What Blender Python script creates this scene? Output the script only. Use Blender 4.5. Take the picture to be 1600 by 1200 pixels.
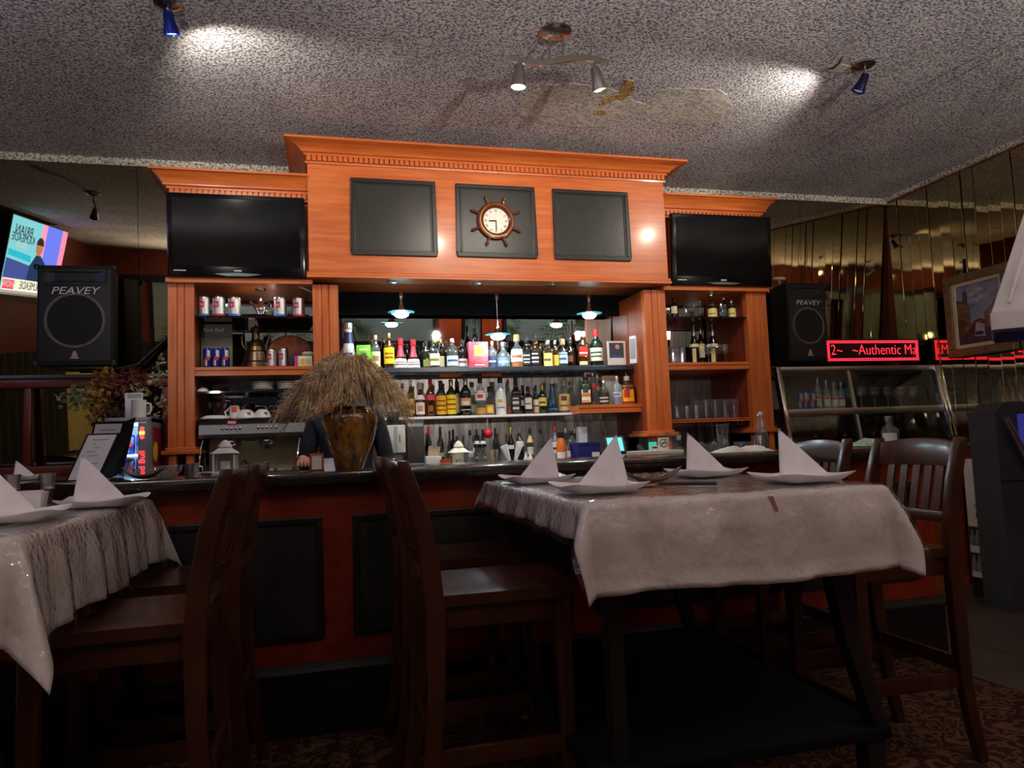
import bpy, bmesh, math, random
from mathutils import Vector, Matrix
random.seed(7)
for o in list(bpy.data.objects): bpy.data.objects.remove(o, do_unlink=True)
SC = bpy.context.scene
COL = SC.collection
R = math.radians
# ------------------------------------------------------------------ camera
FPX, CX, CY, HC = 1135.0, 800.0, 600.0, 1.17
AXX = Vector((4490, -80, FPX)).normalized()          # world X seen in camera axes (right, down, forward)
AXY = Vector((-285, 100, FPX)); AXY = (AXY - AXX * AXX.dot(AXY)).normalized()
AXZ = -AXX.cross(AXY)
if AXZ.y > 0: AXZ = -AXZ
def camv(i): return Vector((AXX[i], AXY[i], AXZ[i]))
cam_d = bpy.data.cameras.new('camera'); cam = bpy.data.objects.new('camera', cam_d); COL.objects.link(cam)
cam_d.sensor_width = 36.0; cam_d.lens = FPX / 1600.0 * 36.0; cam_d.clip_start = .02
_r, _d, _f = camv(0), camv(1), camv(2)
cam.matrix_world = Matrix(((_r.x, -_d.x, -_f.x, 0), (_r.y, -_d.y, -_f.y, 0), (_r.z, -_d.z, -_f.z, HC), (0, 0, 0, 1)))
SC.camera = cam
def ray(u, v):
    c = Vector((u - CX, v - CY, FPX)); return Vector((AXX.dot(c), AXY.dot(c), AXZ.dot(c)))
def W(u, v, y):
    d = ray(u, v); p = d * (y / d.y); p.z += HC; return p
def PZ(u, v, z):
    d = ray(u, v); p = d * ((z - HC) / d.z); p.z += HC; return p
def depth(p): return Vector((p[0], p[1], p[2] - HC)).dot(camv(2))
# ------------------------------------------------------------------ world, exposure
wd = bpy.data.worlds.new('World'); SC.world = wd; wd.use_nodes = True
wd.node_tree.nodes['Background'].inputs[0].default_value = (.9, .8, .72, 1)
wd.node_tree.nodes['Background'].inputs[1].default_value = .004
vs = SC.view_settings
vs.view_transform = 'Standard'; vs.look = 'None'; vs.gamma = 1.0; vs.use_curve_mapping = False
vs.exposure = 0.12
# ------------------------------------------------------------------ helpers
def srgb(h):
    out = []
    for c in h:
        c /= 255.0; out.append(c / 12.92 if c <= .04045 else ((c + .055) / 1.055) ** 2.4)
    return out
MATS = {}
def mat(name, col=(128, 128, 128), rough=.5, metal=0.0, spec=.5, coat=0.0, var=None, bump=None, emit=None, stretch=(1, 1, 1), alpha=None, sss=0, sheen=0):
    """procedural principled material; col in sRGB 0-255; var=(scale, second colour, contrast); bump=(scale, strength)"""
    if name in MATS: return MATS[name]
    m = bpy.data.materials.new(name); m.use_nodes = True; nt = m.node_tree; b = nt.nodes['Principled BSDF']
    c = srgb(col)
    b.inputs['Base Color'].default_value = (*c, 1); b.inputs['Roughness'].default_value = rough
    b.inputs['Metallic'].default_value = metal; b.inputs['Specular IOR Level'].default_value = spec
    b.inputs['Coat Weight'].default_value = coat
    if coat: b.inputs['Coat Roughness'].default_value = .16
    if sheen: b.inputs['Sheen Weight'].default_value = sheen
    if emit:
        b.inputs['Emission Color'].default_value = (*srgb(emit[0]), 1); b.inputs['Emission Strength'].default_value = emit[1]
    tc = mp = None
    def coords():
        nonlocal tc, mp
        if mp is None:
            tc = nt.nodes.new('ShaderNodeTexCoord'); mp = nt.nodes.new('ShaderNodeMapping')
            mp.inputs['Scale'].default_value = stretch; nt.links.new(tc.outputs['Object'], mp.inputs['Vector'])
        return mp.outputs['Vector']
    v2 = var if var else (8.0, [min(255, x * 1.06 + 1) for x in col], .5)
    n = nt.nodes.new('ShaderNodeTexNoise'); n.inputs['Scale'].default_value = v2[0]; n.inputs['Detail'].default_value = 4
    nt.links.new(coords(), n.inputs['Vector'])
    rp = nt.nodes.new('ShaderNodeValToRGB'); k = v2[2] * .5
    rp.color_ramp.elements[0].position = max(0, .5 - (.5 - k) * .5); rp.color_ramp.elements[1].position = min(1, .5 + (.5 - k) * .5 + .001)
    rp.color_ramp.elements[0].color = (*c, 1); rp.color_ramp.elements[1].color = (*srgb(v2[1]), 1)
    nt.links.new(n.outputs['Fac'], rp.inputs['Fac']); nt.links.new(rp.outputs['Color'], b.inputs['Base Color'])
    if bump:
        n2 = nt.nodes.new('ShaderNodeTexNoise'); n2.inputs['Scale'].default_value = bump[0]; n2.inputs['Detail'].default_value = 5
        nt.links.new(coords(), n2.inputs['Vector'])
        bp = nt.nodes.new('ShaderNodeBump'); bp.inputs['Strength'].default_value = bump[1]; bp.inputs['Distance'].default_value = bump[2] if len(bump) > 2 else .01
        nt.links.new(n2.outputs['Fac'], bp.inputs['Height']); nt.links.new(bp.outputs['Normal'], b.inputs['Normal'])
    MATS[name] = m; return m
def glow(name, col, strength):
    """emission for light sources, and for the added glow of the fridge shelf"""
    if name in MATS: return MATS[name]
    m = bpy.data.materials.new(name); m.use_nodes = True; nt = m.node_tree; nt.nodes.clear()
    e = nt.nodes.new('ShaderNodeEmission'); o = nt.nodes.new('ShaderNodeOutputMaterial')
    e.inputs[0].default_value = (*srgb(col), 1); e.inputs[1].default_value = strength
    nt.links.new(e.outputs[0], o.inputs[0]); MATS[name] = m; return m
def glass(name, tint=(245, 248, 248), rough=.03, refl=1.0, ior=1.45, body=None, bodyf=.0, bump=None):
    """thin clear or tinted glass / plastic: fresnel mix of transparency and gloss, plus a little body colour"""
    if name in MATS: return MATS[name]
    m = bpy.data.materials.new(name); m.use_nodes = True; nt = m.node_tree; nt.nodes.clear()
    o = nt.nodes.new('ShaderNodeOutputMaterial'); t = nt.nodes.new('ShaderNodeBsdfTransparent'); g = nt.nodes.new('ShaderNodeBsdfGlossy')
    t.inputs[0].default_value = (*srgb(tint), 1); g.inputs[0].default_value = (.95, .97, 1, 1); g.inputs['Roughness'].default_value = rough
    fr = nt.nodes.new('ShaderNodeLayerWeight'); fr.inputs['Blend'].default_value = .5      # facing = 1 - |cos|: the same from both sides of the sheet
    pw = nt.nodes.new('ShaderNodeMath'); pw.operation = 'POWER'; pw.inputs[1].default_value = 4.5; nt.links.new(fr.outputs['Facing'], pw.inputs[0])
    f0 = ((ior - 1) / (ior + 1)) ** 2
    ma = nt.nodes.new('ShaderNodeMath'); ma.operation = 'MULTIPLY_ADD'; ma.inputs[1].default_value = 1 - f0; ma.inputs[2].default_value = f0; nt.links.new(pw.outputs[0], ma.inputs[0])
    mu = nt.nodes.new('ShaderNodeMath'); mu.operation = 'MULTIPLY'; mu.inputs[1].default_value = refl; mu.use_clamp = True
    nt.links.new(ma.outputs[0], mu.inputs[0])
    mx = nt.nodes.new('ShaderNodeMixShader'); nt.links.new(mu.outputs[0], mx.inputs[0])
    base = t.outputs[0]
    if body:
        d = nt.nodes.new('ShaderNodeBsdfDiffuse'); d.inputs[0].default_value = (*srgb(body), 1)
        m2 = nt.nodes.new('ShaderNodeMixShader'); m2.inputs[0].default_value = bodyf
        nt.links.new(t.outputs[0], m2.inputs[1]); nt.links.new(d.outputs[0], m2.inputs[2]); base = m2.outputs[0]
    if bump:
        tc = nt.nodes.new('ShaderNodeTexCoord'); n2 = nt.nodes.new('ShaderNodeTexNoise'); n2.inputs['Scale'].default_value = bump[0]; n2.inputs['Detail'].default_value = 2
        bp = nt.nodes.new('ShaderNodeBump'); bp.inputs['Strength'].default_value = bump[1]; bp.inputs['Distance'].default_value = .01
        nt.links.new(tc.outputs['Object'], n2.inputs['Vector']); nt.links.new(n2.outputs[0], bp.inputs['Height'])
        nt.links.new(bp.outputs[0], g.inputs['Normal']); nt.links.new(bp.outputs[0], fr.inputs['Normal'])
    nt.links.new(base, mx.inputs[1]); nt.links.new(g.outputs[0], mx.inputs[2]); nt.links.new(mx.outputs[0], o.inputs[0])
    MATS[name] = m; return m
def mirror(name, col, rough=.02, bump=None):
    if name in MATS: return MATS[name]
    m = bpy.data.materials.new(name); m.use_nodes = True; nt = m.node_tree; b = nt.nodes['Principled BSDF']
    b.inputs['Base Color'].default_value = (*srgb(col), 1); b.inputs['Metallic'].default_value = 1; b.inputs['Roughness'].default_value = rough
    if bump:
        tc = nt.nodes.new('ShaderNodeTexCoord'); mp = nt.nodes.new('ShaderNodeMapping'); mp.inputs['Scale'].default_value = bump[2]
        n2 = nt.nodes.new('ShaderNodeTexNoise'); n2.inputs['Scale'].default_value = bump[0]; n2.inputs['Detail'].default_value = 2
        bp = nt.nodes.new('ShaderNodeBump'); bp.inputs['Strength'].default_value = bump[1]; bp.inputs['Distance'].default_value = .01
        nt.links.new(tc.outputs['Object'], mp.inputs[0]); nt.links.new(mp.outputs[0], n2.inputs['Vector']); nt.links.new(n2.outputs[0], bp.inputs['Height']); nt.links.new(bp.outputs[0], b.inputs['Normal'])
    MATS[name] = m; return m
def tag(o, label=None, cat=None, group=None, kind=None):
    if label: o['label'] = label
    if cat: o['category'] = cat
    if group: o['group'] = group
    if kind: o['kind'] = kind
    return o
def thing(name, label, cat, loc=(0, 0, 0), rz=0, group=None, kind=None):
    o = bpy.data.objects.new(name, None); COL.objects.link(o); o.empty_display_size = .05
    o.location = loc; o.rotation_euler = (0, 0, rz)
    return tag(o, label, cat, group, kind)
def dup(root, loc, rz=None, label=None, group=None):
    def cp(o, par):
        c = o.copy(); COL.objects.link(c); c.parent = par
        for ch in o.children: cp(ch, c)
        return c
    r = cp(root, None); r.location = loc
    if rz is not None: r.rotation_euler = (0, 0, rz)
    if label: r['label'] = label
    if group: r['group'] = group
    return r
class MB:
    def __init__(s): s.v = []; s.f = []
    def quad(s, a, b, c, d):
        n = len(s.v); s.v += [tuple(a), tuple(b), tuple(c), tuple(d)]; s.f.append((n, n + 1, n + 2, n + 3)); return s
    def poly(s, pts):
        n = len(s.v); s.v += [tuple(p) for p in pts]; s.f.append(tuple(range(n, n + len(pts)))); return s
    def box(s, x0, x1, y0, y1, z0, z1):
        n = len(s.v)
        s.v += [(x0, y0, z0), (x1, y0, z0), (x1, y1, z0), (x0, y1, z0), (x0, y0, z1), (x1, y0, z1), (x1, y1, z1), (x0, y1, z1)]
        for q in ((0, 3, 2, 1), (4, 5, 6, 7), (0, 1, 5, 4), (1, 2, 6, 5), (2, 3, 7, 6), (3, 0, 4, 7)): s.f.append(tuple(n + i for i in q))
        return s
    def hexa(s, p):
        n = len(s.v); s.v += [tuple(q) for q in p]
        for q in ((0, 3, 2, 1), (4, 5, 6, 7), (0, 1, 5, 4), (1, 2, 6, 5), (2, 3, 7, 6), (3, 0, 4, 7)): s.f.append(tuple(n + i for i in q))
        return s
    def bar(s, a, b, w, h, up=(0, 0, 1)):
        """square bar from a to b, width w (sideways) and h (along up)"""
        a, b = Vector(a), Vector(b); d = (b - a).normalized(); u = Vector(up); sd = d.cross(u)
        if sd.length < 1e-5: sd = d.cross(Vector((1, 0, 0)))
        sd.normalize(); u = sd.cross(d).normalized(); sd = sd * w / 2; u = u * h / 2
        return s.hexa([a - sd - u, a + sd - u, b + sd - u, b - sd - u, a - sd + u, a + sd + u, b + sd + u, b - sd + u])
    def sweep(s, pts, secs):
        """loft rectangles: pts centres, secs (wx, wy) in world x / y (or callables)"""
        n = len(s.v)
        for (x, y, z), (a, b) in zip(pts, secs):
            s.v += [(x - a / 2, y - b / 2, z), (x + a / 2, y - b / 2, z), (x + a / 2, y + b / 2, z), (x - a / 2, y + b / 2, z)]
        for i in range(len(pts) - 1):
            for k in range(4):
                a, b = n + i * 4 + k, n + i * 4 + (k + 1) % 4; s.f.append((a, b, b + 4, a + 4))
        s.f.append((n + 3, n + 2, n + 1, n)); m = n + (len(pts) - 1) * 4; s.f.append((m, m + 1, m + 2, m + 3)); return s
    def lathe(s, prof, n=20, c=(0, 0, 0), sq=2.0, a0=0, a1=360, cap=True, ry=1.0):
        full = abs(a1 - a0) >= 360; k = n if full else n + 1; st = len(s.v)
        for r, z in prof:
            for i in range(k):
                t = R(a0 + (a1 - a0) * i / n); ct, sn = math.cos(t), math.sin(t)
                q = (abs(ct) ** sq + abs(sn) ** sq) ** (-1 / sq)
                s.v.append((c[0] + r * q * ct, c[1] + r * q * sn * ry, c[2] + z))
        for j in range(len(prof) - 1):
            for i in range(n):
                a = st + j * k + i; b = st + j * k + (i + 1) % k; s.f.append((a, b, b + k, a + k))
        if cap and full:
            if prof[0][0] > 1e-4: s.f.append(tuple(st + i for i in range(k))[::-1])
            if prof[-1][0] > 1e-4: s.f.append(tuple(st + (len(prof) - 1) * k + i for i in range(k)))
        return s
    def tube(s, pts, r, n=8, cap=True):
        pts = [Vector(p) for p in pts]; st = len(s.v); L = len(pts); prev = None
        for i, p in enumerate(pts):
            d = (pts[min(i + 1, L - 1)] - pts[max(i - 1, 0)]).normalized()
            if prev is None:
                a = d.cross(Vector((0, 0, 1)))
                if a.length < 1e-3: a = d.cross(Vector((1, 0, 0)))
            else: a = prev - d * prev.dot(d)
            a.normalize(); prev = a; b = d.cross(a); rr = r[i] if isinstance(r, (list, tuple)) else r
            for k in range(n):
                t = 2 * math.pi * k / n; s.v.append(tuple(p + (a * math.cos(t) + b * math.sin(t)) * rr))
        for i in range(L - 1):
            for k in range(n):
                a = st + i * n + k; b = st + i * n + (k + 1) % n; s.f.append((a, b, b + n, a + n))
        if cap:
            s.f.append(tuple(st + k for k in range(n))[::-1]); s.f.append(tuple(st + (L - 1) * n + k for k in range(n)))
        return s
    def prism(s, poly, d0, d1, f):
        """extrude the 2-D polygon; f(a, b, d) gives the 3-D point"""
        n = len(s.v); k = len(poly)
        for d in (d0, d1): s.v += [tuple(f(a, b, d)) for a, b in poly]
        s.f.append(tuple(n + i for i in range(k))); s.f.append(tuple(n + k + i for i in range(k))[::-1])
        for i in range(k):
            j = (i + 1) % k; s.f.append((n + i, n + k + i, n + k + j, n + j))
        return s
    def frame(s, x0, x1, z0, z1, w, y0, y1):
        """picture-frame moulding in the XZ plane"""
        s.box(x0, x1, y0, y1, z1 - w, z1); s.box(x0, x1, y0, y1, z0, z0 + w)
        s.box(x0, x0 + w, y0, y1, z0 + w, z1 - w); s.box(x1 - w, x1, y0, y1, z0 + w, z1 - w); return s
    def sphere(s, c, r, n=12, m=8, sc=(1, 1, 1)):
        return s.lathe2([(math.sin(math.pi * j / m), -math.cos(math.pi * j / m)) for j in range(m + 1)], n, c, r, sc)
    def lathe2(s, prof, n, c, r, sc):
        st = len(s.v)
        for a, z in prof:
            for i in range(n):
                t = 2 * math.pi * i / n; s.v.append((c[0] + a * r * sc[0] * math.cos(t), c[1] + a * r * sc[1] * math.sin(t), c[2] + z * r * sc[2]))
        for j in range(len(prof) - 1):
            for i in range(n):
                a = st + j * n + i; b = st + j * n + (i + 1) % n; s.f.append((a, b, b + n, a + n))
        return s
    def build(s, name, m, parent=None, smooth=40, bevel=0, at=None, local=False, fix=True):
        off = Vector((0, 0, 0))
        if parent is not None and not local:
            q = parent
            while q.parent: q = q.parent
            off = Vector(q.location)
        if at is not None: off = Vector(at)
        me = bpy.data.meshes.new(name); me.from_pydata([tuple(Vector(p) - off) for p in s.v], [], s.f)
        bm = bmesh.new(); bm.from_mesh(me)
        bmesh.ops.remove_doubles(bm, verts=bm.verts, dist=1e-6)
        if fix: bmesh.ops.recalc_face_normals(bm, faces=bm.faces)
        if bevel:
            bmesh.ops.bevel(bm, geom=[e for e in bm.edges if len(e.link_faces) == 2 and e.calc_face_angle(0) > .5], offset=bevel, segments=2, affect='EDGES', profile=.6, clamp_overlap=True)
        bm.to_mesh(me); bm.free()
        me.materials.append(m)
        if smooth:
            me.polygons.foreach_set('use_smooth', [True] * len(me.polygons)); me.set_sharp_from_angle(angle=R(smooth))
        o = bpy.data.objects.new(name, me); COL.objects.link(o)
        if at is not None: o.location = at
        if parent is not None: o.parent = parent
        return o
def text(name, s, size, m, parent, fn, depth_=.001, extr=.0008, align='CENTER', sx=1.0, shear=0, fit=None, thin=0):
    """lettering as a flat mesh; fn maps (x, y, z) of the lettering to the parent's frame"""
    cu = bpy.data.curves.new(name, 'FONT'); cu.body = s; cu.size = size; cu.align_x = align; cu.align_y = 'CENTER'; cu.extrude = extr; cu.shear = shear
    cu.resolution_u = 3; cu.offset = thin
    tmp = bpy.data.objects.new(name, cu); COL.objects.link(tmp)
    dg = bpy.context.evaluated_depsgraph_get(); dg.update()
    me = bpy.data.meshes.new_from_object(tmp.evaluated_get(dg)); bpy.data.objects.remove(tmp, do_unlink=True); bpy.data.curves.remove(cu)
    if fit:
        xs = [v.co.x for v in me.vertices]; sx = fit / (max(xs) - min(xs))
    for v in me.vertices: v.co = Vector(fn(v.co.x * sx, v.co.y, v.co.z))
    me.materials.clear(); me.materials.append(m)
    o = bpy.data.objects.new(name, me); COL.objects.link(o); o.parent = parent
    return o
def light(name, kind, loc, power, col=(255, 240, 220), direction=None, size=.03, angle=60, blend=.4, parent=None):
    l = bpy.data.lights.new(name, kind); l.energy = power; l.color = srgb(col)
    if kind in ('SPOT', 'POINT'): l.shadow_soft_size = size
    if kind == 'SPOT': l.spot_size = R(angle); l.spot_blend = blend
    if kind == 'AREA': l.size = size
    o = bpy.data.objects.new(name, l); COL.objects.link(o); o.location = loc
    if direction is not None: o.rotation_euler = Vector(direction).to_track_quat('-Z', 'Y').to_euler()
    return o
# ------------------------------------------------------------------ materials
CHV = mat('cherry_wood_upright', (214, 116, 54), .36, var=(5, (192, 92, 37), .35), stretch=(9, 9, .7), bump=(30, .04), coat=.35)
CHH = mat('cherry_wood_level', (214, 116, 54), .36, var=(5, (192, 92, 37), .35), stretch=(.7, 9, 9), bump=(30, .04), coat=.35)
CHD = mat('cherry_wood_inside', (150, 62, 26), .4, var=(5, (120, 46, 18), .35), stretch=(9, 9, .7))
BARRED = mat('red_stained_bar_wood', (150, 48, 20), .4, var=(5, (122, 36, 14), .35), stretch=(2, 6, 3))
BLKP = mat('black_painted_panel', (40, 40, 37), .34, var=(14, (48, 47, 43), .3), bump=(70, .05))
BLK = mat('black_wood', (22, 20, 19), .4, var=(9, (30, 27, 25), .3))
BLKPL = mat('black_plastic', (18, 18, 19), .38)
STOOL = mat('dark_brown_stool_wood', (70, 34, 21), .3, var=(6, (54, 25, 15), .3), stretch=(3, 3, 1), coat=.6)
CNT = mat('black_polished_counter', (34, 29, 25), .16, var=(20, (48, 40, 34), .3), coat=.3)
WHITE = mat('white_porcelain', (228, 224, 224), .2)
NAPK = mat('white_paper_napkin', (226, 218, 222), .75, bump=(60, .06))
CLOTH = mat('white_tablecloth_linen', (202, 190, 186), .8, var=(7, (188, 174, 168), .2), bump=(16, .55, .02), sheen=.2)
STEEL = mirror('brushed_steel', (200, 200, 200), .28)
CHROME = mirror('polished_chrome', (220, 220, 222), .08)
NICKEL = mirror('satin_nickel', (190, 182, 172), .25)
BRASSD = mirror('antique_bronze', (112, 92, 70), .36)
CLEAR = glass('clear_glass', (250, 252, 252), .02, 1.6)
CRYST = glass('crystal_glass', (246, 248, 250), .02, 2.6, body=(230, 230, 235), bodyf=.02)
PLAST = glass('clear_plastic_sheet', (252, 252, 252), .07, 1.6, 1.42, bump=(48, .7))
# ------------------------------------------------------------------ main lamps (their fixtures are built further down)
CEIL = 3.06
HEADS = [  # (mouth of the spot head, direction, watts, cone)
    ((-.626, 3.19, 2.90), (.50, .80, -.22), 19, 118),
    ((.864, 3.09, 2.77), (-.15, .75, -.60), 20, 120),
    ((1.262, 3.09, 2.80), (.30, .80, -.50), 20, 120),
    ((2.690, 3.10, 2.895), (-.62, .74, -.22), 19, 118),
    ((-1.79, 3.62, 2.86), (-.3, -.6, -.7), 10, 100)]
PW = 1.3
for i, (p, d, w, a) in enumerate(HEADS):
    light('spot_lamp', 'SPOT', p, w * PW, (255, 244, 226), d, .025, a, .5)
# wall lamp behind the camera that throws the ceiling shadows of the track, and the rear spots over the tables and murals
light('wall_lamp_light', 'SPOT', (1.55, -.52, 1.86), 62 * PW, (255, 240, 224), (-.06, .95, .22), .03, 50, .7)
REAR = [((.35, .35, 2.83), (.10, .35, -.9), 9), ((-1.6, .5, 2.83), (-.25, .1, -.9), 22), ((3.3, .52, 2.83), (.1, -.7, -.6), 34), ((1.9, .9, 2.83), (.1, .3, -.9), 7), ((-1.0, .62, 2.83), (-.2, -.8, -.5), 26), ((1.0, .62, 2.83), (.1, -.8, -.5), 26)]  # last two spots are added to brighten the rear murals
for p, d, w in REAR: light('rear_spot_lamp', 'SPOT', p, w * PW, (255, 236, 214), d, .04, 150, .7)
SCONCE = (-1.35, 1.55, 3.75)  # outer two lamps are added so the ceiling is lit evenly
for x in SCONCE: light('ceiling_fill_uplight', 'SPOT', (x, -.50, 1.90), 190 * PW, (255, 244, 234), (0, .62, .78), .05, 122, .9)  # wide uplights added to lighten the whole ceiling
# ------------------------------------------------------------------ structure
def popcorn(name, dark, lite, scale=46, bs=.9):
    m = bpy.data.materials.new(name); m.use_nodes = True; nt = m.node_tree; b = nt.nodes['Principled BSDF']; b.inputs['Roughness'].default_value = .95; b.inputs['Specular IOR Level'].default_value = .1
    tc = nt.nodes.new('ShaderNodeTexCoord'); n = nt.nodes.new('ShaderNodeTexNoise'); n.inputs['Scale'].default_value = scale; n.inputs['Detail'].default_value = 3.5; n.inputs['Roughness'].default_value = .62
    rp = nt.nodes.new('ShaderNodeValToRGB'); e = rp.color_ramp.elements; e[0].position = .40; e[1].position = .56
    e[0].color = (*srgb(dark), 1); e[1].color = (*srgb(lite), 1)  # dark speckle puts the grains' small grazing shadows into the colour
    big = nt.nodes.new('ShaderNodeTexNoise'); big.inputs['Scale'].default_value = 2.2; big.inputs['Detail'].default_value = 3
    r2 = nt.nodes.new('ShaderNodeMapRange'); r2.inputs['From Min'].default_value = .35; r2.inputs['From Max'].default_value = .65; r2.inputs['To Min'].default_value = .84; r2.inputs['To Max'].default_value = 1.06
    mx = nt.nodes.new('ShaderNodeVectorMath'); mx.operation = 'SCALE'
    bp = nt.nodes.new('ShaderNodeBump'); bp.inputs['Strength'].default_value = bs; bp.inputs['Distance'].default_value = .012
    L = nt.links.new
    L(tc.outputs['Object'], n.inputs['Vector']); L(tc.outputs['Object'], big.inputs['Vector']); L(n.outputs[0], rp.inputs[0]); L(big.outputs[0], r2.inputs[0])
    L(rp.outputs[0], mx.inputs[0]); L(r2.outputs[0], mx.inputs['Scale']); L(mx.outputs[0], b.inputs['Base Color']); L(n.outputs[0], bp.inputs['Height']); L(bp.outputs[0], b.inputs['Normal'])
    MATS[name] = m; return m
POP = popcorn('popcorn_ceiling_plaster', (110, 108, 120), (222, 218, 221), 80, .8)
POPW = popcorn('popcorn_cove_plaster', (120, 114, 104), (238, 232, 216), 60)
XL, XR, YB, YR = -2.95, 4.53, 5.14, -.75
def struct(o): o['kind'] = 'structure'; return o
ceil = struct(MB().box(XL - .1, XR + .1, YR - .1, YB + .1, CEIL, CEIL + .1).build('ceiling', POP, smooth=0))
# patched and stained plaster on the ceiling: thin irregular skins of filler under the popcorn
def blob(name, m, pts, z, parent):
    b = MB(); P = [PZ(u, v, CEIL) for u, v in pts]; n = len(P)
    lo = [(p.x, p.y, CEIL - z) for p in P]; hi = [(p.x, p.y, CEIL + .002) for p in P]
    b.poly(lo[::-1])
    for i in range(n): j = (i + 1) % n; b.quad(lo[i], lo[j], hi[j], hi[i])
    return b.build(name, m, parent, smooth=0)
PATCH = popcorn('smooth_patch_plaster', (150, 145, 140), (212, 206, 200), 60, .35)
STAIN = popcorn('brown_water_stain', (120, 84, 44), (206, 172, 116), 70, .8)
def ring(cx, cy, rx, ry, n=22, j=.12, seed=1, rot=0):
    rnd = random.Random(seed); out = []
    for i in range(n):
        t = 2 * math.pi * i / n; k = 1 + rnd.uniform(-j, j); x, y = rx * k * math.cos(t), ry * k * math.sin(t)
        out.append((cx + x * math.cos(rot) - y * math.sin(rot), cy + x * math.sin(rot) + y * math.cos(rot)))
    return out
blob('plaster_patch', PATCH, ring(905, 165, 100, 32, seed=2), .0025, ceil)
blob('plaster_patch', PATCH, ring(1075, 165, 68, 30, seed=5), .002, ceil)
blob('plaster_patch', PATCH, [(1285, 108), (1300, 96), (1312, 78), (1338, 58), (1342, 68), (1330, 84), (1316, 100), (1332, 104), (1338, 112), (1300, 112)], .004, ceil)
blob('water_stain', STAIN, [(934, 163), (942, 154), (956, 148), (968, 146), (972, 132), (980, 124), (990, 126), (991, 138), (984, 147), (976, 154), (962, 155), (950, 160), (940, 166)], .005, ceil)
blob('water_stain', STAIN, ring(939, 175, 9, 5, 12, .2, 9), .005, ceil)
DARKC = mat('dark_crack', (60, 48, 36), .9)
blob('ceiling_crack', DARKC, [(1290, 107), (1300, 104), (1310, 96), (1316, 86), (1317, 88), (1312, 98), (1302, 107)], .006, ceil)
# floor: tiled aisle and the carpet under the tables
TILE = mat('grey_brown_floor_tile', (98, 88, 80), .28, var=(3, (78, 68, 62), .2), bump=(40, .03))
floor = struct(MB().box(XL - .1, XR + .1, YR - .1, YB + .1, -.10, -.012).build('floor', mat('floor_grout', (44, 40, 38), .8), smooth=0))
tm = None
ts = .46
for i in range(5):
    for j in range(9):
        x, y = 2.42 + i * ts, 1.25 + j * ts
        if x > XR: continue
        if tm is None:
            t = MB().box(.003, ts - .003, .003, ts - .003, -.014, 0).build('tile', TILE, floor, smooth=0, bevel=.002, local=True); tm = t.data
        else:
            t = bpy.data.objects.new('tile', tm); COL.objects.link(t); t.parent = floor
        t.location = (x, y, -.0004 * ((i * 7 + j * 5) % 4))
def carpet_mat():
    m = bpy.data.materials.new('paisley_carpet'); m.use_nodes = True; nt = m.node_tree; b = nt.nodes['Principled BSDF']; b.inputs['Roughness'].default_value = .95; b.inputs['Specular IOR Level'].default_value = .1
    tc = nt.nodes.new('ShaderNodeTexCoord'); no = nt.nodes.new('ShaderNodeTexNoise'); no.inputs['Scale'].default_value = 5; no.inputs['Detail'].default_value = 3
    ad = nt.nodes.new('ShaderNodeVectorMath'); ad.operation = 'MULTIPLY_ADD'; ad.inputs[1].default_value = (.5, .5, .5)
    vo = nt.nodes.new('ShaderNodeTexVoronoi'); vo.inputs['Scale'].default_value = 9; vo.feature = 'SMOOTH_F1'
    wv = nt.nodes.new('ShaderNodeMath'); wv.operation = 'SINE'; ml = nt.nodes.new('ShaderNodeMath'); ml.operation = 'MULTIPLY'; ml.inputs[1].default_value = 26
    rp = nt.nodes.new('ShaderNodeValToRGB'); el = rp.color_ramp.elements; el[0].position = .1; el[1].position = .9
    el[0].color = (*srgb((58, 32, 26)), 1); el[1].color = (*srgb((104, 76, 56)), 1); k = el.new(.55); k.color = (*srgb((76, 46, 36)), 1)
    mr = nt.nodes.new('ShaderNodeMapRange'); mr.inputs['From Min'].default_value = -1
    L = nt.links.new
    L(tc.outputs['Object'], no.inputs['Vector']); L(no.outputs['Color'], ad.inputs[0]); L(tc.outputs['Object'], ad.inputs[2]); L(ad.outputs[0], vo.inputs['Vector'])
    L(vo.outputs['Distance'], ml.inputs[0]); L(ml.outputs[0], wv.inputs[0]); L(wv.outputs[0], mr.inputs[0]); L(mr.outputs[0], rp.inputs[0]); L(rp.outputs[0], b.inputs['Base Color'])
    n3 = nt.nodes.new('ShaderNodeTexNoise'); n3.inputs['Scale'].default_value = 300; bp = nt.nodes.new('ShaderNodeBump'); bp.inputs['Strength'].default_value = .5; bp.inputs['Distance'].default_value = .004
    L(tc.outputs['Object'], n3.inputs['Vector']); L(n3.outputs[0], bp.inputs['Height']); L(bp.outputs[0], b.inputs['Normal'])
    return m
carpet = MB().prism([(XL, YR), (3.05, YR), (2.87, 2.88), (2.86, 3.165), (XL, 3.165)], -.012, .008, lambda a, b, d: (a, b, d)).build('carpet', carpet_mat(), smooth=0)
tag(carpet, 'dark red brown paisley carpet under both tables', 'carpet')
# walls
WRED = mat('dull_red_wall_paint', (124, 50, 30), .7, var=(3, (108, 42, 24), .2), bump=(60, .06))
WDARK = mat('dark_wall_paint', (30, 28, 30), .7)
wb = struct(MB().box(XL - .1, XR + .1, YB, YB + .1, 0, CEIL).build('wall_back', WDARK, smooth=0))
wr = struct(MB().box(XR, XR + .1, YR, YB, 0, CEIL).build('wall_right', WRED, smooth=0))
wl = struct(MB().box(XL - .1, XL, YR, YB, 0, CEIL).build('wall_left', WRED, smooth=0))
wf = struct(MB().box(XL - .1, XR + .1, YR - .1, YR, 0, CEIL).build('wall_rear', WRED, smooth=0))
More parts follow.
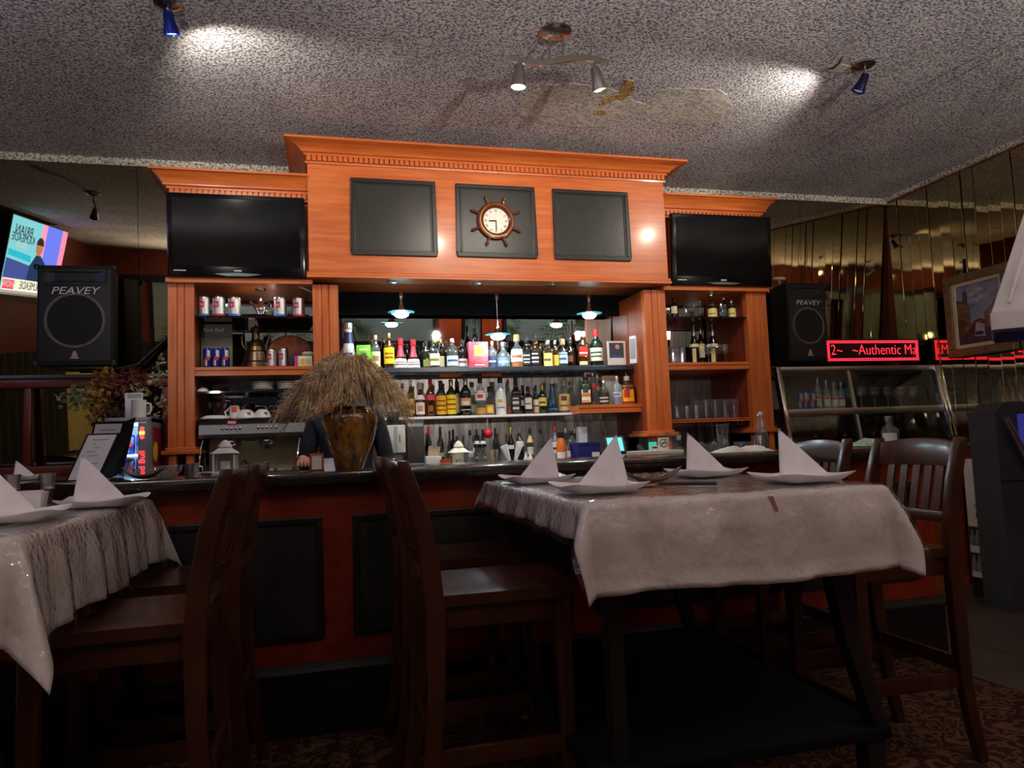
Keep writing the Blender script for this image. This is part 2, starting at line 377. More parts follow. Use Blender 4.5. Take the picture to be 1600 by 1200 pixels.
# the back wall is clad in large bronze mirror panes that lean slightly forward
TAN = math.tan(R(4.5))
def ym(z): return 5.10 - TAN * (z - 1.2)
MIRB = mirror('bronze_mirror_glass', (172, 160, 132), .015, bump=(1.3, .05, (1, 1, 1)))
MIRC = mirror('grey_mirror_glass', (196, 198, 192), .012)
def pane(x0, x1, z0, z1, m, name='mirror_panel', par=wb):
    b = MB(); g = .0015
    b.hexa([(x0 + g, ym(z0), z0), (x1 - g, ym(z0), z0), (x1 - g, ym(z0) + .006, z0), (x0 + g, ym(z0) + .006, z0), (x0 + g, ym(z1), z1), (x1 - g, ym(z1), z1), (x1 - g, ym(z1) + .006, z1), (x0 + g, ym(z1) + .006, z1)])
    return b.build(name, m, par, smooth=0)
xs = W(215, 430, 4.98).x
for a, b_ in ((XL, -2.06), (-2.06, xs), (xs, -.80)): pane(a, b_, .95, CEIL, MIRB)
for a, b_ in ((-.80, .04), (.04, 2.10), (2.10, 2.93)): pane(a, b_, .95, CEIL, MIRC)
for a, b_ in ((2.93, 3.70), (3.70, XR)): pane(a, b_, .95, CEIL, MIRB)
# right wall: narrow bronze mirror strips, each set at its own slight angle
MIRS = mirror('smoked_mirror_strip', (190, 176, 140), .03)
rnd = random.Random(11); y = 4.945; sm = None
while y > YR + .12:
    wd_ = .1025
    if sm is None:
        s_ = MB().box(-.004, .004, -wd_ / 2 + .001, wd_ / 2 - .001, 0, 2.06).build('mirror_strip', MIRS, wr, smooth=0, bevel=.0035, local=True); sm = s_.data
    else:
        s_ = bpy.data.objects.new('mirror_strip', sm); COL.objects.link(s_); s_.parent = wr
    s_.location = (XR - .008, y - wd_ / 2, .95); s_.rotation_euler = (0, R(rnd.uniform(-.25, .25)), R(rnd.uniform(-1.1, 1.1))); y -= wd_
# pale plaster cove where ceiling meets the mirrors
yt = ym(CEIL)
struct(MB().box(XL, XR, yt - .004, yt + .05, CEIL - .048, CEIL).build('trim_1', POPW, smooth=0))
struct(MB().box(XR - .03, XR, YR, yt, CEIL - .03, CEIL).build('trim_2', POPW, smooth=0))
# rear wall: frieze, dark band, painted palm murals between orange posts, navy dado
SKYM = mat('painted_mural_sky', (150, 168, 172), .8, var=(1.6, (118, 138, 146), .2))
NAVY = mat('navy_dado_paint', (22, 30, 44), .6)
ORG = mat('orange_post_paint', (200, 84, 30), .5, var=(4, (176, 66, 22), .3))
struct(MB().box(XL, XR, YR, YR + .03, 2.63, 2.715).build('trim_3', BLK, smooth=0))
struct(MB().box(XL, XR, YR, YR + .012, 0, 1.80).build('trim_4', NAVY, smooth=0))
GRNP = mat('mural_palm_green', (62, 92, 52), .8, var=(9, (84, 112, 58), .2)); TRK = mat('mural_trunk', (74, 66, 50), .8)
def palm(par, cx, cz, s, x0, x1, z0, z1, seed):
    rnd = random.Random(seed); b = MB(); yy = YR + .021
    def cl(x, z): return (min(max(x, x0), x1), yy, min(max(z, z0), z1))
    for k in range(11):
        a = R(-40 + 26 * k + rnd.uniform(-8, 8)); L = s * rnd.uniform(.8, 1.1); pts = []
        for i in range(9):
            t = i / 8; pts.append((cx + math.cos(a) * L * t, cz + math.sin(a) * L * t - .55 * L * t * t))
        for i in range(1, 8):
            p, q = pts[i], pts[i + 1]; dx, dz = q[0] - p[0], q[1] - p[1]; l = math.hypot(dx, dz) + 1e-6; nx, nz = -dz / l, dx / l
            for sg in (-1, 1):
                w = s * .26 * math.sin(math.pi * (.25 + .7 * i / 8))
                t3 = (q[0] + sg * nx * w + dx * .9, q[1] + sg * nz * w - w * .5)
                b.poly([cl(*p), cl(p[0] + dx * .55, p[1] + dz * .55), cl(*t3)])
    o = b.build('painted_palm', GRNP, par, smooth=0, fix=False)
    MB().tube([(cx, yy - .003, cz), (cx + .03 * s, yy - .003, (cz + z0) / 2), (cx + .12 * s, yy - .003, z0)], .035 * s, 6).build('painted_trunk', TRK, o, smooth=0)
murals = [(-2.3, -.05), (.21, 1.53), (2.02, 2.26), (2.66, 4.12)]
for i, (a, b_) in enumerate(murals):
    mp_ = tag(MB().box(a, b_, YR, YR + .018, 1.80, 2.63).build('wall_mural', SKYM, smooth=0), ('wide palm mural on the left of the rear wall', 'grey sky palm mural reflected in the centre mirror, left of the orange posts', 'narrow palm mural between the two orange posts', 'palm tree mural reflected in the centre mirror, right of the orange posts')[i], 'mural', 'palm murals on the rear wall')
    MB().frame(a - .04, b_ + .04, 1.77, 2.66, .04, YR, YR + .035).build('mural_frame', BLK, mp_, smooth=0)
    for (cx, cz, s) in {0: [(-1.9, 2.05, .35), (-.6, 2.1, .4)], 1: [(.36, 2.0, .36)], 2: [(2.14, 2.2, .2)], 3: [(2.66, 2.25, .25), (3.72, 2.12, .48), (2.7, 1.95, .25)]}[i]:
        palm(mp_, cx, cz, s, a, b_, 1.80, 2.63, i * 10 + int(cx * 10))
for q_, (a, b_) in enumerate(((1.62, 1.96), (2.28, 2.58))):
    struct(MB().box(a, b_, YR, YR + .05, .2, 2.63).build('trim_%d' % (5 + 2 * q_), ORG, smooth=0, bevel=.006))
# left wall: pale yellow lower wall and dark hanging curtains beside it
struct(MB().box(XL, XL + .012, YR + .02, .93, .1, 1.62).build('trim_6', mat('pale_yellow_wall', (206, 190, 120), .7), smooth=0))
CURT = mat('brown_curtain_cloth', (66, 60, 44), .85, var=(4, (50, 45, 34), .2), stretch=(1, 8, .5))
b = MB(); n = 90
for i in range(n):
    t0, t1 = i / n, (i + 1) / n
    f = lambda t: (XL + .06 + .03 * math.sin(t * 95), .96 + t * 2.9)
    (xa, ya), (xb, yb) = f(t0), f(t1); b.quad((xa, ya, .12), (xb, yb, .12), (xb, yb, 1.75), (xa, ya, 1.75))
tag(b.build('curtain', CURT, smooth=60), 'brown pleated curtain on the left wall, seen in the back mirror', 'curtain')
# ------------------------------------------------------------------ ceiling spot fixtures
BULB = glow('hot_bulb', (255, 240, 215), 18); BULBB = glow('blue_rim_bulb', (120, 190, 255), 7)
BLUEM = mirror('blue_anodised_cap', (60, 80, 190), .2)
def cone_head(par, p, d, L=.095, r0=.013, r1=.034, m=NICKEL, bulb=BULB, ctr=None):
    """lamp head: bell with its mouth at p, opening along d (frame of the fixture)"""
    d = Vector(d).normalized(); q = d.to_track_quat('Z', 'Y'); b = MB(); prof = [(r0, -L), (r0 * 1.5, -L * .93), (r1 * .72, -L * .5), (r1, -.004), (r1, 0), (r1 * .9, 0), (r1 * .86, -.012)]
    t = MB().lathe(prof, 18, cap=False); t.f.append(tuple(range(18))[::-1])
    for v in t.v: b.v.append(tuple(q @ Vector(v) + Vector(p)))
    b.f = t.f; h = b.build('lamp_head', m, par)
    t = MB().lathe([(r1 * .86, -.010), (r1 * .5, -.004), (.001, -.002)], 16, cap=False); b = MB(); b.v = [tuple(q @ Vector(v) + Vector(p)) for v in t.v]; b.f = t.f
    b.build('bulb', bulb, h); return h
def single_spot(loc, mouth, d, label, bulb=BULB, m=NICKEL):
    t = thing('ceiling_spotlight', label, 'spotlight', loc, group='ceiling spotlights')
    MB().lathe([(.055, CEIL), (.055, CEIL - .012), (.03, CEIL - .026), (.008, CEIL - .03)], 20, (loc[0], loc[1], 0)).build('canopy', NICKEL, t)
    dd = Vector(d).normalized(); back = Vector(mouth) - dd * .095
    MB().tube([(loc[0], loc[1], CEIL - .02), (loc[0], loc[1], (CEIL + back.z) / 2 + .01), tuple(back)], .006).build('stem', NICKEL, t)
    cone_head(t, mouth, d, bulb=bulb, m=m); return t
def H(i): return HEADS[i][0], HEADS[i][1]
single_spot((-.626, 3.159, CEIL), (-.615, 3.19, 2.935), (.12, .35, -.93), 'single ceiling spotlight with a blue rimmed bulb, above the left table', BULBB, BLUEM)
single_spot((2.731, 3.067, CEIL), (2.70, 3.09, 2.915), (-.30, .35, -.85), 'single ceiling spotlight with a dark head beside the peeling plaster', glow('dim_bulb', (150, 150, 190), .5), mirror('dark_blue_cap', (60, 62, 110), .3))
single_spot((-1.79, 3.62, CEIL), HEADS[4][0], HEADS[4][1], 'single ceiling spotlight, seen dark in the left mirror')
t = thing('track_light', 'satin nickel ceiling track light with wavy bar and two heads', 'track light', (1.05, 3.069, CEIL))
MB().lathe([(.075, CEIL), (.075, CEIL - .008), (.06, CEIL - .022), (.012, CEIL - .03)], 24, (1.05, 3.069, 0)).build('canopy', NICKEL, t)
for x in (1.018, 1.082): MB().tube([(x, 3.069, CEIL - .02), (x, 3.069, 2.925)], .005).build('rod', NICKEL, t)
b = MB(); n = 18; prev = None
for i in range(n):
    f = lambda k: (.82 + .485 * k / n, 3.069, 2.918 - .018 * math.sin(2 * math.pi * k / n) + .018 * (k / n - .5))
    b.bar(f(i), f(i + 1.02), .016, .026)
b.build('wavy_bar', NICKEL, t, smooth=0)
for (x, z, mouth, d) in ((.872, 2.905, (.862, 3.075, 2.775), (-.06, .1, -.98)), (1.238, 2.925, (1.262, 3.085, 2.80), (.28, .2, -.93))):
    dd = Vector(d).normalized(); back = Vector(mouth) - dd * .1
    MB().tube([(x, 3.069, z), tuple(back)], .006).build('stem', NICKEL, t); cone_head(t, mouth, d, .105, .014, .037)
# wall lamp, two more added to light the ceiling, and rear spots
for x, lab in zip(SCONCE, ('added black wall spotlight on the rear wall, nearest the left wall', 'black wall spotlight on the rear wall, beside the orange posts', 'added black wall spotlight on the rear wall, nearest the right mirrors')):
    t = thing('wall_lamp', lab, 'wall lamp', (x, YR, 1.86), group='rear wall spotlights')
    MB().box(x - .05, x + .05, YR, YR + .025, 1.78, 1.92).build('backplate', BLK, t, bevel=.004)
    MB().tube([(x, YR + .02, 1.84), (x, YR + .08, 1.84)], .010).build('arm', BLK, t)
    cone_head(t, (x, YR + .20, 1.862), (-.03, .95, .20), .13, .02, .055, BLK)
for (p, d, w), lab in zip(REAR, ('single ceiling spotlight above the camera aimed at the tables', 'single ceiling spotlight near the left wall aimed at the left table', 'single ceiling spotlight aimed at the orange rear posts', 'single ceiling spotlight above the right table', 'single ceiling spotlight aimed at the left rear mural', 'single ceiling spotlight aimed at the middle rear mural')):
    single_spot((p[0], p[1] - .02, CEIL), p, d, lab)
# ------------------------------------------------------------------ television on the left wall (seen reversed in the mirror)
tv = thing('wall_television', 'switched-on television high on the left wall, reflected in the mirror', 'television', (-2.75, 2.036, 2.654), 0)
_n = Vector((.976, .034, -.213)).normalized(); _rt = Vector((-.034, 1, 0)).normalized(); _up = _n.cross(_rt); _up = _up if _up.z > 0 else -_up
def tvp(x, y, d): return _rt * x + _up * y + _n * d          # screen frame: x right as read, y up, d outwards
TW, TH = 1.25, .703
def tvbox(name, x0, x1, y0, y1, d0, d1, m, par=None):
    b = MB(); b.hexa([tvp(x0, y0, d0), tvp(x1, y0, d0), tvp(x1, y0, d1), tvp(x0, y0, d1), tvp(x0, y1, d0), tvp(x1, y1, d0), tvp(x1, y1, d1), tvp(x0, y1, d1)]); return b.build(name, m, par or tv, smooth=0, local=True)
tvbox('casing', -TW / 2 - .012, TW / 2 + .012, -TH / 2 - .02, TH / 2 + .012, -.05, -.002, BLKPL)
scr = tvbox('screen', -TW / 2, TW / 2, -TH / 2, TH / 2, -.004, .0, glow('tv_light_blue', (110, 190, 235), 3.4))
def tvflat(name, pts, col, st, d=.002):
    b = MB(); b.poly([tvp(x * TW / 2, y * TH / 2, d) for x, y in pts]); return b.build(name, glow('tv_%d_%d_%d' % col, col, st * 2.4), scr, smooth=0, local=True, fix=False)
tvflat('pink_panel', [(-1, -.35), (-.80, -.35), (-.80, 1), (-1, 1)], (235, 130, 190), 1.5)
tvflat('blue_panel', [(-.80, -.5), (-.20, -.5), (-.20, 1), (-.80, 1)], (90, 110, 250), 1.6)
tvflat('pink_panel', [(-.20, .1), (-.02, .1), (-.02, 1), (-.20, 1)], (240, 140, 200), 1.5)
tvflat('desk', [(-1, -.62), (1, -.62), (1, -.1), (.6, -.15), (-1, -.4)], (70, 90, 190), 1.0, .003)
tvflat('suit', [(-.45, -.62), (.25, -.62), (.22, -.2), (.05, .12), (-.12, .12), (-.35, -.1)], (40, 70, 130), .8, .004)
tvflat('head', [(-.02 + .13 * math.cos(k * .524), .34 + .24 * math.sin(k * .524)) for k in range(12)], (190, 140, 120), .9, .005)
tvflat('hair', [(-.02 + .14 * math.cos(k * .35), .40 + .22 * math.sin(k * .35)) for k in range(10)], (70, 60, 62), .6, .006)
tvflat('banner', [(-1, -.93), (1, -.93), (1, -.62), (-1, -.62)], (215, 225, 240), 1.4, .007)
tvflat('show_tag', [(.62, -.90), (.98, -.90), (.98, -.66), (.62, -.66)], (230, 60, 120), 1.4, .008)
tvflat('lower_strip', [(-1, -1), (1, -1), (1, -.93), (-1, -.93)], (150, 170, 200), 1.2, .007)
tvflat('teal_bar', [(.22, -.12), (.98, -.02), (.98, .14), (.22, .06)], (40, 170, 220), 1.4, .004)
DKT = mat('tv_dark_lettering', (16, 26, 50), .5); WHT = glow('tv_white_lettering', (250, 250, 255), 1.6)
for s_, x, y, sz, m in (('BRIAN', .62, .66, .13, DKT), ('KILMEADE', .60, .46, .105, DKT), ('SHOW', .62, .27, .07, WHT), ('BRIAN KILMEADE', -.20, -.775, .105, DKT), ('SHOW', .80, -.78, .085, WHT)):
    text('lettering', s_, sz, m, scr, lambda a, b_, c, x=x, y=y: tvp(a + x * TW / 2, b_ + y * TH / 2, .010 + c))
MB().tube([(-2.80, 2.036, 2.66), (-2.95, 2.036, 2.70)], .03).build('bracket', BLK, tv)
# ------------------------------------------------------------------ back bar (one carved cherry cabinet)
bb = thing('back_bar_cabinet', 'orange cherry wood back bar with dentil crown and fluted pilasters', 'cabinet', (1.05, 4.75, 1.0))
PIL = [(-.882, -.743), (-.083, .067), (2.064, 2.219), (2.835, 2.992)]
YP = 4.45
def fluted(x0, x1, z0, z1, name='pilaster'):
    w = x1 - x0; g = .004; s = [x0, x0 + w * .35, x0 + w * .63, x1]; poly = [(x0, YP + .05), (x0, YP)]
    for k in (1, 2): poly += [(s[k] - g, YP), (s[k], YP + .007), (s[k] + g, YP)]
    poly += [(x1, YP), (x1, YP + .05)]
    return MB().prism(poly, z0, z1, lambda a, b_, d: (a, b_, d)).build(name, CHV, bb, smooth=0)
for x0, x1 in PIL:
    p = fluted(x0, x1, 1.19, 2.15)
    MB().box(x0 - .03, x1 + .03, YP - .03, YP + .30, 1.165, 1.19).build('base_moulding', CHH, p, bevel=.005)
    MB().box(x0 - .012, x1 + .012, YP - .012, YP + .28, 1.19, 1.205).build('base_fillet', CHH, p, bevel=.004)
    for xa in (x0 + .004, x1 - .044): MB().box(xa, xa + .04, YP, YP + .06, 1.0, 1.165).build('foot', CHV, p, bevel=.003)
# side walls of the bays, each of two boards with a seam
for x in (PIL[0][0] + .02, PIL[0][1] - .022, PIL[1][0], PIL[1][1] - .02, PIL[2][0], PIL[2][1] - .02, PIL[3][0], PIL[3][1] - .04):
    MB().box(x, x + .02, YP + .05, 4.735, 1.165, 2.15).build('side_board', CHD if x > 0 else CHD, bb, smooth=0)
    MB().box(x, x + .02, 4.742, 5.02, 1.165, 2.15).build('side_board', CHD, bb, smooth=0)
# centre fascia box
BX0, BX1, YF = -.10, 2.215, 4.38
fas = MB().box(BX0, BX1, YF, 4.50, 2.205, 2.89).build('fascia', CHH, bb, smooth=0)
MB().box(BX0, BX1, 4.50, 4.93, 2.56, 2.89).build('fascia_back_box', BLK, bb, smooth=0)
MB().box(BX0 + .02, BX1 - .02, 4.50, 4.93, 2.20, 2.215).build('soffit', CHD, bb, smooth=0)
MB().box(BX0 + .02, BX1 - .02, 4.88, 4.90, 2.05, 2.21).build('dark_reflection_board', mat('matt_black_reflection', (7, 7, 8), .9, spec=.1), bb, smooth=0)  # black board put in for the dark reflection at the mirror's top
MB().prism([(YF, 2.215), (YF - .008, 2.208), (YF - .008, 2.198), (YF - .022, 2.190), (YF - .022, 2.176), (4.5, 2.176), (4.5, 2.215)], BX0 - .012, BX1 + .014, lambda a, b_, d: (d, a, b_)).build('fascia_moulding', CHH, bb, smooth=0)
for (u0, v0, u1, v1) in ((547, 279, 683, 402), (711, 288, 839, 405), (862, 296, 985, 409)):
    a, c = W(u0, (v0), YF), W(u1, v1, YF); cc = W(u1, v0 + 5, YF); z1 = (a.z + cc.z) / 2; z0 = c.z
    pn = MB().box(a.x + .02, c.x - .02, YF - .006, YF + .01, z0 + .02, z1 - .02).build('fascia_panel', BLKP, bb, smooth=0)
    MB().frame(a.x, c.x, z0, z1, .026, YF - .016, YF + .01).build('panel_frame', BLK, pn, smooth=0, bevel=.006)
    MB().frame(a.x + .026, c.x - .026, z0 + .026, z1 - .026, .010, YF - .011, YF + .01).build('panel_bead', BLK, pn, smooth=0, bevel=.003)
def crown(x0, x1, yf, z0, zd, z1, out, ret, name):
    """crown moulding with mitred returns: dentil band z0-zd, flare zd-z1; profile in (outward, z)"""
    prof = [(0, z0), (.012, z0), (.014, z0 + .012), (.006, z0 + .014), (.006, zd - .012), (.02, zd - .010), (.02, zd + .002), (.035, zd + .008)]
    H_ = z1 - zd
    for k in range(7): t = k / 6; prof.append((.035 + (out - .05) * (1 - math.cos(t * math.pi / 2)) , zd + .008 + (H_ - .022) * math.sin(t * math.pi / 2) * (.35 + .65 * t)))
    prof += [(out, z1 - .013), (out, z1), (-.02, z1)]
    b_ = MB(); n = len(prof); st = len(b_.v)
    for px in range(4):
        for o_, z in prof:
            x = (x0 - o_) if px < 2 else (x1 + o_); y = ret if px in (0, 3) else yf - o_
            b_.v.append((x, y, z))
    for s_ in range(3):
        for k in range(n - 1): a = st + s_ * n + k; b_.f.append((a, a + 1, a + n + 1, a + n))
    o = b_.build(name, CHH, bb, smooth=30, fix=False); return o
def dentils(x0, x1, yf, z0, z1, par, pitch=.0305):
    n = int(round((x1 - x0) / pitch)); p = (x1 - x0) / n; me = None
    for i in range(n):
        if me is None:
            o = MB().box(.0042, p - .0042, -.018, .004, 0, z1 - z0).build('dentil', CHV, par, smooth=0, local=True); me = o.data
        else:
            o = bpy.data.objects.new('dentil', me); COL.objects.link(o); o.parent = par
        o.location = Vector((x0 + i * p, yf - .004, z0)) - Vector(bb.location)
c = crown(BX0, BX1, YF, 2.868, 2.925, 2.99, .125, 4.93, 'crown'); dentils(BX0 - .006, BX1 + .006, YF, 2.883, 2.913, c)
MB().box(BX0 - .11, BX1 + .11, YF - .11, 4.93, 2.975, 2.989).build('crown_top', CHH, bb, smooth=0)
# side cabinets above the bays
for (x0, x1, side) in ((-.868, -.10, -1), (2.215, 2.978, 1)):
    MB().box(x0, x1, 4.47, 4.93, 2.17, 2.70).build('upper_cabinet', CHH, bb, smooth=0)
    MB().box(x0 - .02, x1 + .02, YP - .04, 4.93, 2.143, 2.172).build('television_shelf', CHH, bb, smooth=0, bevel=.004)
    c = crown(x0 if side < 0 else x0 - .2, x1 + .2 if side < 0 else x1, YP, 2.650, 2.707, 2.795, .10, 4.93, 'side_crown')
    # keep the side crowns from running into the centre box
    for v in c.data.vertices:
        gx = v.co.x + bb.location.x
        if side < 0 and gx > BX0 - .001: v.co.x = BX0 - .001 - bb.location.x
        if side > 0 and gx < BX1 + .001: v.co.x = BX1 + .001 - bb.location.x
    dentils(x0 - .006 if side < 0 else BX1 + .004, BX0 - .004 if side < 0 else x1 + .006, YP, 2.665, 2.695, c)
    MB().box((x0 - .08) if side < 0 else x0, x1 if side < 0 else x1 + .08, YP - .08, 4.93, 2.78, 2.794).build('side_crown_top', CHH, bb, smooth=0)
# shelves of the bays
def mshelf(x0, x1, y0, y1, zt, th, name='wood_shelf'):
    return MB().prism([(y0, zt), (y0, zt - th * .35), (y0 + .008, zt - th * .42), (y0 + .008, zt - th * .62), (y0 + .003, zt - th * .7), (y0 + .003, zt - th), (y1, zt - th), (y1, zt)], x0, x1, lambda a, b_, d: (d, a, b_)).build(name, CHH, bb, smooth=0)
SH_L2 = W(400, 573, 4.47).z; SH_R2 = W(1105, 566, 4.47).z; SH_R3 = W(1105, 654, 4.47).z
mshelf(-.743, -.083, YP + .012, 5.0, SH_L2, .05); mshelf(2.219, 2.835, YP + .012, 5.0, SH_R2, .05); mshelf(2.219, 2.835, YP + .03, 4.92, SH_R3, .022)
GSH = glass('dark_shelf_glass', (120, 132, 132), .03, 1.6, body=(30, 36, 36), bodyf=.35)
BGE = glass('blue_edge_glass', (60, 100, 120), .05, 2.0, body=(20, 50, 78), bodyf=.6)
SH_L1 = W(400, 496, 4.52).z; SH_R1 = W(1105, 497, 4.52).z
for (x0, x1, z) in ((-.743, -.083, SH_L1), (2.219, 2.835, SH_R1)): MB().box(x0, x1, 4.465, 4.95, z - .012, z).build('glass_shelf', GSH, bb, smooth=0)
SH_L3 = W(410, 611, 4.56).z
MB().box(-.743, -.083, 4.50, 4.92, SH_L3 - .012, SH_L3).build('glass_shelf', GSH, bb, smooth=0)
SH_C1, SH_C2, SH_O = 1.665, 1.350, 1.392
MB().box(.067, 2.064, 4.68, 5.02, SH_C1 - .010, SH_C1).build('glass_shelf', GSH, bb, smooth=0)
MB().box(.067, 2.064, 4.665, 4.682, SH_C1 - .030, SH_C1 + .001).build('shelf_edge_strip', mat('blue_black_edge_strip', (38, 52, 66), .25), bb, smooth=0, bevel=.003)
MB().box(.30, 1.64, 4.73, 5.02, SH_C2 - .016, SH_C2).build('white_shelf', mat('white_laminate', (225, 225, 222), .4), bb, smooth=0, bevel=.002)
mshelf(1.615, 2.064, 4.58, 4.785, SH_O, .055, 'corner_shelf')
# streaked grey splash back below the glass shelf
def streaky():
    m = bpy.data.materials.new('streaked_grey_splashback'); m.use_nodes = True; nt = m.node_tree; b_ = nt.nodes['Principled BSDF']
    tc = nt.nodes.new('ShaderNodeTexCoord'); mp = nt.nodes.new('ShaderNodeMapping'); mp.inputs['Scale'].default_value = (9, 1, 1.6); mp.inputs['Rotation'].default_value = (0, .18, 0)
    n = nt.nodes.new('ShaderNodeTexNoise'); n.inputs['Scale'].default_value = 2.4; n.inputs['Detail'].default_value = 5; n.inputs['Distortion'].default_value = .9
    rp = nt.nodes.new('ShaderNodeValToRGB'); e = rp.color_ramp.elements; e[0].position = .3; e[1].position = .75; e[0].color = (*srgb((116, 112, 112)), 1); e[1].color = (*srgb((214, 214, 216)), 1)
    b_.inputs['Metallic'].default_value = .45; b_.inputs['Roughness'].default_value = .32
    L = nt.links.new; L(tc.outputs['Object'], mp.inputs[0]); L(mp.outputs[0], n.inputs['Vector']); L(n.outputs[0], rp.inputs[0]); L(rp.outputs[0], b_.inputs['Base Color']); return m
STRK = streaky()
for x0, x1 in ((.067, .70), (.70, 1.36), (1.36, 2.064)): MB().box(x0 + .001, x1 - .001, 5.02, 5.03, 1.0, SH_C1 - .03).build('splash_panel', STRK, bb, smooth=0)
MB().box(2.219, 2.835, 5.0, 5.01, 1.0, SH_R2 - .05).build('splash_panel', STRK, bb, smooth=0)
# puck lights under the fascia
for u in (612, 745, 862):
    x = W(u, 440, 4.44).x; MB().lathe([(.034, 2.176), (.034, 2.168), (.026, 2.163), (.001, 2.163)], 16, (x, 4.44, 0), cap=False).build('puck_light', NICKEL, bb)
    light('puck_lamp', 'SPOT', (x, 4.46, 2.155), 7 * PW, (240, 246, 255), (0, .25, -1), .02, 140, .8)
for u, v in ((407, 439), (1110, 449)):
    x = W(u, v, 4.55).x; MB().lathe([(.034, 2.143), (.034, 2.136), (.026, 2.131), (.001, 2.131)], 16, (x, 4.55, 0), cap=False).build('puck_light', NICKEL, bb)
    light('puck_lamp', 'SPOT', (x, 4.55, 2.124), 4 * PW, (255, 244, 230), (0, .1, -1), .02, 150, .8)
# back counter
tag(MB().box(-1.36, 3.10, 4.27, 5.05, .955, 1.0).build('back_counter_top', mat('brown_steel_edged_counter', (92, 84, 76), .3, var=(6, (70, 62, 56), .3)), bevel=.004, at=(.6, 4.6, .955)), 'brown and steel back counter under the shelves of bottles', 'counter top')
for i, (x0, x1, nm) in enumerate(((-1.34, -.75, 'left'), (-.74, .66, 'espresso'), (.67, 1.9, 'middle'), (1.91, 3.08, 'right'))):
    t = thing('under_counter_cabinet', ['dark under-counter cabinet below the small fridge', 'dark under-counter cabinet below the espresso machine', 'dark under-counter cabinet below the bottle shelves', 'dark under-counter cabinet below the glass shelves'][i], 'cabinet', ((x0 + x1) / 2, 4.68, 0))
    MB().box(x0, x1, 4.32, 5.04, 0, .955).build('body', BLK, t, smooth=0)
    MB().box(x0 + .03, x1 - .03, 4.30, 4.32, .12, .92).build('door', BLKP, t, bevel=.004)
# ------------------------------------------------------------------ televisions of the back bar (off)
TVB = mat('gloss_black_bezel', (10, 10, 12), .12); TVS = mat('dark_lcd_screen', (10, 12, 15), .10, spec=.3)
def offtv(x0, x1, z0, z1, label):
    t = thing('flat_television', label, 'television', ((x0 + x1) / 2, 4.42, z0), group='televisions on the back bar')
    MB().box(x0, x1, 4.385, 4.44, z0, z1).build('casing', TVB, t, bevel=.012)
    MB().box(x0 + .03, x1 - .03, 4.381, 4.387, z0 + .062, z1 - .03).build('screen', TVS, t, smooth=0)
    xc = (x0 + x1) / 2
    b_ = MB(); b_.prism([(xc - .13, z0 + .02), (xc - .06, z0 + .008), (xc + .06, z0 + .008), (xc + .13, z0 + .02), (xc, z0 + .028)], 4.378, 4.386, lambda a, b2, d: (a, d, b2)); b_.build('chin_accent', CHROME, t, smooth=0)
    MB().box(xc - .02, xc + .02, 4.380, 4.386, z0 + .036, z0 + .043).build('badge', mat('silver_print', (205, 205, 205), .4), t, smooth=0)
    MB().box(x0 + .035, x0 + .10, 4.3815, 4.386, z0 + .034, z0 + .039).build('sticker', mat('silver_print', (205, 205, 205), .4), t, smooth=0)
    MB().box(xc - .06, xc + .06, 4.44, 4.47, z0 + .1, z1 - .1).build('wall_plate', BLKPL, t, smooth=0)
    t.rotation_euler = (R(4.5), 0, 0)
offtv(-.872, -.118, 2.172, 2.653, 'switched-off flat television on the left bay of the back bar')
offtv(2.250, 3.005, 2.174, 2.662, 'switched-off flat television on the right bay of the back bar')
# ------------------------------------------------------------------ ship's wheel clock
cp = W(775, 345, YF - .02); cx, cz = cp.x, cp.z
t = thing('ship_wheel_clock', 'wooden ship wheel wall clock on the middle black panel', 'clock', (cx, YF - .006, cz))
CLW = mat('varnished_clock_wood', (96, 46, 26), .25, coat=.3)
def yl(prof, n, y, name, m, par, smooth=40):
    b_ = MB(); q = MB().lathe(prof, n, cap=False); b_.v = [(cx + v[0], y - v[2], cz + v[1]) for v in q.v]; b_.f = q.f; return b_.build(name, m, par, smooth)
yl([(.082, 0), (.118, 0), (.122, .012), (.116, .024), (.10, .028), (.088, .022), (.082, .016), (.082, 0)], 36, YF - .008, 'rim', CLW, t)
yl([(.104, .028), (.106, .031), (.101, .031), (.100, .028)], 36, YF - .008, 'brass_ring', mirror('clock_brass', (130, 84, 44), .3), t)
dial = yl([(.0005, .010), (.083, .010)], 36, YF - .008, 'dial', mat('cream_clock_dial', (228, 224, 212), .5), t)
for k in range(8):
    a = R(22.5 + 45 * k); ca, sa = math.cos(a), math.sin(a); prof = [(.115, .007), (.126, .010), (.138, .006), (.146, .009), (.158, .011), (.168, .008), (.174, .003)]
    MB().tube([(cx + r * ca, YF - .020, cz + r * sa) for r, _ in prof], [q for _, q in prof], 8).build('spoke_handle', CLW, t)
INK = mat('black_print', (20, 20, 22), .6)
for k, s_ in enumerate(('XII', 'I', 'II', 'III', 'IIII', 'V', 'VI', 'VII', 'VIII', 'IX', 'X', 'XI')):
    a = R(90 - 30 * k)
    text('numeral', s_, .021, INK, dial, lambda x, y, z, a=a: (.066 * math.cos(a) + x * math.sin(a) + y * math.cos(a), -.0126 - z, .066 * math.sin(a) - x * math.cos(a) + y * math.sin(a)), sx=.8)
for ang, L, w in ((R(-90), .060, .006), (R(183), .045, .008)):
    MB().bar((cx, YF - .021, cz), (cx + L * math.cos(ang), YF - .021, cz + L * math.sin(ang)), .002, w, (-math.sin(ang), 0, math.cos(ang))).build('hand', INK, t, smooth=0)
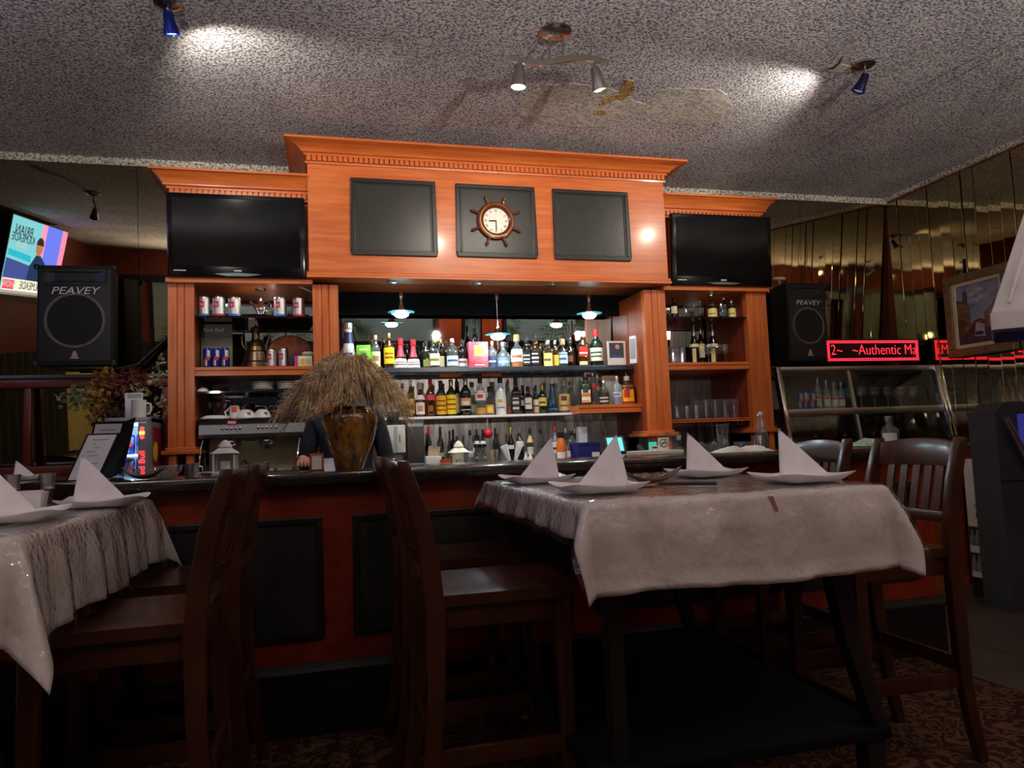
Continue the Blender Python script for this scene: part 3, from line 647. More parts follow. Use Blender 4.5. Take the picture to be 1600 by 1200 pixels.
# ------------------------------------------------------------------ bar
bar = thing('panelled_bar', 'dark red panelled bar front with black panels and plinth', 'bar', (1.1, 3.45, 0))
XC, XE, YBF = -.86, 3.04, 3.20
MB().prism([(XC, YBF), (XE, YBF), (XE, 3.66), (XC + .19, 3.66), (-1.62, 4.47), (-1.945, 4.285)], .02, 1.02, lambda a, b_, d: (a, b_, d)).build('body', BARRED, bar, smooth=0)
MB().prism([(XC - .005, YBF - .03), (XE + .02, YBF - .03), (XE + .02, 3.6), (XC + .2, 3.6), (-1.6, 4.40), (-1.97, 4.27)], 0, .245, lambda a, b_, d: (a, b_, d)).build('plinth', BLK, bar, smooth=0, bevel=.004)
b = MB(); f = lambda a, b_, d: (d, a, b_)
b.prism([(YBF - .04, .245), (YBF - .04, .262), (YBF - .028, .275), (YBF - .012, .29), (YBF + .01, .29), (YBF + .01, .245)], XC - .01, XE + .03, f); b.build('base_moulding', BLK, bar, smooth=0)
d45 = Vector((-1, 1, 0)).normalized(); n45 = Vector((-1, -1, 0)).normalized()
b = MB(); p0 = Vector((XC, YBF, 0)); p1 = p0 + d45 * 1.5
for (o, z0, z1) in ((.04, .245, .265), (.02, .265, .29)): b.hexa([p0 + n45 * o + Vector((0, 0, z0)), p1 + n45 * o + Vector((0, 0, z0)), p1 + Vector((0, 0, z0)), p0 + Vector((0, 0, z0)), p0 + n45 * o + Vector((0, 0, z1)), p1 + n45 * o + Vector((0, 0, z1)), p1 + Vector((0, 0, z1)), p0 + Vector((0, 0, z1))])
b.build('base_moulding', BLK, bar, smooth=0)
for (x0, x1) in ((-.80, -.036), (.090, 1.045), (1.165, 2.122), (2.240, 2.93)):
    pn = MB().box(x0 + .02, x1 - .02, YBF - .004, YBF + .01, .405, .865).build('bar_panel', BLKP, bar, smooth=0)
    MB().frame(x0, x1, .385, .885, .024, YBF - .018, YBF + .01).build('panel_frame', BLK, pn, smooth=0, bevel=.005)
MB().hexa([(3.045, 3.24, .0), (3.10, 3.30, .0), (3.10, 3.62, .0), (3.045, 3.62, .0), (3.045, 3.24, .98), (3.10, 3.30, .98), (3.10, 3.62, .98), (3.045, 3.62, .98)]).build('end_panel', mat('pale_laminate_end', (168, 158, 144), .4), bar, smooth=0)
top = MB().prism([(XC - .04, 3.10), (3.09, 3.10), (3.09, 3.72), (XC + .22, 3.72), (-1.60, 4.54), (-2.02, 4.26)], 1.022, 1.07, lambda a, b_, d: (a, b_, d)).build('bar_counter_top', CNT, bevel=.014, at=(1.1, 3.4, 1.022))
tag(top, 'black polished bar counter top with rounded edge', 'counter top')
# red framed glazed rail in front of the mirror at the left end
t = thing('glazed_rail', 'dark red wooden rail frame in front of the left mirror', 'rail', (-1.9, 5.0, 1.05))
RRD = mat('dark_red_rail_wood', (130, 46, 26), .35, coat=.3)
MB().box(XL + .01, -.95, 4.955, 5.045, 1.60, 1.655).build('top_rail', RRD, t, bevel=.006)
MB().box(XL + .01, -.95, 4.93, 5.055, 1.655, 1.675).build('ledge', mat('grey_ledge', (120, 120, 136), .3), t, bevel=.004)
MB().box(XL + .01, -.95, 4.965, 5.04, 1.06, 1.125).build('bottom_rail', RRD, t, bevel=.006)
for x in (-2.62, -1.77, -1.0): MB().box(x - .02, x + .02, 4.972, 5.03, 1.125, 1.60).build('mullion', RRD, t, bevel=.004)
MB().box(XL + .01, -.95, 4.97, 5.04, 1.0, 1.06).build('sill', RRD, t, bevel=.004)
# ------------------------------------------------------------------ loudspeakers
def speaker(loc, rz, w, h, label, d=.30):
    t = thing('loudspeaker', label, 'loudspeaker', loc, rz, group='black loudspeakers')
    g = mat('black_speaker_carpet', (24, 24, 25), .7, bump=(220, .4)); face = mat('black_speaker_face', (38, 38, 39), .5, bump=(260, .25))
    x = w / 2
    MB().hexa([(-x, 0, 0), (x, 0, 0), (x * .72, d, 0), (-x * .72, d, 0), (-x, 0, h), (x, 0, h), (x * .72, d, h), (-x * .72, d, h)]).build('cabinet', g, t, local=True, bevel=.012)
    MB().box(-x * .93, x * .93, -.006, .004, h * .04, h * .955).build('front_baffle', face, t, local=True, bevel=.004)
    hz0, hz1 = h * .80, h * .955
    hn = MB().frame(-x * .82, x * .82, hz0, hz1, .014, -.014, .0).build('horn_frame', face, t, local=True, bevel=.003)
    hb = MB(); a, c_ = x * .76, x * .18; za, zb = hz0 + .014, hz1 - .014; zm = (za + zb) / 2
    hb.quad((-a, -.010, za), (a, -.010, za), (c_, .0, zm - .010), (-c_, .0, zm - .010)); hb.quad((-a, -.010, zb), (-c_, .0, zm + .010), (c_, .0, zm + .010), (a, -.010, zb))
    hb.quad((-a, -.010, za), (-c_, .0, zm - .010), (-c_, .0, zm + .010), (-a, -.010, zb)); hb.quad((a, -.010, za), (a, -.010, zb), (c_, .0, zm + .010), (c_, .0, zm - .010))
    hb.build('horn_flare', mat('horn_black', (30, 30, 31), .35), hn, local=True, smooth=0, fix=False)
    MB().box(-c_, c_, -.0055, -.002, zm - .010, zm + .010).build('horn_throat', BLK, hn, local=True, smooth=0)
    wz = h * .445; wr_ = min(x * .80, h * .275)
    def disc(prof, name, m, par, n=36):
        b_ = MB(); q = MB().lathe(prof, n, cap=False); b_.v = [(v[0], -v[2], wz + v[1]) for v in q.v]; b_.f = q.f; return b_.build(name, m, par, local=True)
    ring_ = disc([(wr_ * .90, .010), (wr_ * .92, .014), (wr_ * 1.0, .014), (wr_ * 1.02, .006)], 'woofer_ring', mat('grey_woofer_ring', (98, 96, 94), .45), t)
    disc([(.001, .0085), (wr_ * .3, .009), (wr_ * .91, .0105)], 'woofer_grille', mat('woofer_grille_mesh', (30, 30, 31), .55, bump=(420, .6)), t)
    for k in range(8):
        a = R(22.5 + 45 * k); MB().sphere((wr_ * .96 * math.cos(a), -.014, wz + wr_ * .96 * math.sin(a)), .005, 8, 5).build('screw', NICKEL, ring_, local=True)
    sil = mat('silver_lettering', (222, 220, 216), .35)
    text('badge', 'PEAVEY', w * .145, sil, t, lambda a, b_, c: (a, -.016 - c, h * .735 + b_), sx=1.25, shear=.25)
    em = MB(); em.poly([(-.018, -.008, h * .085), (.018, -.008, h * .085), (.006, -.008, h * .085 + .034), (-.006, -.008, h * .085 + .034)]); em.build('emblem', mat('pale_red_emblem', (206, 150, 140), .5), t, local=True, smooth=0, fix=False)
    em = MB(); em.box(-.022, .022, -.009, -.006, h * .085 - .010, h * .085 - .004); em.build('emblem_bar', sil, t, local=True, smooth=0)
    for sx in (-1, 1):
        for z in (h * .02, h * .98): MB().box(sx * x * 1.004 - .012, sx * x * 1.004 + .012, -.012, .012, z - .014, z + .014).build('corner_guard', BLKPL, t, local=True, bevel=.004)
    return t
speaker((-1.43, 4.70, 1.705), R(-3), .415, .595, 'black loudspeaker on a bracket before the left mirror', .26)
speaker((3.48, 4.67, 1.682), R(2), .345, .59, 'black loudspeaker standing on the glass display case', .26)
t = thing('speaker_bracket', 'black steel bracket arm holding up the left loudspeaker', 'bracket', (-1.0, 5.0, 1.70))
MB().tube([(-1.36, 4.86, 1.672), (-1.15, 4.93, 1.73), (-.95, 4.99, 1.95)], .014).build('arm', BLK, t)
MB().box(-.99, -.90, 4.985, 5.02, 1.80, 2.05).build('wall_plate', BLK, t, bevel=.004)
MB().box(-1.56, -1.30, 4.74, 4.90, 1.688, 1.704).build('tray', BLK, t, bevel=.003)
# white plastic clip lamp on top of the right loudspeaker
t = thing('white_sensor', 'small white oval device on top of the right loudspeaker', 'sensor', (3.31, 4.74, 2.272))
MB().lathe([(.001, 2.300), (.045, 2.302), (.056, 2.312), (.05, 2.322), (.001, 2.326)], 18, (3.31, 4.74, 0), cap=False, ry=.6).build('cap', WHITE, t)
MB().lathe([(.012, 2.272), (.012, 2.304)], 10, (3.31, 4.74, 0)).build('stalk', mat('beige_plastic', (170, 160, 140), .5), t)
# ------------------------------------------------------------------ scrolling LED sign
a, c = W(1291, 533, 4.66), W(1436, 563, 4.66); zt = W(1436, 529, 4.66).z; z0 = (W(1291, 564, 4.66).z + c.z) / 2; z1 = z0 + .155
t = thing('led_sign', 'red scrolling LED sign with dotted border on the glass case', 'sign', (a.x, 4.68, z0))
X0, X1 = a.x, c.x - .005
MB().box(X0 - .02, X1 + .02, 4.662, 4.73, z0 - .012, z1 + .012).build('housing', BLKPL, t, bevel=.004)
MB().box(X0 - .004, X1 + .004, 4.656, 4.663, z0 - .002, z1 + .002).build('panel', mat('led_dark_panel', (34, 6, 8), .4), t, smooth=0)
LED = glow('led_red', (255, 44, 62), 2.2)
b = MB(); s = .0085; n = int((X1 - X0) / .0125)
for i in range(n + 1):
    x = X0 + (X1 - X0 - s) * i / n
    for z in (z0, z0 + .012, z1 - s, z1 - .012 - s): b.box(x, x + s, 4.652, 4.657, z, z + s * .8)
m_ = int((z1 - z0) / .0125)
for i in range(2, m_ - 1):
    z = z0 + (z1 - z0 - s) * i / m_
    for x in (X0, X0 + .012, X1 - s, X1 - .012 - s): b.box(x, x + s * .8, 4.652, 4.657, z, z + s)
o = b.build('border_dots', LED, t, smooth=0); o['kind'] = 'stuff'
text('lettering', '2~   ~Authentic Ma', .118, LED, t, lambda x, y, z: (X0 + .028 + x - t.location.x, -.027 - z, .080 + y * .95), align='LEFT', fit=X1 - X0 - .050, thin=-.0018)
# ------------------------------------------------------------------ glass display case
t = thing('display_case', 'stainless steel glass-fronted display case beside the back bar', 'display case', (3.81, 4.75, 1.0))
cx0, cx1, yt0, yb0 = 3.13, 4.50, 4.58, 4.47
zt = W(1330, 572, 4.58).z; zm = W(1330, 637, 4.53).z
def yfr(z): return yb0 + (yt0 - yb0) * (z - 1.0) / (zt - 1.0)
MB().box(cx0, cx1, yt0, 4.96, zt - .035, zt).build('top', STEEL, t, bevel=.005)
MB().box(cx0, cx1, yb0, 4.96, 1.0, 1.03).build('base', STEEL, t, bevel=.004)
for x in (cx0, cx1): MB().hexa([(x - .018, yb0 - .02, 1.0), (x + .018, yb0 - .02, 1.0), (x + .018, yb0 + .03, 1.0), (x - .018, yb0 + .03, 1.0), (x - .018, yt0 - .02, zt), (x + .018, yt0 - .02, zt), (x + .018, yt0 + .03, zt), (x - .018, yt0 + .03, zt)]).build('corner_post', CHROME, t, bevel=.008)
MB().box(cx0, cx1, yfr(zm) - .005, 4.95, zm - .05, zm).build('middle_shelf', STEEL, t, bevel=.004)
MB().box(cx0 + .002, cx1, 4.955, 4.962, 1.03, zt - .035).build('back_panel', mat('dark_case_back', (96, 98, 92), .25, metal=.5), t, smooth=0)
GP = glass('case_glass', (226, 232, 230), .03, 1.2)
for k, (xa, xb) in enumerate(((cx0 + .02, cx0 + .58), (cx0 + .61, cx1 - .02))):
    for (za, zb) in ((1.03, zm - .05), (zm, zt - .035)):
        MB().quad((xa, yfr(za) + .012, za), (xb, yfr(za) + .012, za), (xb, yfr(zb) + .012, zb), (xa, yfr(zb) + .012, zb)).build('glass_pane', GP, t, smooth=0)
for za, zb in ((1.03, zm - .05), (zm, zt - .035)):
    x = cx0 + .595; MB().hexa([(x - .012, yfr(za), za), (x + .012, yfr(za), za), (x + .012, yfr(za) + .02, za), (x - .012, yfr(za) + .02, za), (x - .012, yfr(zb), zb), (x + .012, yfr(zb), zb), (x + .012, yfr(zb) + .02, zb), (x - .012, yfr(zb) + .02, zb)]).build('divider', STEEL, t, smooth=0)
MB().box(cx0 + .03, cx1 - .03, 4.60, 4.95, 1.14, 1.146).build('glass_shelf', GSH, t, smooth=0)
for xa, xb in ((cx0 + .05, cx0 + .3),): MB().box(xa, xb, 4.93, 4.95, zm + .02, zm + .24).build('white_card', mat('grey_white_card', (170, 172, 170), .6), t, smooth=0)
CASE_Z1, CASE_Z0 = zm, 1.03
t = thing('case_cabinet', 'orange wooden base cabinet under the display case', 'cabinet', (3.8, 4.7, 0))
MB().box(3.11, 4.50, 4.42, 4.98, .0, .985).build('body', CHV, t, smooth=0); MB().box(3.15, 3.78, 4.40, 4.42, .12, .93).build('door', CHV, t, bevel=.004); MB().box(3.82, 4.46, 4.40, 4.42, .12, .93).build('door', CHV, t, bevel=.004)
# ------------------------------------------------------------------ framed canal painting on the right wall
PX_ = 4.47; ya, yb2, za, zb = 4.40, 3.865, 1.655, 2.255
t = thing('framed_painting', 'gilt framed canal painting on the mirrored right wall', 'painting', (4.50, (ya + yb2) / 2, za))
GILT = mat('worn_gilt_frame', (142, 124, 88), .4, metal=.4, var=(30, (108, 92, 62), .2), bump=(80, .3))
def rw(name, y0, y1, z0, z1, x0, x1, m, par=t, bevel=0): return MB().box(x0, x1, min(y0, y1), max(y0, y1), z0, z1).build(name, m, par, smooth=0, bevel=bevel)
fw = .062
for nm, y0, y1, z0, z1 in (('frame_rail', ya, yb2, za, za + fw), ('frame_rail', ya, yb2, zb - fw, zb), ('frame_stile', ya, ya - fw, za + fw, zb - fw), ('frame_stile', yb2, yb2 + fw, za + fw, zb - fw)): rw(nm, y0, y1, z0, z1, 4.455, 4.51, GILT, t, .010)
LIN = mat('cream_linen_liner', (206, 190, 160), .7); lw = .024
for y0, y1, z0, z1 in ((ya - fw, yb2 + fw, za + fw, za + fw + lw), (ya - fw, yb2 + fw, zb - fw - lw, zb - fw), (ya - fw, ya - fw - lw, za + fw + lw, zb - fw - lw), (yb2 + fw, yb2 + fw + lw, za + fw + lw, zb - fw - lw)): rw('liner', y0, y1, z0, z1, 4.472, 4.50, LIN)
cy0, cy1, cz0, cz1 = ya - fw - lw, yb2 + fw + lw, za + fw + lw, zb - fw - lw
canvas = rw('canvas', cy0, cy1, cz0, cz1, 4.484, 4.50, mat('painted_blue_sky', (88, 112, 164), .6, var=(6, (170, 172, 176), .15), stretch=(1, 1, 2.4)))
def art(name, pts, col, k, var=None):
    b_ = MB(); b_.poly([(4.484 - .0008 * k, cy0 + (cy1 - cy0) * a_, cz0 + (cz1 - cz0) * b2) for a_, b2 in pts]); b_.build(name, mat('paint_%d_%d_%d' % col, col, .6, var=(24, [max(0, q * .78) for q in col], .1)), canvas, smooth=0, fix=False)
art('painted_water', [(0, 0), (1, 0), (1, .34), (0, .34)], (74, 56, 70), 1)
art('painted_light', [(.36, .12), (.60, .10), (.60, .30), (.42, .36)], (190, 190, 190), 2)
art('painted_house', [(0, .10), (.30, .28), (.30, .62), (.22, .68), (0, .72)], (134, 104, 62), 3)
art('painted_house', [(0, .08), (.18, .22), (.18, .42), (0, .46)], (110, 74, 50), 4)
art('painted_roof', [(0, .72), (.22, .68), (.32, .63), (.28, .66), (.20, .74), (0, .77)], (120, 66, 46), 4)
art('painted_tower', [(.16, .70), (.26, .69), (.26, .86), (.21, .93), (.16, .86)], (92, 70, 66), 5)
art('painted_house', [(.62, .26), (1, .16), (1, .70), (.86, .66), (.80, .60), (.62, .48)], (150, 112, 100), 3)
art('painted_house', [(.70, .28), (.82, .24), (.82, .56), (.70, .50)], (178, 136, 116), 4)
art('painted_bridge', [(.26, .28), (.38, .38), (.50, .41), (.62, .37), (.72, .28), (.66, .28), (.56, .34), (.50, .355), (.42, .34), (.34, .28)], (120, 78, 64), 5)
art('painted_boat', [(.40, .14), (.56, .13), (.58, .18), (.49, .20), (.38, .18)], (52, 50, 58), 6)
for k in range(6): art('painted_window', [(.05 + .08 * (k % 3), .30 + .16 * (k // 3)), (.08 + .08 * (k % 3), .31 + .16 * (k // 3)), (.08 + .08 * (k % 3), .37 + .16 * (k // 3)), (.05 + .08 * (k % 3), .37 + .16 * (k // 3))], (70, 52, 40), 6)
for (a_, b2, r_) in ((.34, .84, .10), (.52, .88, .12), (.62, .76, .13), (.44, .72, .10)): art('painted_cloud', [(a_ + r_ * math.cos(k * .628), b2 + .35 * r_ * math.sin(k * .628)) for k in range(10)], (196, 190, 180), 1)
# ------------------------------------------------------------------ dark host stand, beer cartons, white hood at the right edge
t = thing('host_stand', 'dark grey host stand with a touch screen by the right wall', 'host stand', (4.27, 3.8, 0))
GREY = mat('charcoal_laminate', (62, 66, 70), .5)
MB().prism([(4.066, 1.235), (4.066, 1.16), (4.07, 0), (4.50, 0), (4.50, 1.30), (4.16, 1.30)], 3.70, 3.90, lambda a, b_, d: (a, d, b_)).build('body', GREY, t, smooth=0)
MB().box(4.075, 4.49, 3.694, 3.702, .80, .806).build('seam', BLK, t, smooth=0)
s0 = W(1570, 652, 3.66); s1 = W(1604, 716, 3.66)
MB().tube([tuple(s0), tuple(s1), tuple(s1 + (s1 - s0) * .6)], .022, 10).build('silver_rail', mirror('satin_silver', (190, 190, 196), .3), t)
MB().hexa([(4.24, 3.68, 1.04), (4.50, 3.68, 1.0), (4.50, 3.70, 1.0), (4.24, 3.70, 1.04), (4.24, 3.68, 1.22), (4.50, 3.68, 1.24), (4.50, 3.70, 1.24), (4.24, 3.70, 1.22)]).build('touch_screen', glow('violet_screen', (70, 70, 170), .4), t, smooth=0)
tag(MB().box(4.25, 4.50, 3.93, 4.15, 0, .129).build('pallet', BLK, bevel=.004, at=(4.37, 4.04, 0)), 'low black pallet under the beer cartons', 'pallet')
for k, (z0, z1, lab) in enumerate(((.13, .30, 'lower printed beer bottle carton on the black pallet by the bar end'), (.302, .475, 'printed beer bottle carton stacked between two others'), (.477, .93, 'tall white carton on top of the beer cartons'))):
    x0, y0 = 4.25, 3.93
    bc = thing('beer_carton', lab, 'carton', (x0 + .13, y0 + .13, z0), group='cartons by the bar end')
    MB().box(x0, x0 + .25, y0, y0 + .22, z0, z1).build('box', mat('white_carton', (214, 212, 206), .6), bc, bevel=.003)
    if k < 2:
        pr = MB().box(x0 - .002, x0 + .001, y0 + .004, y0 + .216, z0 + .045, z1 - .004).build('printed_band', mat('dark_green_print', (30, 44, 40), .5), bc, smooth=0)
        for q in range(5): MB().lathe([(.016, z0 + .05), (.016, z0 + .10), (.007, z0 + .125), (.007, z0 + .15)], 8, (x0 - .002, y0 + .03 + .04 * q, 0)).build('printed_bottle', mat('printed_bottle_tone', (120, 128, 118), .5), pr)
    else:
        for (xa, xb, za, zb) in ((.06, .13, .30, .308), (.06, .16, .135, .143), (.06, .15, .118, .126), (.06, .14, .10, .108), (.06, .15, .06, .09)): MB().box(x0 - .0012, x0, y0 + xa, y0 + xb, z0 + za, z0 + zb).build('print_line', INK, bc, smooth=0)
hd = thing('white_hood', 'white tapered extractor hood hanging at the right edge', 'hood', (3.25, 2.55, 1.58))
WH = mat('white_enamel', (214, 208, 206), .4)
hb0 = Vector((2.88, 2.60, 0)); hf = Vector((2.88, 2.60, 0)).normalized(); hr = Vector((hf.y, -hf.x, 0))     # left side runs along the line of sight
def hpt(a, b_, z): return hb0 + hr * a + hf * b_ + Vector((0, 0, z))
def hblock(a0, a1, b0, b1, z0, c0, c1, d0, d1, z1): return MB().hexa([hpt(a0, b0, z0), hpt(a1, b0, z0), hpt(a1, b1, z0), hpt(a0, b1, z0), hpt(c0, d0, z1), hpt(c1, d0, z1), hpt(c1, d1, z1), hpt(c0, d1, z1)])
hblock(.004, .80, .004, .55, 1.66, .27, .60, .16, .42, 2.42).build('taper', WH, hd, smooth=0, bevel=.006)
for q in (.36, .50): MB().tube([tuple(hpt(q, .29, 2.42)), tuple(hpt(q, .29, CEIL - .001))], .006, 8).build('hanging_rod', STEEL, hd)
hblock(0, .81, 0, .56, 1.583, 0, .81, 0, .56, 1.66).build('lip', WH, hd, smooth=0, bevel=.004)
hblock(.01, .80, .01, .55, 1.573, .01, .80, .01, .55, 1.584).build('filter', BLK, hd, smooth=0)
MB().bar(hpt(.075, .002, 1.70), hpt(.27, .115, 2.30), .012, .006, tuple(-hf)).build('seam_ridge', WH, hd, smooth=0)
# ------------------------------------------------------------------ tables, cloths, stools
TZ = 1.004
def table(x0, x1, y0, y1, label):
    cx, cy = (x0 + x1) / 2, (y0 + y1) / 2
    t = thing('pub_table', label, 'table', (cx, cy, 0), group='tall pub tables')
    MB().box(x0, x1, y0, y1, TZ - .034, TZ - .003).build('tabletop', BLK, t, bevel=.006)
    MB().box(x0 + .10, x1 - .10, y0 + .10, y1 - .10, TZ - .13, TZ - .034).build('apron', BLK, t, bevel=.004)
    MB().box(x0 + .005, x1 - .005, y0 + .03, y1 - .01, .285, .32).build('lower_shelf', mat('navy_black_shelf', (9, 9, 13), .7, spec=.15), t, bevel=.008)
    for sx in (-1, 1):
        for sy in (-1, 1):
            ex = x1 if sx > 0 else x0; ey = y1 if sy > 0 else y0
            P = [(ex - sx * (.10 - .02), z_) for z_ in ()]
            pts = []; secs = []
            for z, inset, w in ((.32, .03, .045), (.42, .055, .05), (.55, .088, .055), (.70, .108, .062), (.82, .112, .072), (.97, .095, .09)):
                if sx < 0: inset, w = .085, .042
                pts.append((ex - sx * inset, ey - sy * (.06 + .3 * (inset - .03)), z)); secs.append((w, .05))
            MB().sweep(pts, secs).build('leg', BLK, t, bevel=.004)
            MB().sweep([(ex - sx * .05, ey - sy * .07, .008), (ex - sx * .05, ey - sy * .07, .285)], [(.05, .05), (.06, .06)]).build('foot', BLK, t, bevel=.004)
    return t
def drape(name, m, x0, x1, y0, y1, z, ov, lift=0, seed=0, fold=.012, nfold=26, step=.02, fl=.10):
    l, r, f, bk = ov; rnd = random.Random(seed); ph = [rnd.uniform(0, 6.28) for _ in range(8)]
    rho = .016
    def axis(a, b_, lo, hi):
        out = []; n1 = max(3, int(lo / .014)); n2 = int((b_ - a) / step); n3 = max(3, int(hi / .014))
        out += [a - lo * (1 - i / n1) for i in range(n1)]; out += [a + (b_ - a) * i / n2 for i in range(n2)]; out += [b_ + hi * i / n3 for i in range(n3 + 1)]; return out
    U, V = axis(x0, x1, l, r), axis(y0, y1, f, bk)
    def hang(d):
        arc = rho * math.pi / 2
        if d <= 0: return 0, 0
        if d < arc: th = d / rho; return rho * math.sin(th), rho * (1 - math.cos(th))
        return rho, rho + (d - arc)
    b_ = MB()
    for v in V:
        for u in U:
            a = max(x0 - u, u - x1, 0); c = max(y0 - v, v - y1, 0); sx = -1 if u < x0 else 1; sy = -1 if v < y0 else 1
            bx_, by_ = min(max(u, x0), x1), min(max(v, y0), y1)
            d = math.hypot(a, c)
            if d < 1e-6:
                zz = z + lift + .0012 * math.sin(u * 31 + ph[0]) * math.sin(v * 23 + ph[1]); b_.v.append((u, v, zz)); continue
            ph_ = math.atan2(c, a); o, dr = hang(d); ex = max(0, d - rho * 1.57)
            s_ = (v * 1.0 if c < 1e-6 else (u if a < 1e-6 else (x0 + y0)))
            wob = fold * min(1, ex / .10) * (math.sin(s_ * nfold + ph[2]) + .6 * math.sin(s_ * nfold * 1.9 + ph[3]) + .5 * math.sin(s_ * nfold * .43 + ph[4])) if (a < 1e-6 or c < 1e-6) else 0
            corner = math.sin(2 * ph_)
            flare = o + lift + ex * (fl + .30 * corner * corner) + wob * 1.0 + .010 * min(1, ex / .06)
            wave = .006 * min(1, ex / .1) * math.sin(s_ * 9 + ph[5])
            b_.v.append((bx_ + sx * math.cos(ph_) * flare, by_ + sy * math.sin(ph_) * flare, z + lift - dr * (.985 - .05 * corner) + wave))
    n = len(U)
    for j in range(len(V) - 1):
        for i in range(n - 1): k = j * n + i; b_.f.append((k, k + 1, k + n + 1, k + n))
    o = b_.build(name, m, smooth=180, at=((x0 + x1) / 2, (y0 + y1) / 2, z))
    return o
TABS = [((.640, 1.545, 1.79, 3.03), (.10, .12, .245, .10), 'right'), ((-1.56, -.66, 1.80, 3.00), (.12, .235, .24, .235), 'left')]
for (bx, ov, side) in TABS:
    table(*bx, 'black pub table with curved legs to the %s under a white cloth' % side)
    c = drape('tablecloth', CLOTH, *bx, TZ, ov, 0, 3 if side == 'right' else 8, .007 if side == 'right' else .011)
    md = c.modifiers.new('thick', 'SOLIDIFY'); md.thickness = .0016; md.offset = -1
    tag(c, 'white linen cloth draped over the %s pub table' % side, 'tablecloth', 'white tablecloths')
    c = drape('plastic_cover', PLAST, *bx, TZ, tuple(q - .045 if i == 2 else q + (.022 if side == 'right' else .03) for i, q in enumerate(ov)), .0055, 3 if side == 'right' else 8, .007 if side == 'right' else .011)
    tag(c, 'clear plastic sheet over the cloth of the %s table' % side, 'plastic sheet', 'clear plastic covers')
def make_stool():
    t = thing('bar_stool', 'x', 'bar stool', (0, 0, 0), 0, 'dark brown slat-back bar stools')
    b_ = MB(); n = 10; SZ = .74
    for j in range(n + 1):
        for i in range(n + 1):
            x = -.20 + .42 * i / n; y = -.215 + .43 * j / n; k = (2 * i / n - 1); q = (2 * j / n - 1)
            x += .012 * (1 - q * q) * (1 if i == n else 0)
            b_.v.append((x, y * (1 - .04 * (1 - i / n)), SZ - .010 * (1 - k * k) * (1 - q * q) - .004 * (max(abs(k), abs(q)) ** 8)))
    for j in range(n):
        for i in range(n): a = j * (n + 1) + i; b_.f.append((a, a + 1, a + n + 2, a + n + 1))
    m0 = len(b_.v); per = [i for i in range(n + 1)] + [(n + 1) * j + n for j in range(1, n + 1)] + [(n + 1) * n + i for i in range(n - 1, -1, -1)] + [(n + 1) * j for j in range(n - 1, 0, -1)]
    for p in per: v = b_.v[p]; b_.v.append((v[0] * .985, v[1] * .985, SZ - .036))
    L = len(per)
    for i in range(L): j = (i + 1) % L; b_.f.append((per[i], m0 + i, m0 + j, per[j]))
    b_.f.append(tuple(m0 + i for i in range(L)))
    b_.build('seat', STOOL, t, smooth=50, local=True)
    for s in (-1, 1):
        MB().sweep([(.186, s * .183, 0), (.182, s * .180, .40), (.180, s * .178, .705)], [(.034, .034), (.042, .042), (.046, .046)]).build('front_leg', STOOL, t, bevel=.004, local=True)
        pts = [(-.262, 0), (-.236, .12), (-.214, .28), (-.200, .48), (-.196, .70), (-.206, .82), (-.232, .97), (-.268, 1.085), (-.276, 1.118)]
        secs = [.036, .042, .048, .052, .056, .054, .048, .040, .030]
        MB().sweep([(x, s * (.198 - .01 * (z < .3)), z) for x, z in pts], [(w, .034) for w in secs]).build('back_post', STOOL, t, bevel=.005, local=True)
        MB().box(-.18, .165, s * .180 - .011, s * .180 + .011, .640, .704).build('seat_rail', STOOL, t, bevel=.002, local=True)
        MB().bar((-.212, s * .186, .285), (.18, s * .180, .285), .020, .052).build('stretcher', STOOL, t, bevel=.002, local=True)
    MB().box(.168, .19, -.165, .165, .640, .704).build('seat_rail', STOOL, t, bevel=.002, local=True)
    MB().box(-.205, -.183, -.18, .18, .640, .704).build('seat_rail', STOOL, t, bevel=.002, local=True)
    MB().bar((.182, -.165, .215), (.182, .165, .215), .022, .052).build('stretcher', STOOL, t, bevel=.002, local=True)
    MB().bar((-.213, -.18, .33), (-.213, .18, .33), .02, .048).build('stretcher', STOOL, t, bevel=.002, local=True)
    def bow(z0, z1, xc, dp, th, name, rise=0, n=10):
        b2 = MB(); st = 0
        for i in range(n + 1):
            q = 2 * i / n - 1; y = .182 * q; off = -dp * (1 - q * q); up = rise * (1 - q * q)
            xa = xc(z0) + off; xb = xc(z1) + off
            b2.v += [(xa - th / 2, y, z0), (xa + th / 2, y, z0), (xb + th / 2, y, z1 + up), (xb - th / 2, y, z1 + up)]
        for i in range(n):
            for k in range(4): a = i * 4 + k; c = i * 4 + (k + 1) % 4; b2.f.append((a, c, c + 4, a + 4))
        b2.f.append((3, 2, 1, 0)); e = n * 4; b2.f.append((e, e + 1, e + 2, e + 3)); b2.build(name, STOOL, t, smooth=50, bevel=.003, local=True)
    xc = lambda z: -.206 - .062 * max(0, (z - .82)) / .265
    bow(1.015, 1.098, xc, .022, .022, 'top_rail', .018); bow(.815, .855, xc, .018, .022, 'lower_rail')
    for k in range(5):
        y = -.118 + .059 * k; off = -.020 * (1 - (y / .182) ** 2)
        MB().hexa([(xc(.85) + off - .006, y - .017, .85), (xc(.85) + off + .006, y - .017, .85), (xc(.85) + off + .006, y + .017, .85), (xc(.85) + off - .006, y + .017, .85), (xc(1.02) + off - .006, y - .017, 1.02), (xc(1.02) + off + .006, y - .017, 1.02), (xc(1.02) + off + .006, y + .017, 1.02), (xc(1.02) + off - .006, y + .017, 1.02)]).build('slat', STOOL, t, smooth=0, local=True)
    return t
st0 = make_stool()
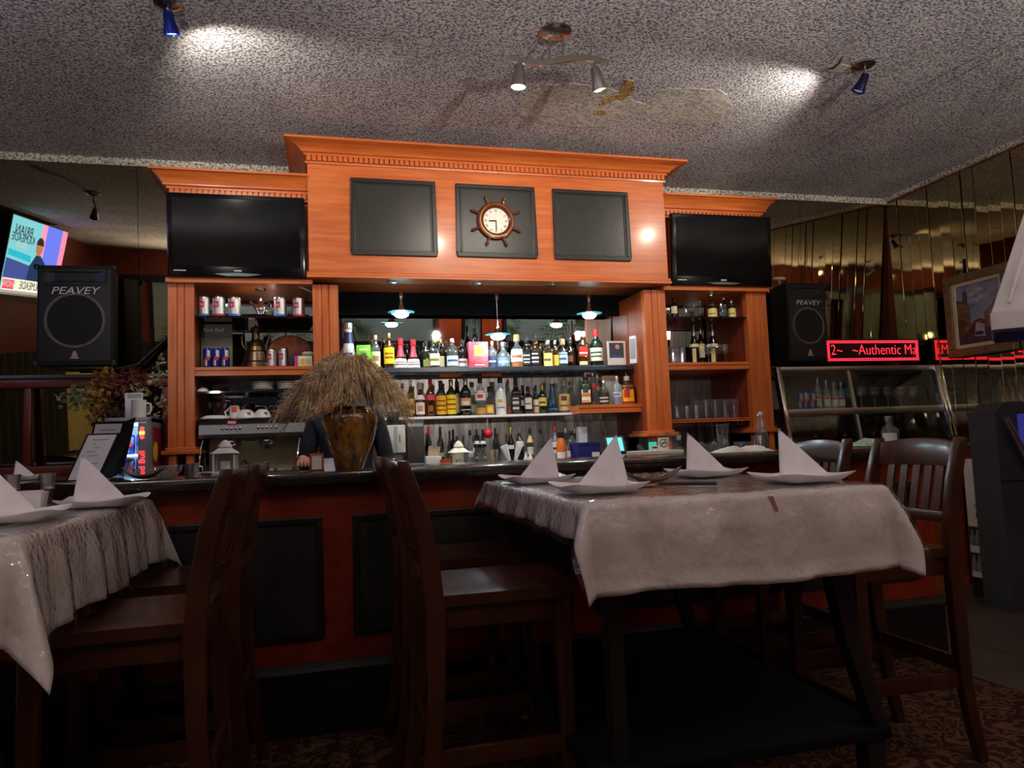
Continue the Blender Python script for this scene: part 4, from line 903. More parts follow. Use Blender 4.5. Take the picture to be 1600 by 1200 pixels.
spots = [(.475, 2.275, 0, 'nearer dark brown bar stool on the left of the right table'), (.470, 2.90, 0, 'farther dark brown bar stool on the left of the right table, by the bar'),
         (-.535, 2.23, 180, 'nearer dark brown bar stool on the right of the left table'), (-.520, 2.82, 180, 'farther dark brown bar stool on the right of the left table'),
         (1.905, 2.33, 180, 'nearest dark brown bar stool on the right of the right table'), (1.92, 2.93, 180, 'farther dark brown bar stool on the right of the right table, by the bar')]
for i, (x, y, a, lab) in enumerate(spots):
    if i == 0: st0.location = (x, y, .008); st0['label'] = lab
    else: dup(st0, (x, y, .008), R(a), lab)
# place settings
def plate(loc, rz, label, h=.125):
    b_ = MB(); prof = [(.001, .004), (h * .62, .004), (h * .70, .007), (h * .96, .020), (h, .0215), (h * .99, .0185), (h * .72, .003), (h * .60, 0), (.001, 0)]
    b_.lathe(prof, 48, sq=7, cap=False)
    b_.v = [(x, y, z + (.014 * (abs(x * y) / (h * h)) ** 1.5 if z > .003 else 0)) for x, y, z in b_.v]
    o = b_.build('square_plate', WHITE, smooth=50, local=True); o.location = loc; o.rotation_euler = (0, 0, rz)
    return tag(o, label, 'plate', 'white square plates')
def napkin(loc, rz, label, h=.158, L=.15, w=.058):
    """pyramid fold: a ridge falls from the tall back edge to the diner's side"""
    b_ = MB(); n = 8
    for sy in (-1, 1):
        st = len(b_.v)
        for i in range(n + 1):
            t_ = i / n
            for j in range(n + 1):
                s_ = j / n * (1 - t_) ; # s along base towards the diner, t up
                x = L * (j / n) * (1 - t_); y = sy * w * (1 - t_) * (1 - j / n) * (1 + .12 * math.sin(math.pi * t_)); b_.v.append((x, y, h * t_ + .0))
        for i in range(n):
            for j in range(n): a = st + i * (n + 1) + j; b_.f.append((a, a + 1, a + n + 2, a + n + 1))
    o = b_.build('napkin', NAPK, smooth=30, local=True, fix=False); md = o.modifiers.new('thick', 'SOLIDIFY'); md.thickness = .0025
    o.location = loc; o.rotation_euler = (0, 0, rz); return tag(o, label, 'napkin', 'folded white napkins')
SET = [((838, 752), 180, 'right table at the far left'), ((935, 766), 180, 'right table at the near left'), ((1102, 742), 0, 'right table at the far right'), ((1250, 750), 0, 'right table at the near right'),
       ((162, 788), 0, 'left table at its far right'), ((15, 812), 0, 'left table at its near right')]
for (u, v), a, lab in SET:
    p = PZ(u, v, TZ + .012); z = TZ + .0075
    plate((p.x, p.y, z), R(3), 'white square plate with upturned corners on the ' + lab)
    sx = 1 if a == 0 else -1
    napkin((p.x - sx * .065, p.y, z + .009), R(a + (8 if a else (-38 if u > 800 else -8))), 'folded white napkin standing on the plate, ' + lab)
plate((-1.42, 3.95, 1.0705), R(45), 'small white plate at the far left end of the bar', .06); napkin((-1.45, 3.95, 1.0755), R(0), 'small folded white napkin at the far left end of the bar', .092, .10, .03)
# boat shaped dish with crystals and black pen on the right table
p = PZ(1018, 751, TZ + .02)
def boat(name, loc, rz, L, w, hgt, m, label, rise=.05):
    b_ = MB(); n, k = 16, 8
    for i in range(n + 1):
        q = 2 * i / n - 1; ww = w * (1 - abs(q) ** 2.4) + .002; zz = rise * abs(q) ** 2.2
        for j in range(k + 1):
            s_ = 2 * j / k - 1; b_.v.append((q * L, s_ * ww, zz + hgt * s_ * s_ * (1 - abs(q) ** 2)))
    for i in range(n):
        for j in range(k): a = i * (k + 1) + j; b_.f.append((a, a + 1, a + k + 2, a + k + 1))
    o = b_.build(name, m, smooth=60, local=True); md = o.modifiers.new('t', 'SOLIDIFY'); md.thickness = .005; o.location = loc; o.rotation_euler = (0, 0, rz)
    return tag(o, label, 'dish')
BOATM = mat('dark_olive_dish', (74, 62, 46), .35)
boat('boat_dish', (p.x, p.y, TZ + .011), R(-8), .105, .045, .014, BOATM, 'dark boat-shaped dish of crystals on the right table')
def crystal(loc, r, label, grp, seed):
    rnd = random.Random(seed); b_ = MB(); b_.lathe([(r * .5, 0), (r, r * .35), (r * .9, r * .9), (r * .35, r * 1.35)], 7)
    b_.v = [(x * rnd.uniform(.85, 1.15), y * rnd.uniform(.85, 1.15), z) for x, y, z in b_.v]
    o = b_.build('glass_crystal', CRYST, smooth=0, local=True); o.location = loc; return tag(o, label, 'crystal', grp)
for k, (dx, dy) in enumerate(((-.045, 0), (-.015, .008), (.016, -.006), (.046, .004))): crystal((p.x + dx, p.y + dy, TZ + .020), .019, 'clear glass crystal in the boat-shaped dish, ' + ('first', 'second', 'third', 'fourth')[k] + ' from left', 'crystals in the boat dish', k)
q0, q1 = PZ(1030, 757, TZ + .012), PZ(1120, 756.5, TZ + .012)
t = thing('black_pen', 'long black pen lying on the right table', 'pen', (q0.x, q0.y, TZ + .0085))
MB().tube([tuple(Vector((q0.x, q0.y, TZ + .0145))), tuple(Vector((q1.x, q1.y, TZ + .0145)))], .0058, 8).build('barrel', BLKPL, t)
MB().tube([tuple(Vector((q0.x, q0.y, TZ + .0145))), tuple(Vector((q0.x - .012, q0.y, TZ + .0145)))], [.005, .002], 8).build('tip', mat('pen_tip_grey', (70, 70, 74), .3), t)
# red drip stain printed through the cloth front
b = MB(); s = [(1196, 772), (1207, 771), (1209, 780), (1214, 792), (1216, 798), (1212, 798), (1208, 790), (1203, 781)]
# salt and pepper mills, sugar holder on the left table
def mill(loc, label):
    t = thing('pepper_mill', label, 'pepper mill', loc, 0, 'steel topped mills')
    MB().lathe([(.022, 0), (.024, .004), (.021, .03), (.0225, .055)], 18).build('glass_body', glass('mill_glass', (150, 140, 130), .05, 2, body=(60, 52, 46), bodyf=.5), t, local=True)
    MB().lathe([(.0225, .053), (.021, .060), (.022, .085), (.0265, .104), (.0265, .108), (.001, .109)], 18).build('steel_top', STEEL, t, local=True); return t
mill((-1.075, 2.905, TZ + .007), 'left steel topped pepper mill behind the sugar holder on the left table'); mill((-.965, 2.90, TZ + .007), 'right steel topped pepper mill beside the napkin on the left table')
t = thing('sugar_holder', 'white porcelain sugar packet holder on the left table', 'sugar holder', (-.925, 2.62, TZ + .007), R(5))
b = MB(); b.lathe([(.040, 0), (.044, .004), (.050, .055), (.047, .055), (.041, .006), (.001, .005)], 24, sq=8, cap=False); b.build('holder', WHITE, t, local=True)
for k in range(7): MB().box(-.036, .036, -.034 + .0105 * k, -.032 + .0105 * k, .008, .052 + .008 * ((k * 3) % 4) / 3).build('sugar_packet', mat(('pink_packet', 'white_packet')[k % 2], ((206, 130, 150), (226, 222, 220))[k % 2], .6), t, local=True, smooth=0)
# ------------------------------------------------------------------ bottles
PROF = {
    'std': ([(.93, 0), (1, .02), (1, .56), (.96, .62), (.72, .70), (.44, .76), (.36, .82), (.35, .90)], (.86, 1, .40), 2),
    'wine': ([(.93, 0), (1, .02), (1, .58), (.93, .64), (.62, .71), (.38, .78), (.36, .93)], (.80, 1, .40), 2),
    'tall': ([(.93, 0), (1, .02), (1, .64), (.9, .69), (.5, .74), (.38, .79), (.36, .92)], (.88, 1, .42), 2),
    'square': ([(.95, 0), (1, .02), (1, .58), (.92, .64), (.50, .71), (.42, .78), (.40, .88)], (.84, 1, .46), 6),
    'cone': ([(.98, 0), (1, .03), (.98, .22), (.82, .38), (.52, .58), (.38, .72), (.36, .86)], (.80, 1, .42), 2),
    'squat': ([(.90, 0), (1, .05), (1, .46), (.82, .58), (.45, .66), (.36, .72), (.36, .82)], (.80, 1, .50), 2),
    'flask': ([(.95, 0), (1, .03), (1, .62), (.80, .70), (.45, .74), (.40, .86)], (.84, 1, .46), 4),
    'malibu': ([(.90, 0), (1, .04), (.93, .12), (1, .26), (1, .48), (.86, .60), (.55, .74), (.40, .84), (.36, .90)], (.86, 1, .42), 2),
    'clase': ([(.80, 0), (.92, .02), (1, .14), (.98, .34), (.74, .56), (.52, .70), (.48, .80), (.62, .86)], (.86, 1, .62), 2),
    'tallcone': ([(.96, 0), (1, .03), (.95, .25), (.62, .52), (.40, .72), (.36, .92)], (.84, 1, .38), 2),
    'champ': ([(.95, 0), (1, .02), (1, .42), (.92, .50), (.62, .62), (.42, .74), (.40, .94)], (.66, 1, .44), 2),
}
def bm(c, a): return glass('bottle_glass_%d_%d_%d' % c, c, .03, 2.2, body=[q * .45 for q in c], bodyf=a)
GL = {'clear': glass('bottle_clear', (232, 238, 236), .03, 2.2, body=(190, 196, 194), bodyf=.10), 'amber': bm((196, 120, 40), .35), 'whisky': bm((214, 150, 60), .25), 'brown': bm((92, 46, 20), .6), 'dark': mat('dark_bottle_glass', (16, 14, 12), .08, coat=.4),
      'green': bm((30, 110, 60), .5), 'dgreen': mat('deep_green_glass', (12, 34, 22), .08, coat=.4), 'olive': bm((150, 150, 80), .3), 'blue': bm((120, 200, 226), .35), 'red': bm((170, 40, 24), .45), 'white': mat('white_glazed_bottle', (226, 230, 232), .15), 'straw': bm((232, 210, 130), .2),
      'frost': glass('frosted_glass', (214, 222, 230), .3, 2.0, body=(200, 208, 220), bodyf=.35), 'orange': mat('orange_sauce', (214, 104, 30), .25, coat=.4), 'pale': bm((210, 226, 214), .2), 'ruby': bm((120, 24, 24), .5)}
def cm(c): return mat('tint_%d_%d_%d' % c, c, .45)
CAPS = {'gold': mirror('gold_cap', (206, 176, 96), .3), 'black': BLKPL, 'silver': STEEL, 'red': cm((176, 28, 32)), 'white': cm((222, 220, 214)), 'cork': cm((188, 150, 104)), 'cream': cm((222, 206, 160)), 'teal': cm((70, 110, 112)), 'pale': cm((206, 196, 176)), 'blue': cm((30, 60, 130)), 'crystal': CRYST}
NB = 0
def bottle(x, y, z, r, h, kind, gl, cap, labels, label, group, rz=None, seg=18, lean=0, name='bottle'):
    """labels: list of (z0, z1, half angle, colour)"""
    prof, (c0, c1, cr), sq = PROF[kind]
    t = thing(name, label, 'bottle', (x, y, z), 0, group)
    a = math.degrees(math.atan2(-y * .9, -x)) if rz is None else rz
    body = MB().lathe([(q * r, w * h) for q, w in prof], seg, sq=sq); body = body.build('glass_body', GL[gl], t, local=True, smooth=35)
    MB().lathe([(cr * r, c0 * h), (cr * r * 1.03, c0 * h + .002), (cr * r, c1 * h - .002), (cr * r * .9, c1 * h)], 14).build('cap', CAPS[cap], t, local=True)
    k = 0
    for (z0, z1, ha, col) in labels:
        zs = [z0 + (z1 - z0) * i / 3 for i in range(4)]
        def rad(w):
            for (q0, w0), (q1, w1) in zip(prof, prof[1:]):
                if w0 <= w <= w1: return q0 + (q1 - q0) * (w - w0) / max(1e-6, w1 - w0)
            return prof[-1][0]
        q = MB(); e = .0008 * (1 + k)
        q.lathe([(rad(w) * r + e, w * h) for w in zs], 10, sq=2 if sq == 2 else sq, a0=a - ha, a1=a + ha, cap=False)
        q.build('label' if k == 0 else 'label_print', cm(col), t if k == 0 else lab0, local=True, smooth=35, fix=False)
        if k == 0: lab0 = t.children[-1]
        k += 1
    if lean: t.rotation_euler = (0, R(lean), 0)
    return t
def row(items, y, z, group, where):
    for it in items:
        u0, u1, vt, kind, gl, cap, labels, desc = it[:8]; dy = it[8] if len(it) > 8 else 0; lean = it[9] if len(it) > 9 else 0
        uc = (u0 + u1) / 2; p = W(uc, vt, y + dy); h = p.z - z; base = None
        zb = z; q = W(uc, (vt + 575) / 2, y + dy)
        # lateral position from the middle height
        for _ in range(2):
            d = depth((q.x, y + dy, z + h / 2)); vm = CY + FPX * (AXX.y * q.x + AXY.y * (y + dy) + AXZ.y * (z + h / 2 - HC)) / d; q = W(uc, vm, y + dy)
        r = (u1 - u0) / 2 * d / FPX
        bottle(q.x, y + dy, z + .0005, r, h, kind, gl, cap, labels, desc + where, group, lean=lean)
CRM, WHT_, YEL, BLU, BKL = (222, 208, 168), (222, 222, 218), (240, 196, 30), (176, 196, 206), (22, 22, 24)
PNK, RED_, ORA, TAN = (206, 60, 90), (190, 34, 34), (236, 150, 40), (206, 176, 120)
Y1 = 4.80
row([
    (534, 555, 505, 'clase', 'white', 'silver', [(.04, .50, 80, (206, 214, 226)), (.10, .36, 34, (40, 60, 120)), (.14, .32, 24, (226, 232, 240)), (.56, .80, 170, (28, 40, 90))], 'tall blue and white ceramic decanter '),
    (580, 594, 524, 'std', 'clear', 'cork', [(.08, .52, 80, (226, 206, 160)), (.25, .40, 40, (150, 120, 80))], 'clear bottle with a cream label and cork, beside the green box '),
    (600, 616, 521, 'std', 'amber', 'gold', [(.16, .60, 78, (244, 204, 20)), (.3, .36, 50, (150, 80, 20)), (.42, .46, 50, (150, 80, 20))], 'amber bottle with a bright yellow label and gold cap '),
    (616, 636, 529, 'cone', 'brown', 'red', [(.06, .34, 78, WHT_), (.14, .17, 60, (90, 50, 40)), (.22, .24, 60, (90, 50, 40)), (.40, .78, 40, (190, 30, 50))], 'left of two red ribboned cone bottles with white labels '),
    (636, 656, 531, 'cone', 'brown', 'red', [(.06, .34, 78, WHT_), (.14, .17, 60, (90, 50, 40)), (.22, .24, 60, (90, 50, 40)), (.40, .78, 40, (190, 30, 50))], 'right of two red ribboned cone bottles with white labels '),
    (661, 672, 533, 'std', 'olive', 'black', [(.10, .34, 70, (120, 120, 60))], 'olive tinted bottle with a slim dark neck '),
    (671, 687, 529, 'std', 'pale', 'gold', [(.12, .50, 78, CRM), (.26, .34, 56, (120, 120, 70))], 'gold capped bottle with a large cream label '),
    (684, 695, 530, 'std', 'brown', 'gold', [(.10, .44, 70, CRM)], 'gold capped brown bottle behind the cream labelled one ', .06),
    (694, 702, 533, 'wine', 'dark', 'black', [], 'thin dark bottle half hidden behind its neighbours ', .05),
    (698, 716, 529, 'std', 'clear', 'silver', [(.10, .42, 78, (196, 214, 222)), (.24, .30, 56, (60, 70, 110))], 'clear bottle with pale blue label and silver stopper '),
    (715, 730, 531, 'std', 'dark', 'black', [(.08, .34, 78, (206, 204, 206)), (.2, .26, 50, (150, 40, 40))], 'dark bottle with a white label left of the red box '),
    (737, 747, 504, 'tall', 'dark', 'black', [], 'dark bottle rising behind the red gift box ', .10),
    (762, 776, 533, 'std', 'clear', 'silver', [(.06, .44, 76, (40, 52, 76)), (.22, .28, 50, (200, 206, 214))], 'small bottle with a dark blue label right of the red box '),
    (776, 797, 535, 'squat', 'clear', 'silver', [(.08, .40, 66, (92, 118, 136)), (.2, .27, 44, (214, 222, 228))], 'round clear bottle with a grey blue shield label '),
    (798, 817, 523, 'squat', 'clear', 'cork', [(.18, .56, 78, (226, 214, 196)), (.04, .16, 90, (150, 84, 30)), (.3, .38, 50, (150, 90, 60))], 'cork stoppered bottle with a cream label under the middle lamp '),
    (816, 830, 527, 'square', 'dark', 'black', [(.10, .48, 46, (38, 36, 36)), (.16, .20, 36, (206, 206, 204)), (.26, .30, 36, (206, 206, 204)), (.38, .42, 36, (206, 206, 204))], 'square black whiskey bottle with thin white print '),
    (829, 844, 524, 'square', 'whisky', 'black', [(.10, .52, 46, (24, 24, 26)), (.16, .20, 36, WHT_), (.27, .33, 36, WHT_), (.40, .44, 30, WHT_)], 'square whiskey bottle with a bold black and white label '),
    (848, 864, 532, 'square', 'straw', 'silver', [(.06, .52, 48, (230, 214, 130)), (.24, .32, 34, (120, 90, 40))], 'square bottle with a pale yellow label and silver cap '),
    (862, 873, 532, 'std', 'amber', 'silver', [(.08, .46, 76, (226, 190, 60))], 'narrow bottle with a golden yellow label '),
    (872, 887, 530, 'squat', 'pale', 'cork', [(.14, .52, 76, (186, 204, 216)), (.26, .34, 46, (70, 90, 120))], 'round bottle with a pale blue and white label '),
    (884, 898, 528, 'squat', 'brown', 'crystal', [(.2, .4, 40, (120, 60, 40))], 'brown decanter with a leaning glass stopper ', .04),
    (903, 920, 518, 'square', 'whisky', 'pale', [(.30, .56, 48, (196, 34, 34)), (.37, .41, 40, (232, 226, 214)), (.06, .16, 40, (210, 190, 140))], 'tall square whisky bottle with a slanted red label '),
    (921, 942, 515, 'wine', 'dgreen', 'red', [(.16, .50, 76, (226, 220, 186)), (.26, .30, 50, (60, 90, 60)), (.36, .40, 50, (60, 90, 60))], 'dark green whiskey bottle with cream label and red top '),
], Y1, SH_C1, 'bottles on the top glass shelf', 'on the top shelf')
def gbox(u0, u1, vt, y, z, dp, name, m, label, cat='box', group=None, arts=()):
    a, c = W(u0, vt, y), W(u1, vt, y); t = thing(name, label, cat, ((a.x + c.x) / 2, y, z), group=group); zt_ = (a.z + c.z) / 2
    MB().box(a.x, c.x, y, y + dp, z, zt_).build('carton', m, t, bevel=.002); w, h = c.x - a.x, zt_ - z
    for k_, (x0, x1, z0, z1, col) in enumerate(arts): MB().box(a.x + x0 * w, a.x + x1 * w, y - .001 - .0006 * k_, y, z + z0 * h, z + z1 * h).build('print', cm(col), t, smooth=0)
    return t
gbox(557, 579, 539, Y1 - .04, SH_C1 + .0005, .08, 'gift_box', cm((110, 190, 40)), 'bright green gift box on the top shelf', 'box', None, ((.3, .7, .2, .7, (60, 130, 60)), (.36, .64, .3, .5, (220, 190, 130)), (.2, .8, .78, .84, (220, 230, 180))))
gbox(732, 762, 534, Y1 - .06, SH_C1 + .0005, .09, 'gift_box', mat('red_gift_box', (196, 46, 60), .5, var=(12, (206, 110, 130), .2)), 'red gift box with a gold square on the top shelf', 'box', None, ((.28, .84, .46, .86, (212, 196, 90)), (.36, .76, .54, .78, (176, 150, 60)), (.3, .8, .1, .14, (240, 200, 190)), (.36, .74, .2, .3, (230, 90, 90))))
# --- second shelf
Y2 = 4.83
row([
    (636, 648, 593, 'std', 'straw', 'white', [(.10, .48, 76, (196, 150, 70)), (.2, .34, 44, (90, 70, 40))], 'bottle with an ornate tan label at the left end '),
    (648, 665, 598, 'squat', 'red', 'pale', [(.08, .42, 50, (236, 230, 220)), (.16, .32, 26, (190, 150, 110)), (.50, .64, 60, (232, 230, 224))], 'red bottle with a white oval label and paper tag '),
    (665, 680, 593, 'std', 'whisky', 'red', [(.44, .58, 76, (214, 70, 100)), (.14, .30, 30, (150, 90, 40))], 'amber bottle with a pink label and red cap '),
    (681, 697, 595, 'wine', 'dark', 'black', [(.06, .58, 74, (238, 176, 30)), (.16, .19, 56, (110, 60, 20)), (.28, .32, 56, (110, 60, 20)), (.42, .45, 50, (110, 60, 20))], 'left of two dark coffee liqueur bottles with yellow labels '),
    (697, 713, 593, 'wine', 'dark', 'gold', [(.06, .58, 74, (250, 206, 20)), (.18, .21, 56, (120, 70, 20)), (.30, .34, 56, (120, 70, 20)), (.44, .47, 50, (120, 70, 20))], 'right of two dark coffee liqueur bottles with yellow labels '),
    (709, 719, 592, 'wine', 'dark', 'black', [(.10, .6, 60, (210, 200, 170))], 'dark bottle with a cream label behind the yellow labels ', .07),
    (719, 736, 590, 'wine', 'dark', 'silver', [(.26, .46, 70, (206, 150, 110)), (.28, .38, 40, (226, 220, 206)), (.14, .17, 60, (180, 180, 170))], 'black cream liqueur bottle with a scenic label '),
    (742, 759, 591, 'std', 'clear', 'black', [(.40, .66, 74, (228, 224, 220)), (.46, .56, 30, (206, 50, 50)), (.04, .20, 100, (196, 150, 60))], 'clear bottle with a white and red label '),
    (758, 772, 604, 'squat', 'pale', 'black', [(.06, .36, 66, (236, 170, 70)), (.12, .28, 34, (246, 214, 130))], 'short bottle with a round orange label '),
    (773, 791, 591, 'malibu', 'white', 'black', [(.28, .46, 40, (236, 236, 226)), (.33, .42, 22, (226, 180, 50)), (.18, .21, 40, (120, 130, 140))], 'white rum bottle with a small palm emblem '),
    (790, 799, 593, 'tall', 'clear', 'red', [(.04, .24, 80, (150, 70, 66))], 'slim clear bottle with a reddish base ', .03),
    (799, 813, 591, 'square', 'dark', 'black', [(.06, .50, 46, (34, 34, 36)), (.14, .20, 36, (206, 206, 204)), (.28, .36, 36, (206, 206, 204)), (.42, .45, 32, (206, 206, 204))], 'square black whiskey bottle with white print '),
    (812, 822, 602, 'square', 'brown', 'black', [(.3, .5, 44, (206, 206, 200))], 'dark amber bottle behind the cream labelled square one ', .06),
    (819, 832, 604, 'square', 'brown', 'black', [(.18, .58, 47, (220, 214, 196)), (.34, .40, 34, (120, 110, 100))], 'square dark amber bottle with a cream label '),
    (833, 842, 602, 'wine', 'green', 'black', [(.30, .50, 74, (226, 224, 214)), (.04, .26, 74, (206, 176, 130))], 'green bottle with a white label '),
    (841, 854, 600, 'wine', 'green', 'gold', [(.26, .54, 76, (230, 206, 90)), (.34, .40, 46, (60, 60, 40))], 'green bottle with a yellow label and gold cap '),
    (854, 872, 591, 'tallcone', 'blue', 'white', [(.10, .14, 50, (60, 120, 170))], 'pale blue cone-shaped bottle '),
    (872, 891, 593, 'std', 'clear', 'cork', [(.08, .56, 74, (222, 190, 130)), (.36, .50, 26, (104, 60, 40)), (.2, .24, 46, (120, 90, 60))], 'clear vodka bottle with a tan label at the right end '),
], Y2, SH_C2, 'bottles on the white middle shelf', 'on the white shelf')
# --- small corner shelf
row([
    (907, 924, 585, 'square', 'dgreen', 'black', [(.10, .66, 47, (224, 222, 210)), (.40, .56, 26, (40, 70, 50)), (.28, .38, 46, (226, 110, 40)), (.13, .16, 40, (226, 110, 40))], 'square dark green bottle with orange banded label '),
    (921, 932, 581, 'tall', 'clear', 'silver', [(.52, .64, 70, (180, 40, 50))], 'clear bottle with a red seal ', .045),
    (929, 938, 585, 'std', 'clear', 'silver', [(.5, .6, 60, (170, 50, 50))], 'small clear bottle with a red medallion ', .04),
    (935, 952, 595, 'std', 'pale', 'silver', [(.04, .50, 70, (44, 46, 46)), (.12, .18, 50, (196, 196, 190)), (.26, .32, 50, (196, 196, 190))], 'clear bottle with a dark patterned label '),
    (957, 971, 588, 'flask', 'frost', 'silver', [(.28, .44, 60, (190, 206, 230)), (.33, .38, 40, (80, 110, 170))], 'frosted bottle with a pale blue band '),
    (970, 990, 588, 'flask', 'amber', 'orange' if False else 'pale', [(.10, .66, 62, (244, 172, 30)), (.24, .52, 24, (190, 50, 20)), (.02, .08, 80, (170, 60, 20))], 'amber bottle with a fiery orange label '),
], 4.685, SH_O, 'bottles on the corner shelf', 'on the orange corner shelf')
# --- bottles standing on the back counter
row([
    (665, 675, 666, 'wine', 'dark', 'red', [(.1, .4, 60, (60, 20, 20))], 'dark red topped bottle leftmost '),
    (683, 694, 667, 'wine', 'dgreen', 'black', [(.3, .4, 60, (120, 160, 90))], 'dark green bottle leaning '),
    (704, 713, 671, 'wine', 'dark', 'black', [], 'black bottle behind the small lantern ', .22),
    (729, 741, 672, 'std', 'clear', 'black', [(.3, .46, 60, (200, 206, 214))], 'clear dark capped bottle '),
    (741, 750, 671, 'wine', 'dark', 'black', [(.62, .70, 170, (220, 220, 220)), (.24, .30, 60, (210, 210, 214))], 'left of two black bottles with white neck bands '),
    (750, 760, 671, 'wine', 'dark', 'black', [(.62, .70, 170, (220, 220, 220)), (.24, .30, 60, (210, 210, 214))], 'right of two black bottles with white neck bands '),
    (770, 779, 669, 'wine', 'dgreen', 'black', [], 'dark bottle behind the red ball '),
    (793, 804, 668, 'wine', 'dark', 'gold', [(.45, .55, 60, (220, 220, 214))], 'dark bottle with a tall gold foil top '),
    (806, 819, 669, 'std', 'dark', 'teal', [(.52, .66, 70, (220, 222, 218))], 'dark bottle with a teal cap and white neck label '),
    (823, 834, 669, 'std', 'pale', 'black', [(.3, .5, 60, (206, 204, 190)), (.62, .80, 60, (220, 190, 140))], 'pale bottle with tan neck label '),
    (840, 851, 669, 'std', 'pale', 'black', [(.2, .46, 60, (90, 96, 90))], 'clear bottle left of the red topped one '),
    (863, 873, 667, 'std', 'frost', 'red', [(.30, .60, 76, (226, 224, 220)), (.40, .46, 50, (60, 60, 60))], 'red topped bottle with a white label '),
    (880, 889, 669, 'std', 'pale', 'cream', [(.2, .5, 60, (220, 200, 150))], 'bottle with a cream coloured cap ', .08),
    (885, 902, 673, 'std', 'clear', 'black', [(.10, .40, 72, (224, 224, 220)), (.18, .22, 40, (200, 110, 60))], 'clear syrup bottle with a white label by the blue bin '),
    (895, 903, 669, 'std', 'straw', 'cream', [], 'cream capped bottle just left of the blue bin ', .09),
], 4.72, 1.0005, 'bottles on the back counter', 'on the back counter')
# squeeze jar of orange sauce
p = W(877, 700, 4.62)
t = thing('sauce_jar', 'orange sauce jar with black lid and white label on the back counter', 'jar', (p.x, 4.62, 1.0005))
rj = 8.0 * depth((p.x, 4.62, 1.1)) / FPX; hj = W(877, 676, 4.62).z - 1.0
MB().lathe([(rj * .9, 0), (rj, .006), (rj, hj * .62), (rj * .7, hj * .76), (rj * .55, hj * .84)], 18).build('jar_body', GL['orange'], t, local=True)
MB().lathe([(rj * .6, hj * .84), (rj * .6, hj), (.001, hj)], 16).build('lid', BLKPL, t, local=True)
MB().lathe([(rj + .001, hj * .06), (rj + .001, hj * .40)], 12, a0=195, a1=300, cap=False).build('label', cm((226, 222, 216)), t, local=True, fix=False)
# --- right bay
row([
    (1047, 1060, 466, 'wine', 'dark', 'black', [(.20, .56, 44, CRM)], 'dark wine bottle with cream label at the left end '),
    (1106, 1120, 469, 'wine', 'dark', 'black', [(.04, .72, 80, (230, 216, 130)), (.2, .24, 40, (90, 80, 40))], 'dark bottle with a large cream label right of the carafe '),
    (1124, 1138, 464, 'std', 'dark', 'silver', [(.1, .3, 60, (46, 46, 50))], 'black bottle with silver top '),
    (1137, 1149, 468, 'wine', 'dark', 'silver', [(.04, .70, 80, (228, 214, 128)), (.2, .24, 40, (90, 80, 40))], 'dark bottle with a large cream label at the right end '),
], 4.53, SH_R1 + .0005, 'bottles on the right glass shelf', 'on the right glass shelf')
row([
    (1077, 1092, 508, 'champ', 'dark', 'silver', [(.44, .52, 80, (230, 220, 170)), (.06, .40, 22, (220, 200, 140))], 'left of two champagne bottles with gold neck seals '),
    (1090, 1101, 512, 'std', 'ruby', 'silver', [(.20, .50, 76, (226, 220, 190)), (.5, .56, 70, (210, 190, 90))], 'red bottle with a cream label between the champagne bottles ', .03),
    (1106, 1122, 508, 'champ', 'dark', 'silver', [(.44, .52, 80, (230, 220, 170)), (.06, .40, 22, (220, 200, 140))], 'right of two champagne bottles with gold neck seals '),
], 4.66, SH_R2 + .0005, 'bottles on the right wooden shelf', 'on the right wooden shelf')
# ------------------------------------------------------------------ glassware
def protos():
    P = {}
    def mk(name, cat, prof, seg=14):
        o = MB().lathe(prof, seg, cap=False).build(name, CRYST, smooth=40, local=True); o['category'] = cat; P[name] = o; o.location = (0, 0, -50); return o
    mk('tumbler', 'glass', [(.001, .004), (.030, .004), (.031, .001), (.034, .085), (.0355, .086), (.032, 0), (.001, 0)])
    mk('highball_glass', 'glass', [(.001, .006), (.027, .006), (.032, .135), (.0335, .136), (.029, 0), (.001, 0)])
    mk('wine_glass', 'wine glass', [(.032, 0), (.030, .003), (.006, .008), (.004, .03), (.004, .075), (.012, .085), (.030, .105), (.036, .13), (.033, .165), (.0315, .165), (.034, .13), (.028, .107), (.001, .09)])
    mk('shot_glass', 'glass', [(.001, .010), (.018, .010), (.023, .055), (.0245, .056), (.020, 0), (.001, 0)])
    return P
GP_ = protos()
ORD = ('first', 'second', 'third', 'fourth', 'fifth', 'sixth', 'seventh', 'eighth', 'ninth', 'tenth', 'eleventh', 'twelfth', 'thirteenth')
def nth(i, j=None): return ORD[i] + ' from left' + ('' if j is None else ', %s row' % ('front', 'back')[j])
def put(kind, x, y, z, label, group, s=1.0, flip=False):
    src = GP_[kind]; o = bpy.data.objects.new(kind, src.data); COL.objects.link(o); o.location = (x, y, z); o.scale = (s, s, s)
    if flip: o.rotation_euler = (math.pi, 0, 0)
    return tag(o, label, src['category'], group)
# left cluster of tumblers and wine glasses on the right wooden shelf
for i in range(3):
    for j in range(2): put('highball_glass', 2.262 + .072 * i, 4.62 + .10 * j, SH_R2 + .0005, 'clear cut glass tumbler left of the champagne bottles, ' + nth(i, j), 'tumblers left of the champagne bottles', .92)
for i in range(3):
    for j in range(2): put('wine_glass', 2.615 + .066 * i, 4.62 + .10 * j, SH_R2 + .0005, 'clear stem glass right of the champagne bottles, ' + nth(i, j), 'stem glasses right of the champagne bottles', .86)
for i in range(8):
    for j in range(2): put('highball_glass' if i > 3 else 'tumbler', 2.262 + .073 * i, 4.58 + .12 * j, SH_R3 + .0005, 'clear drinking glass on the low right shelf, ' + nth(i, j), 'glasses on the low right shelf', 1.0 if i > 3 else 1.12)
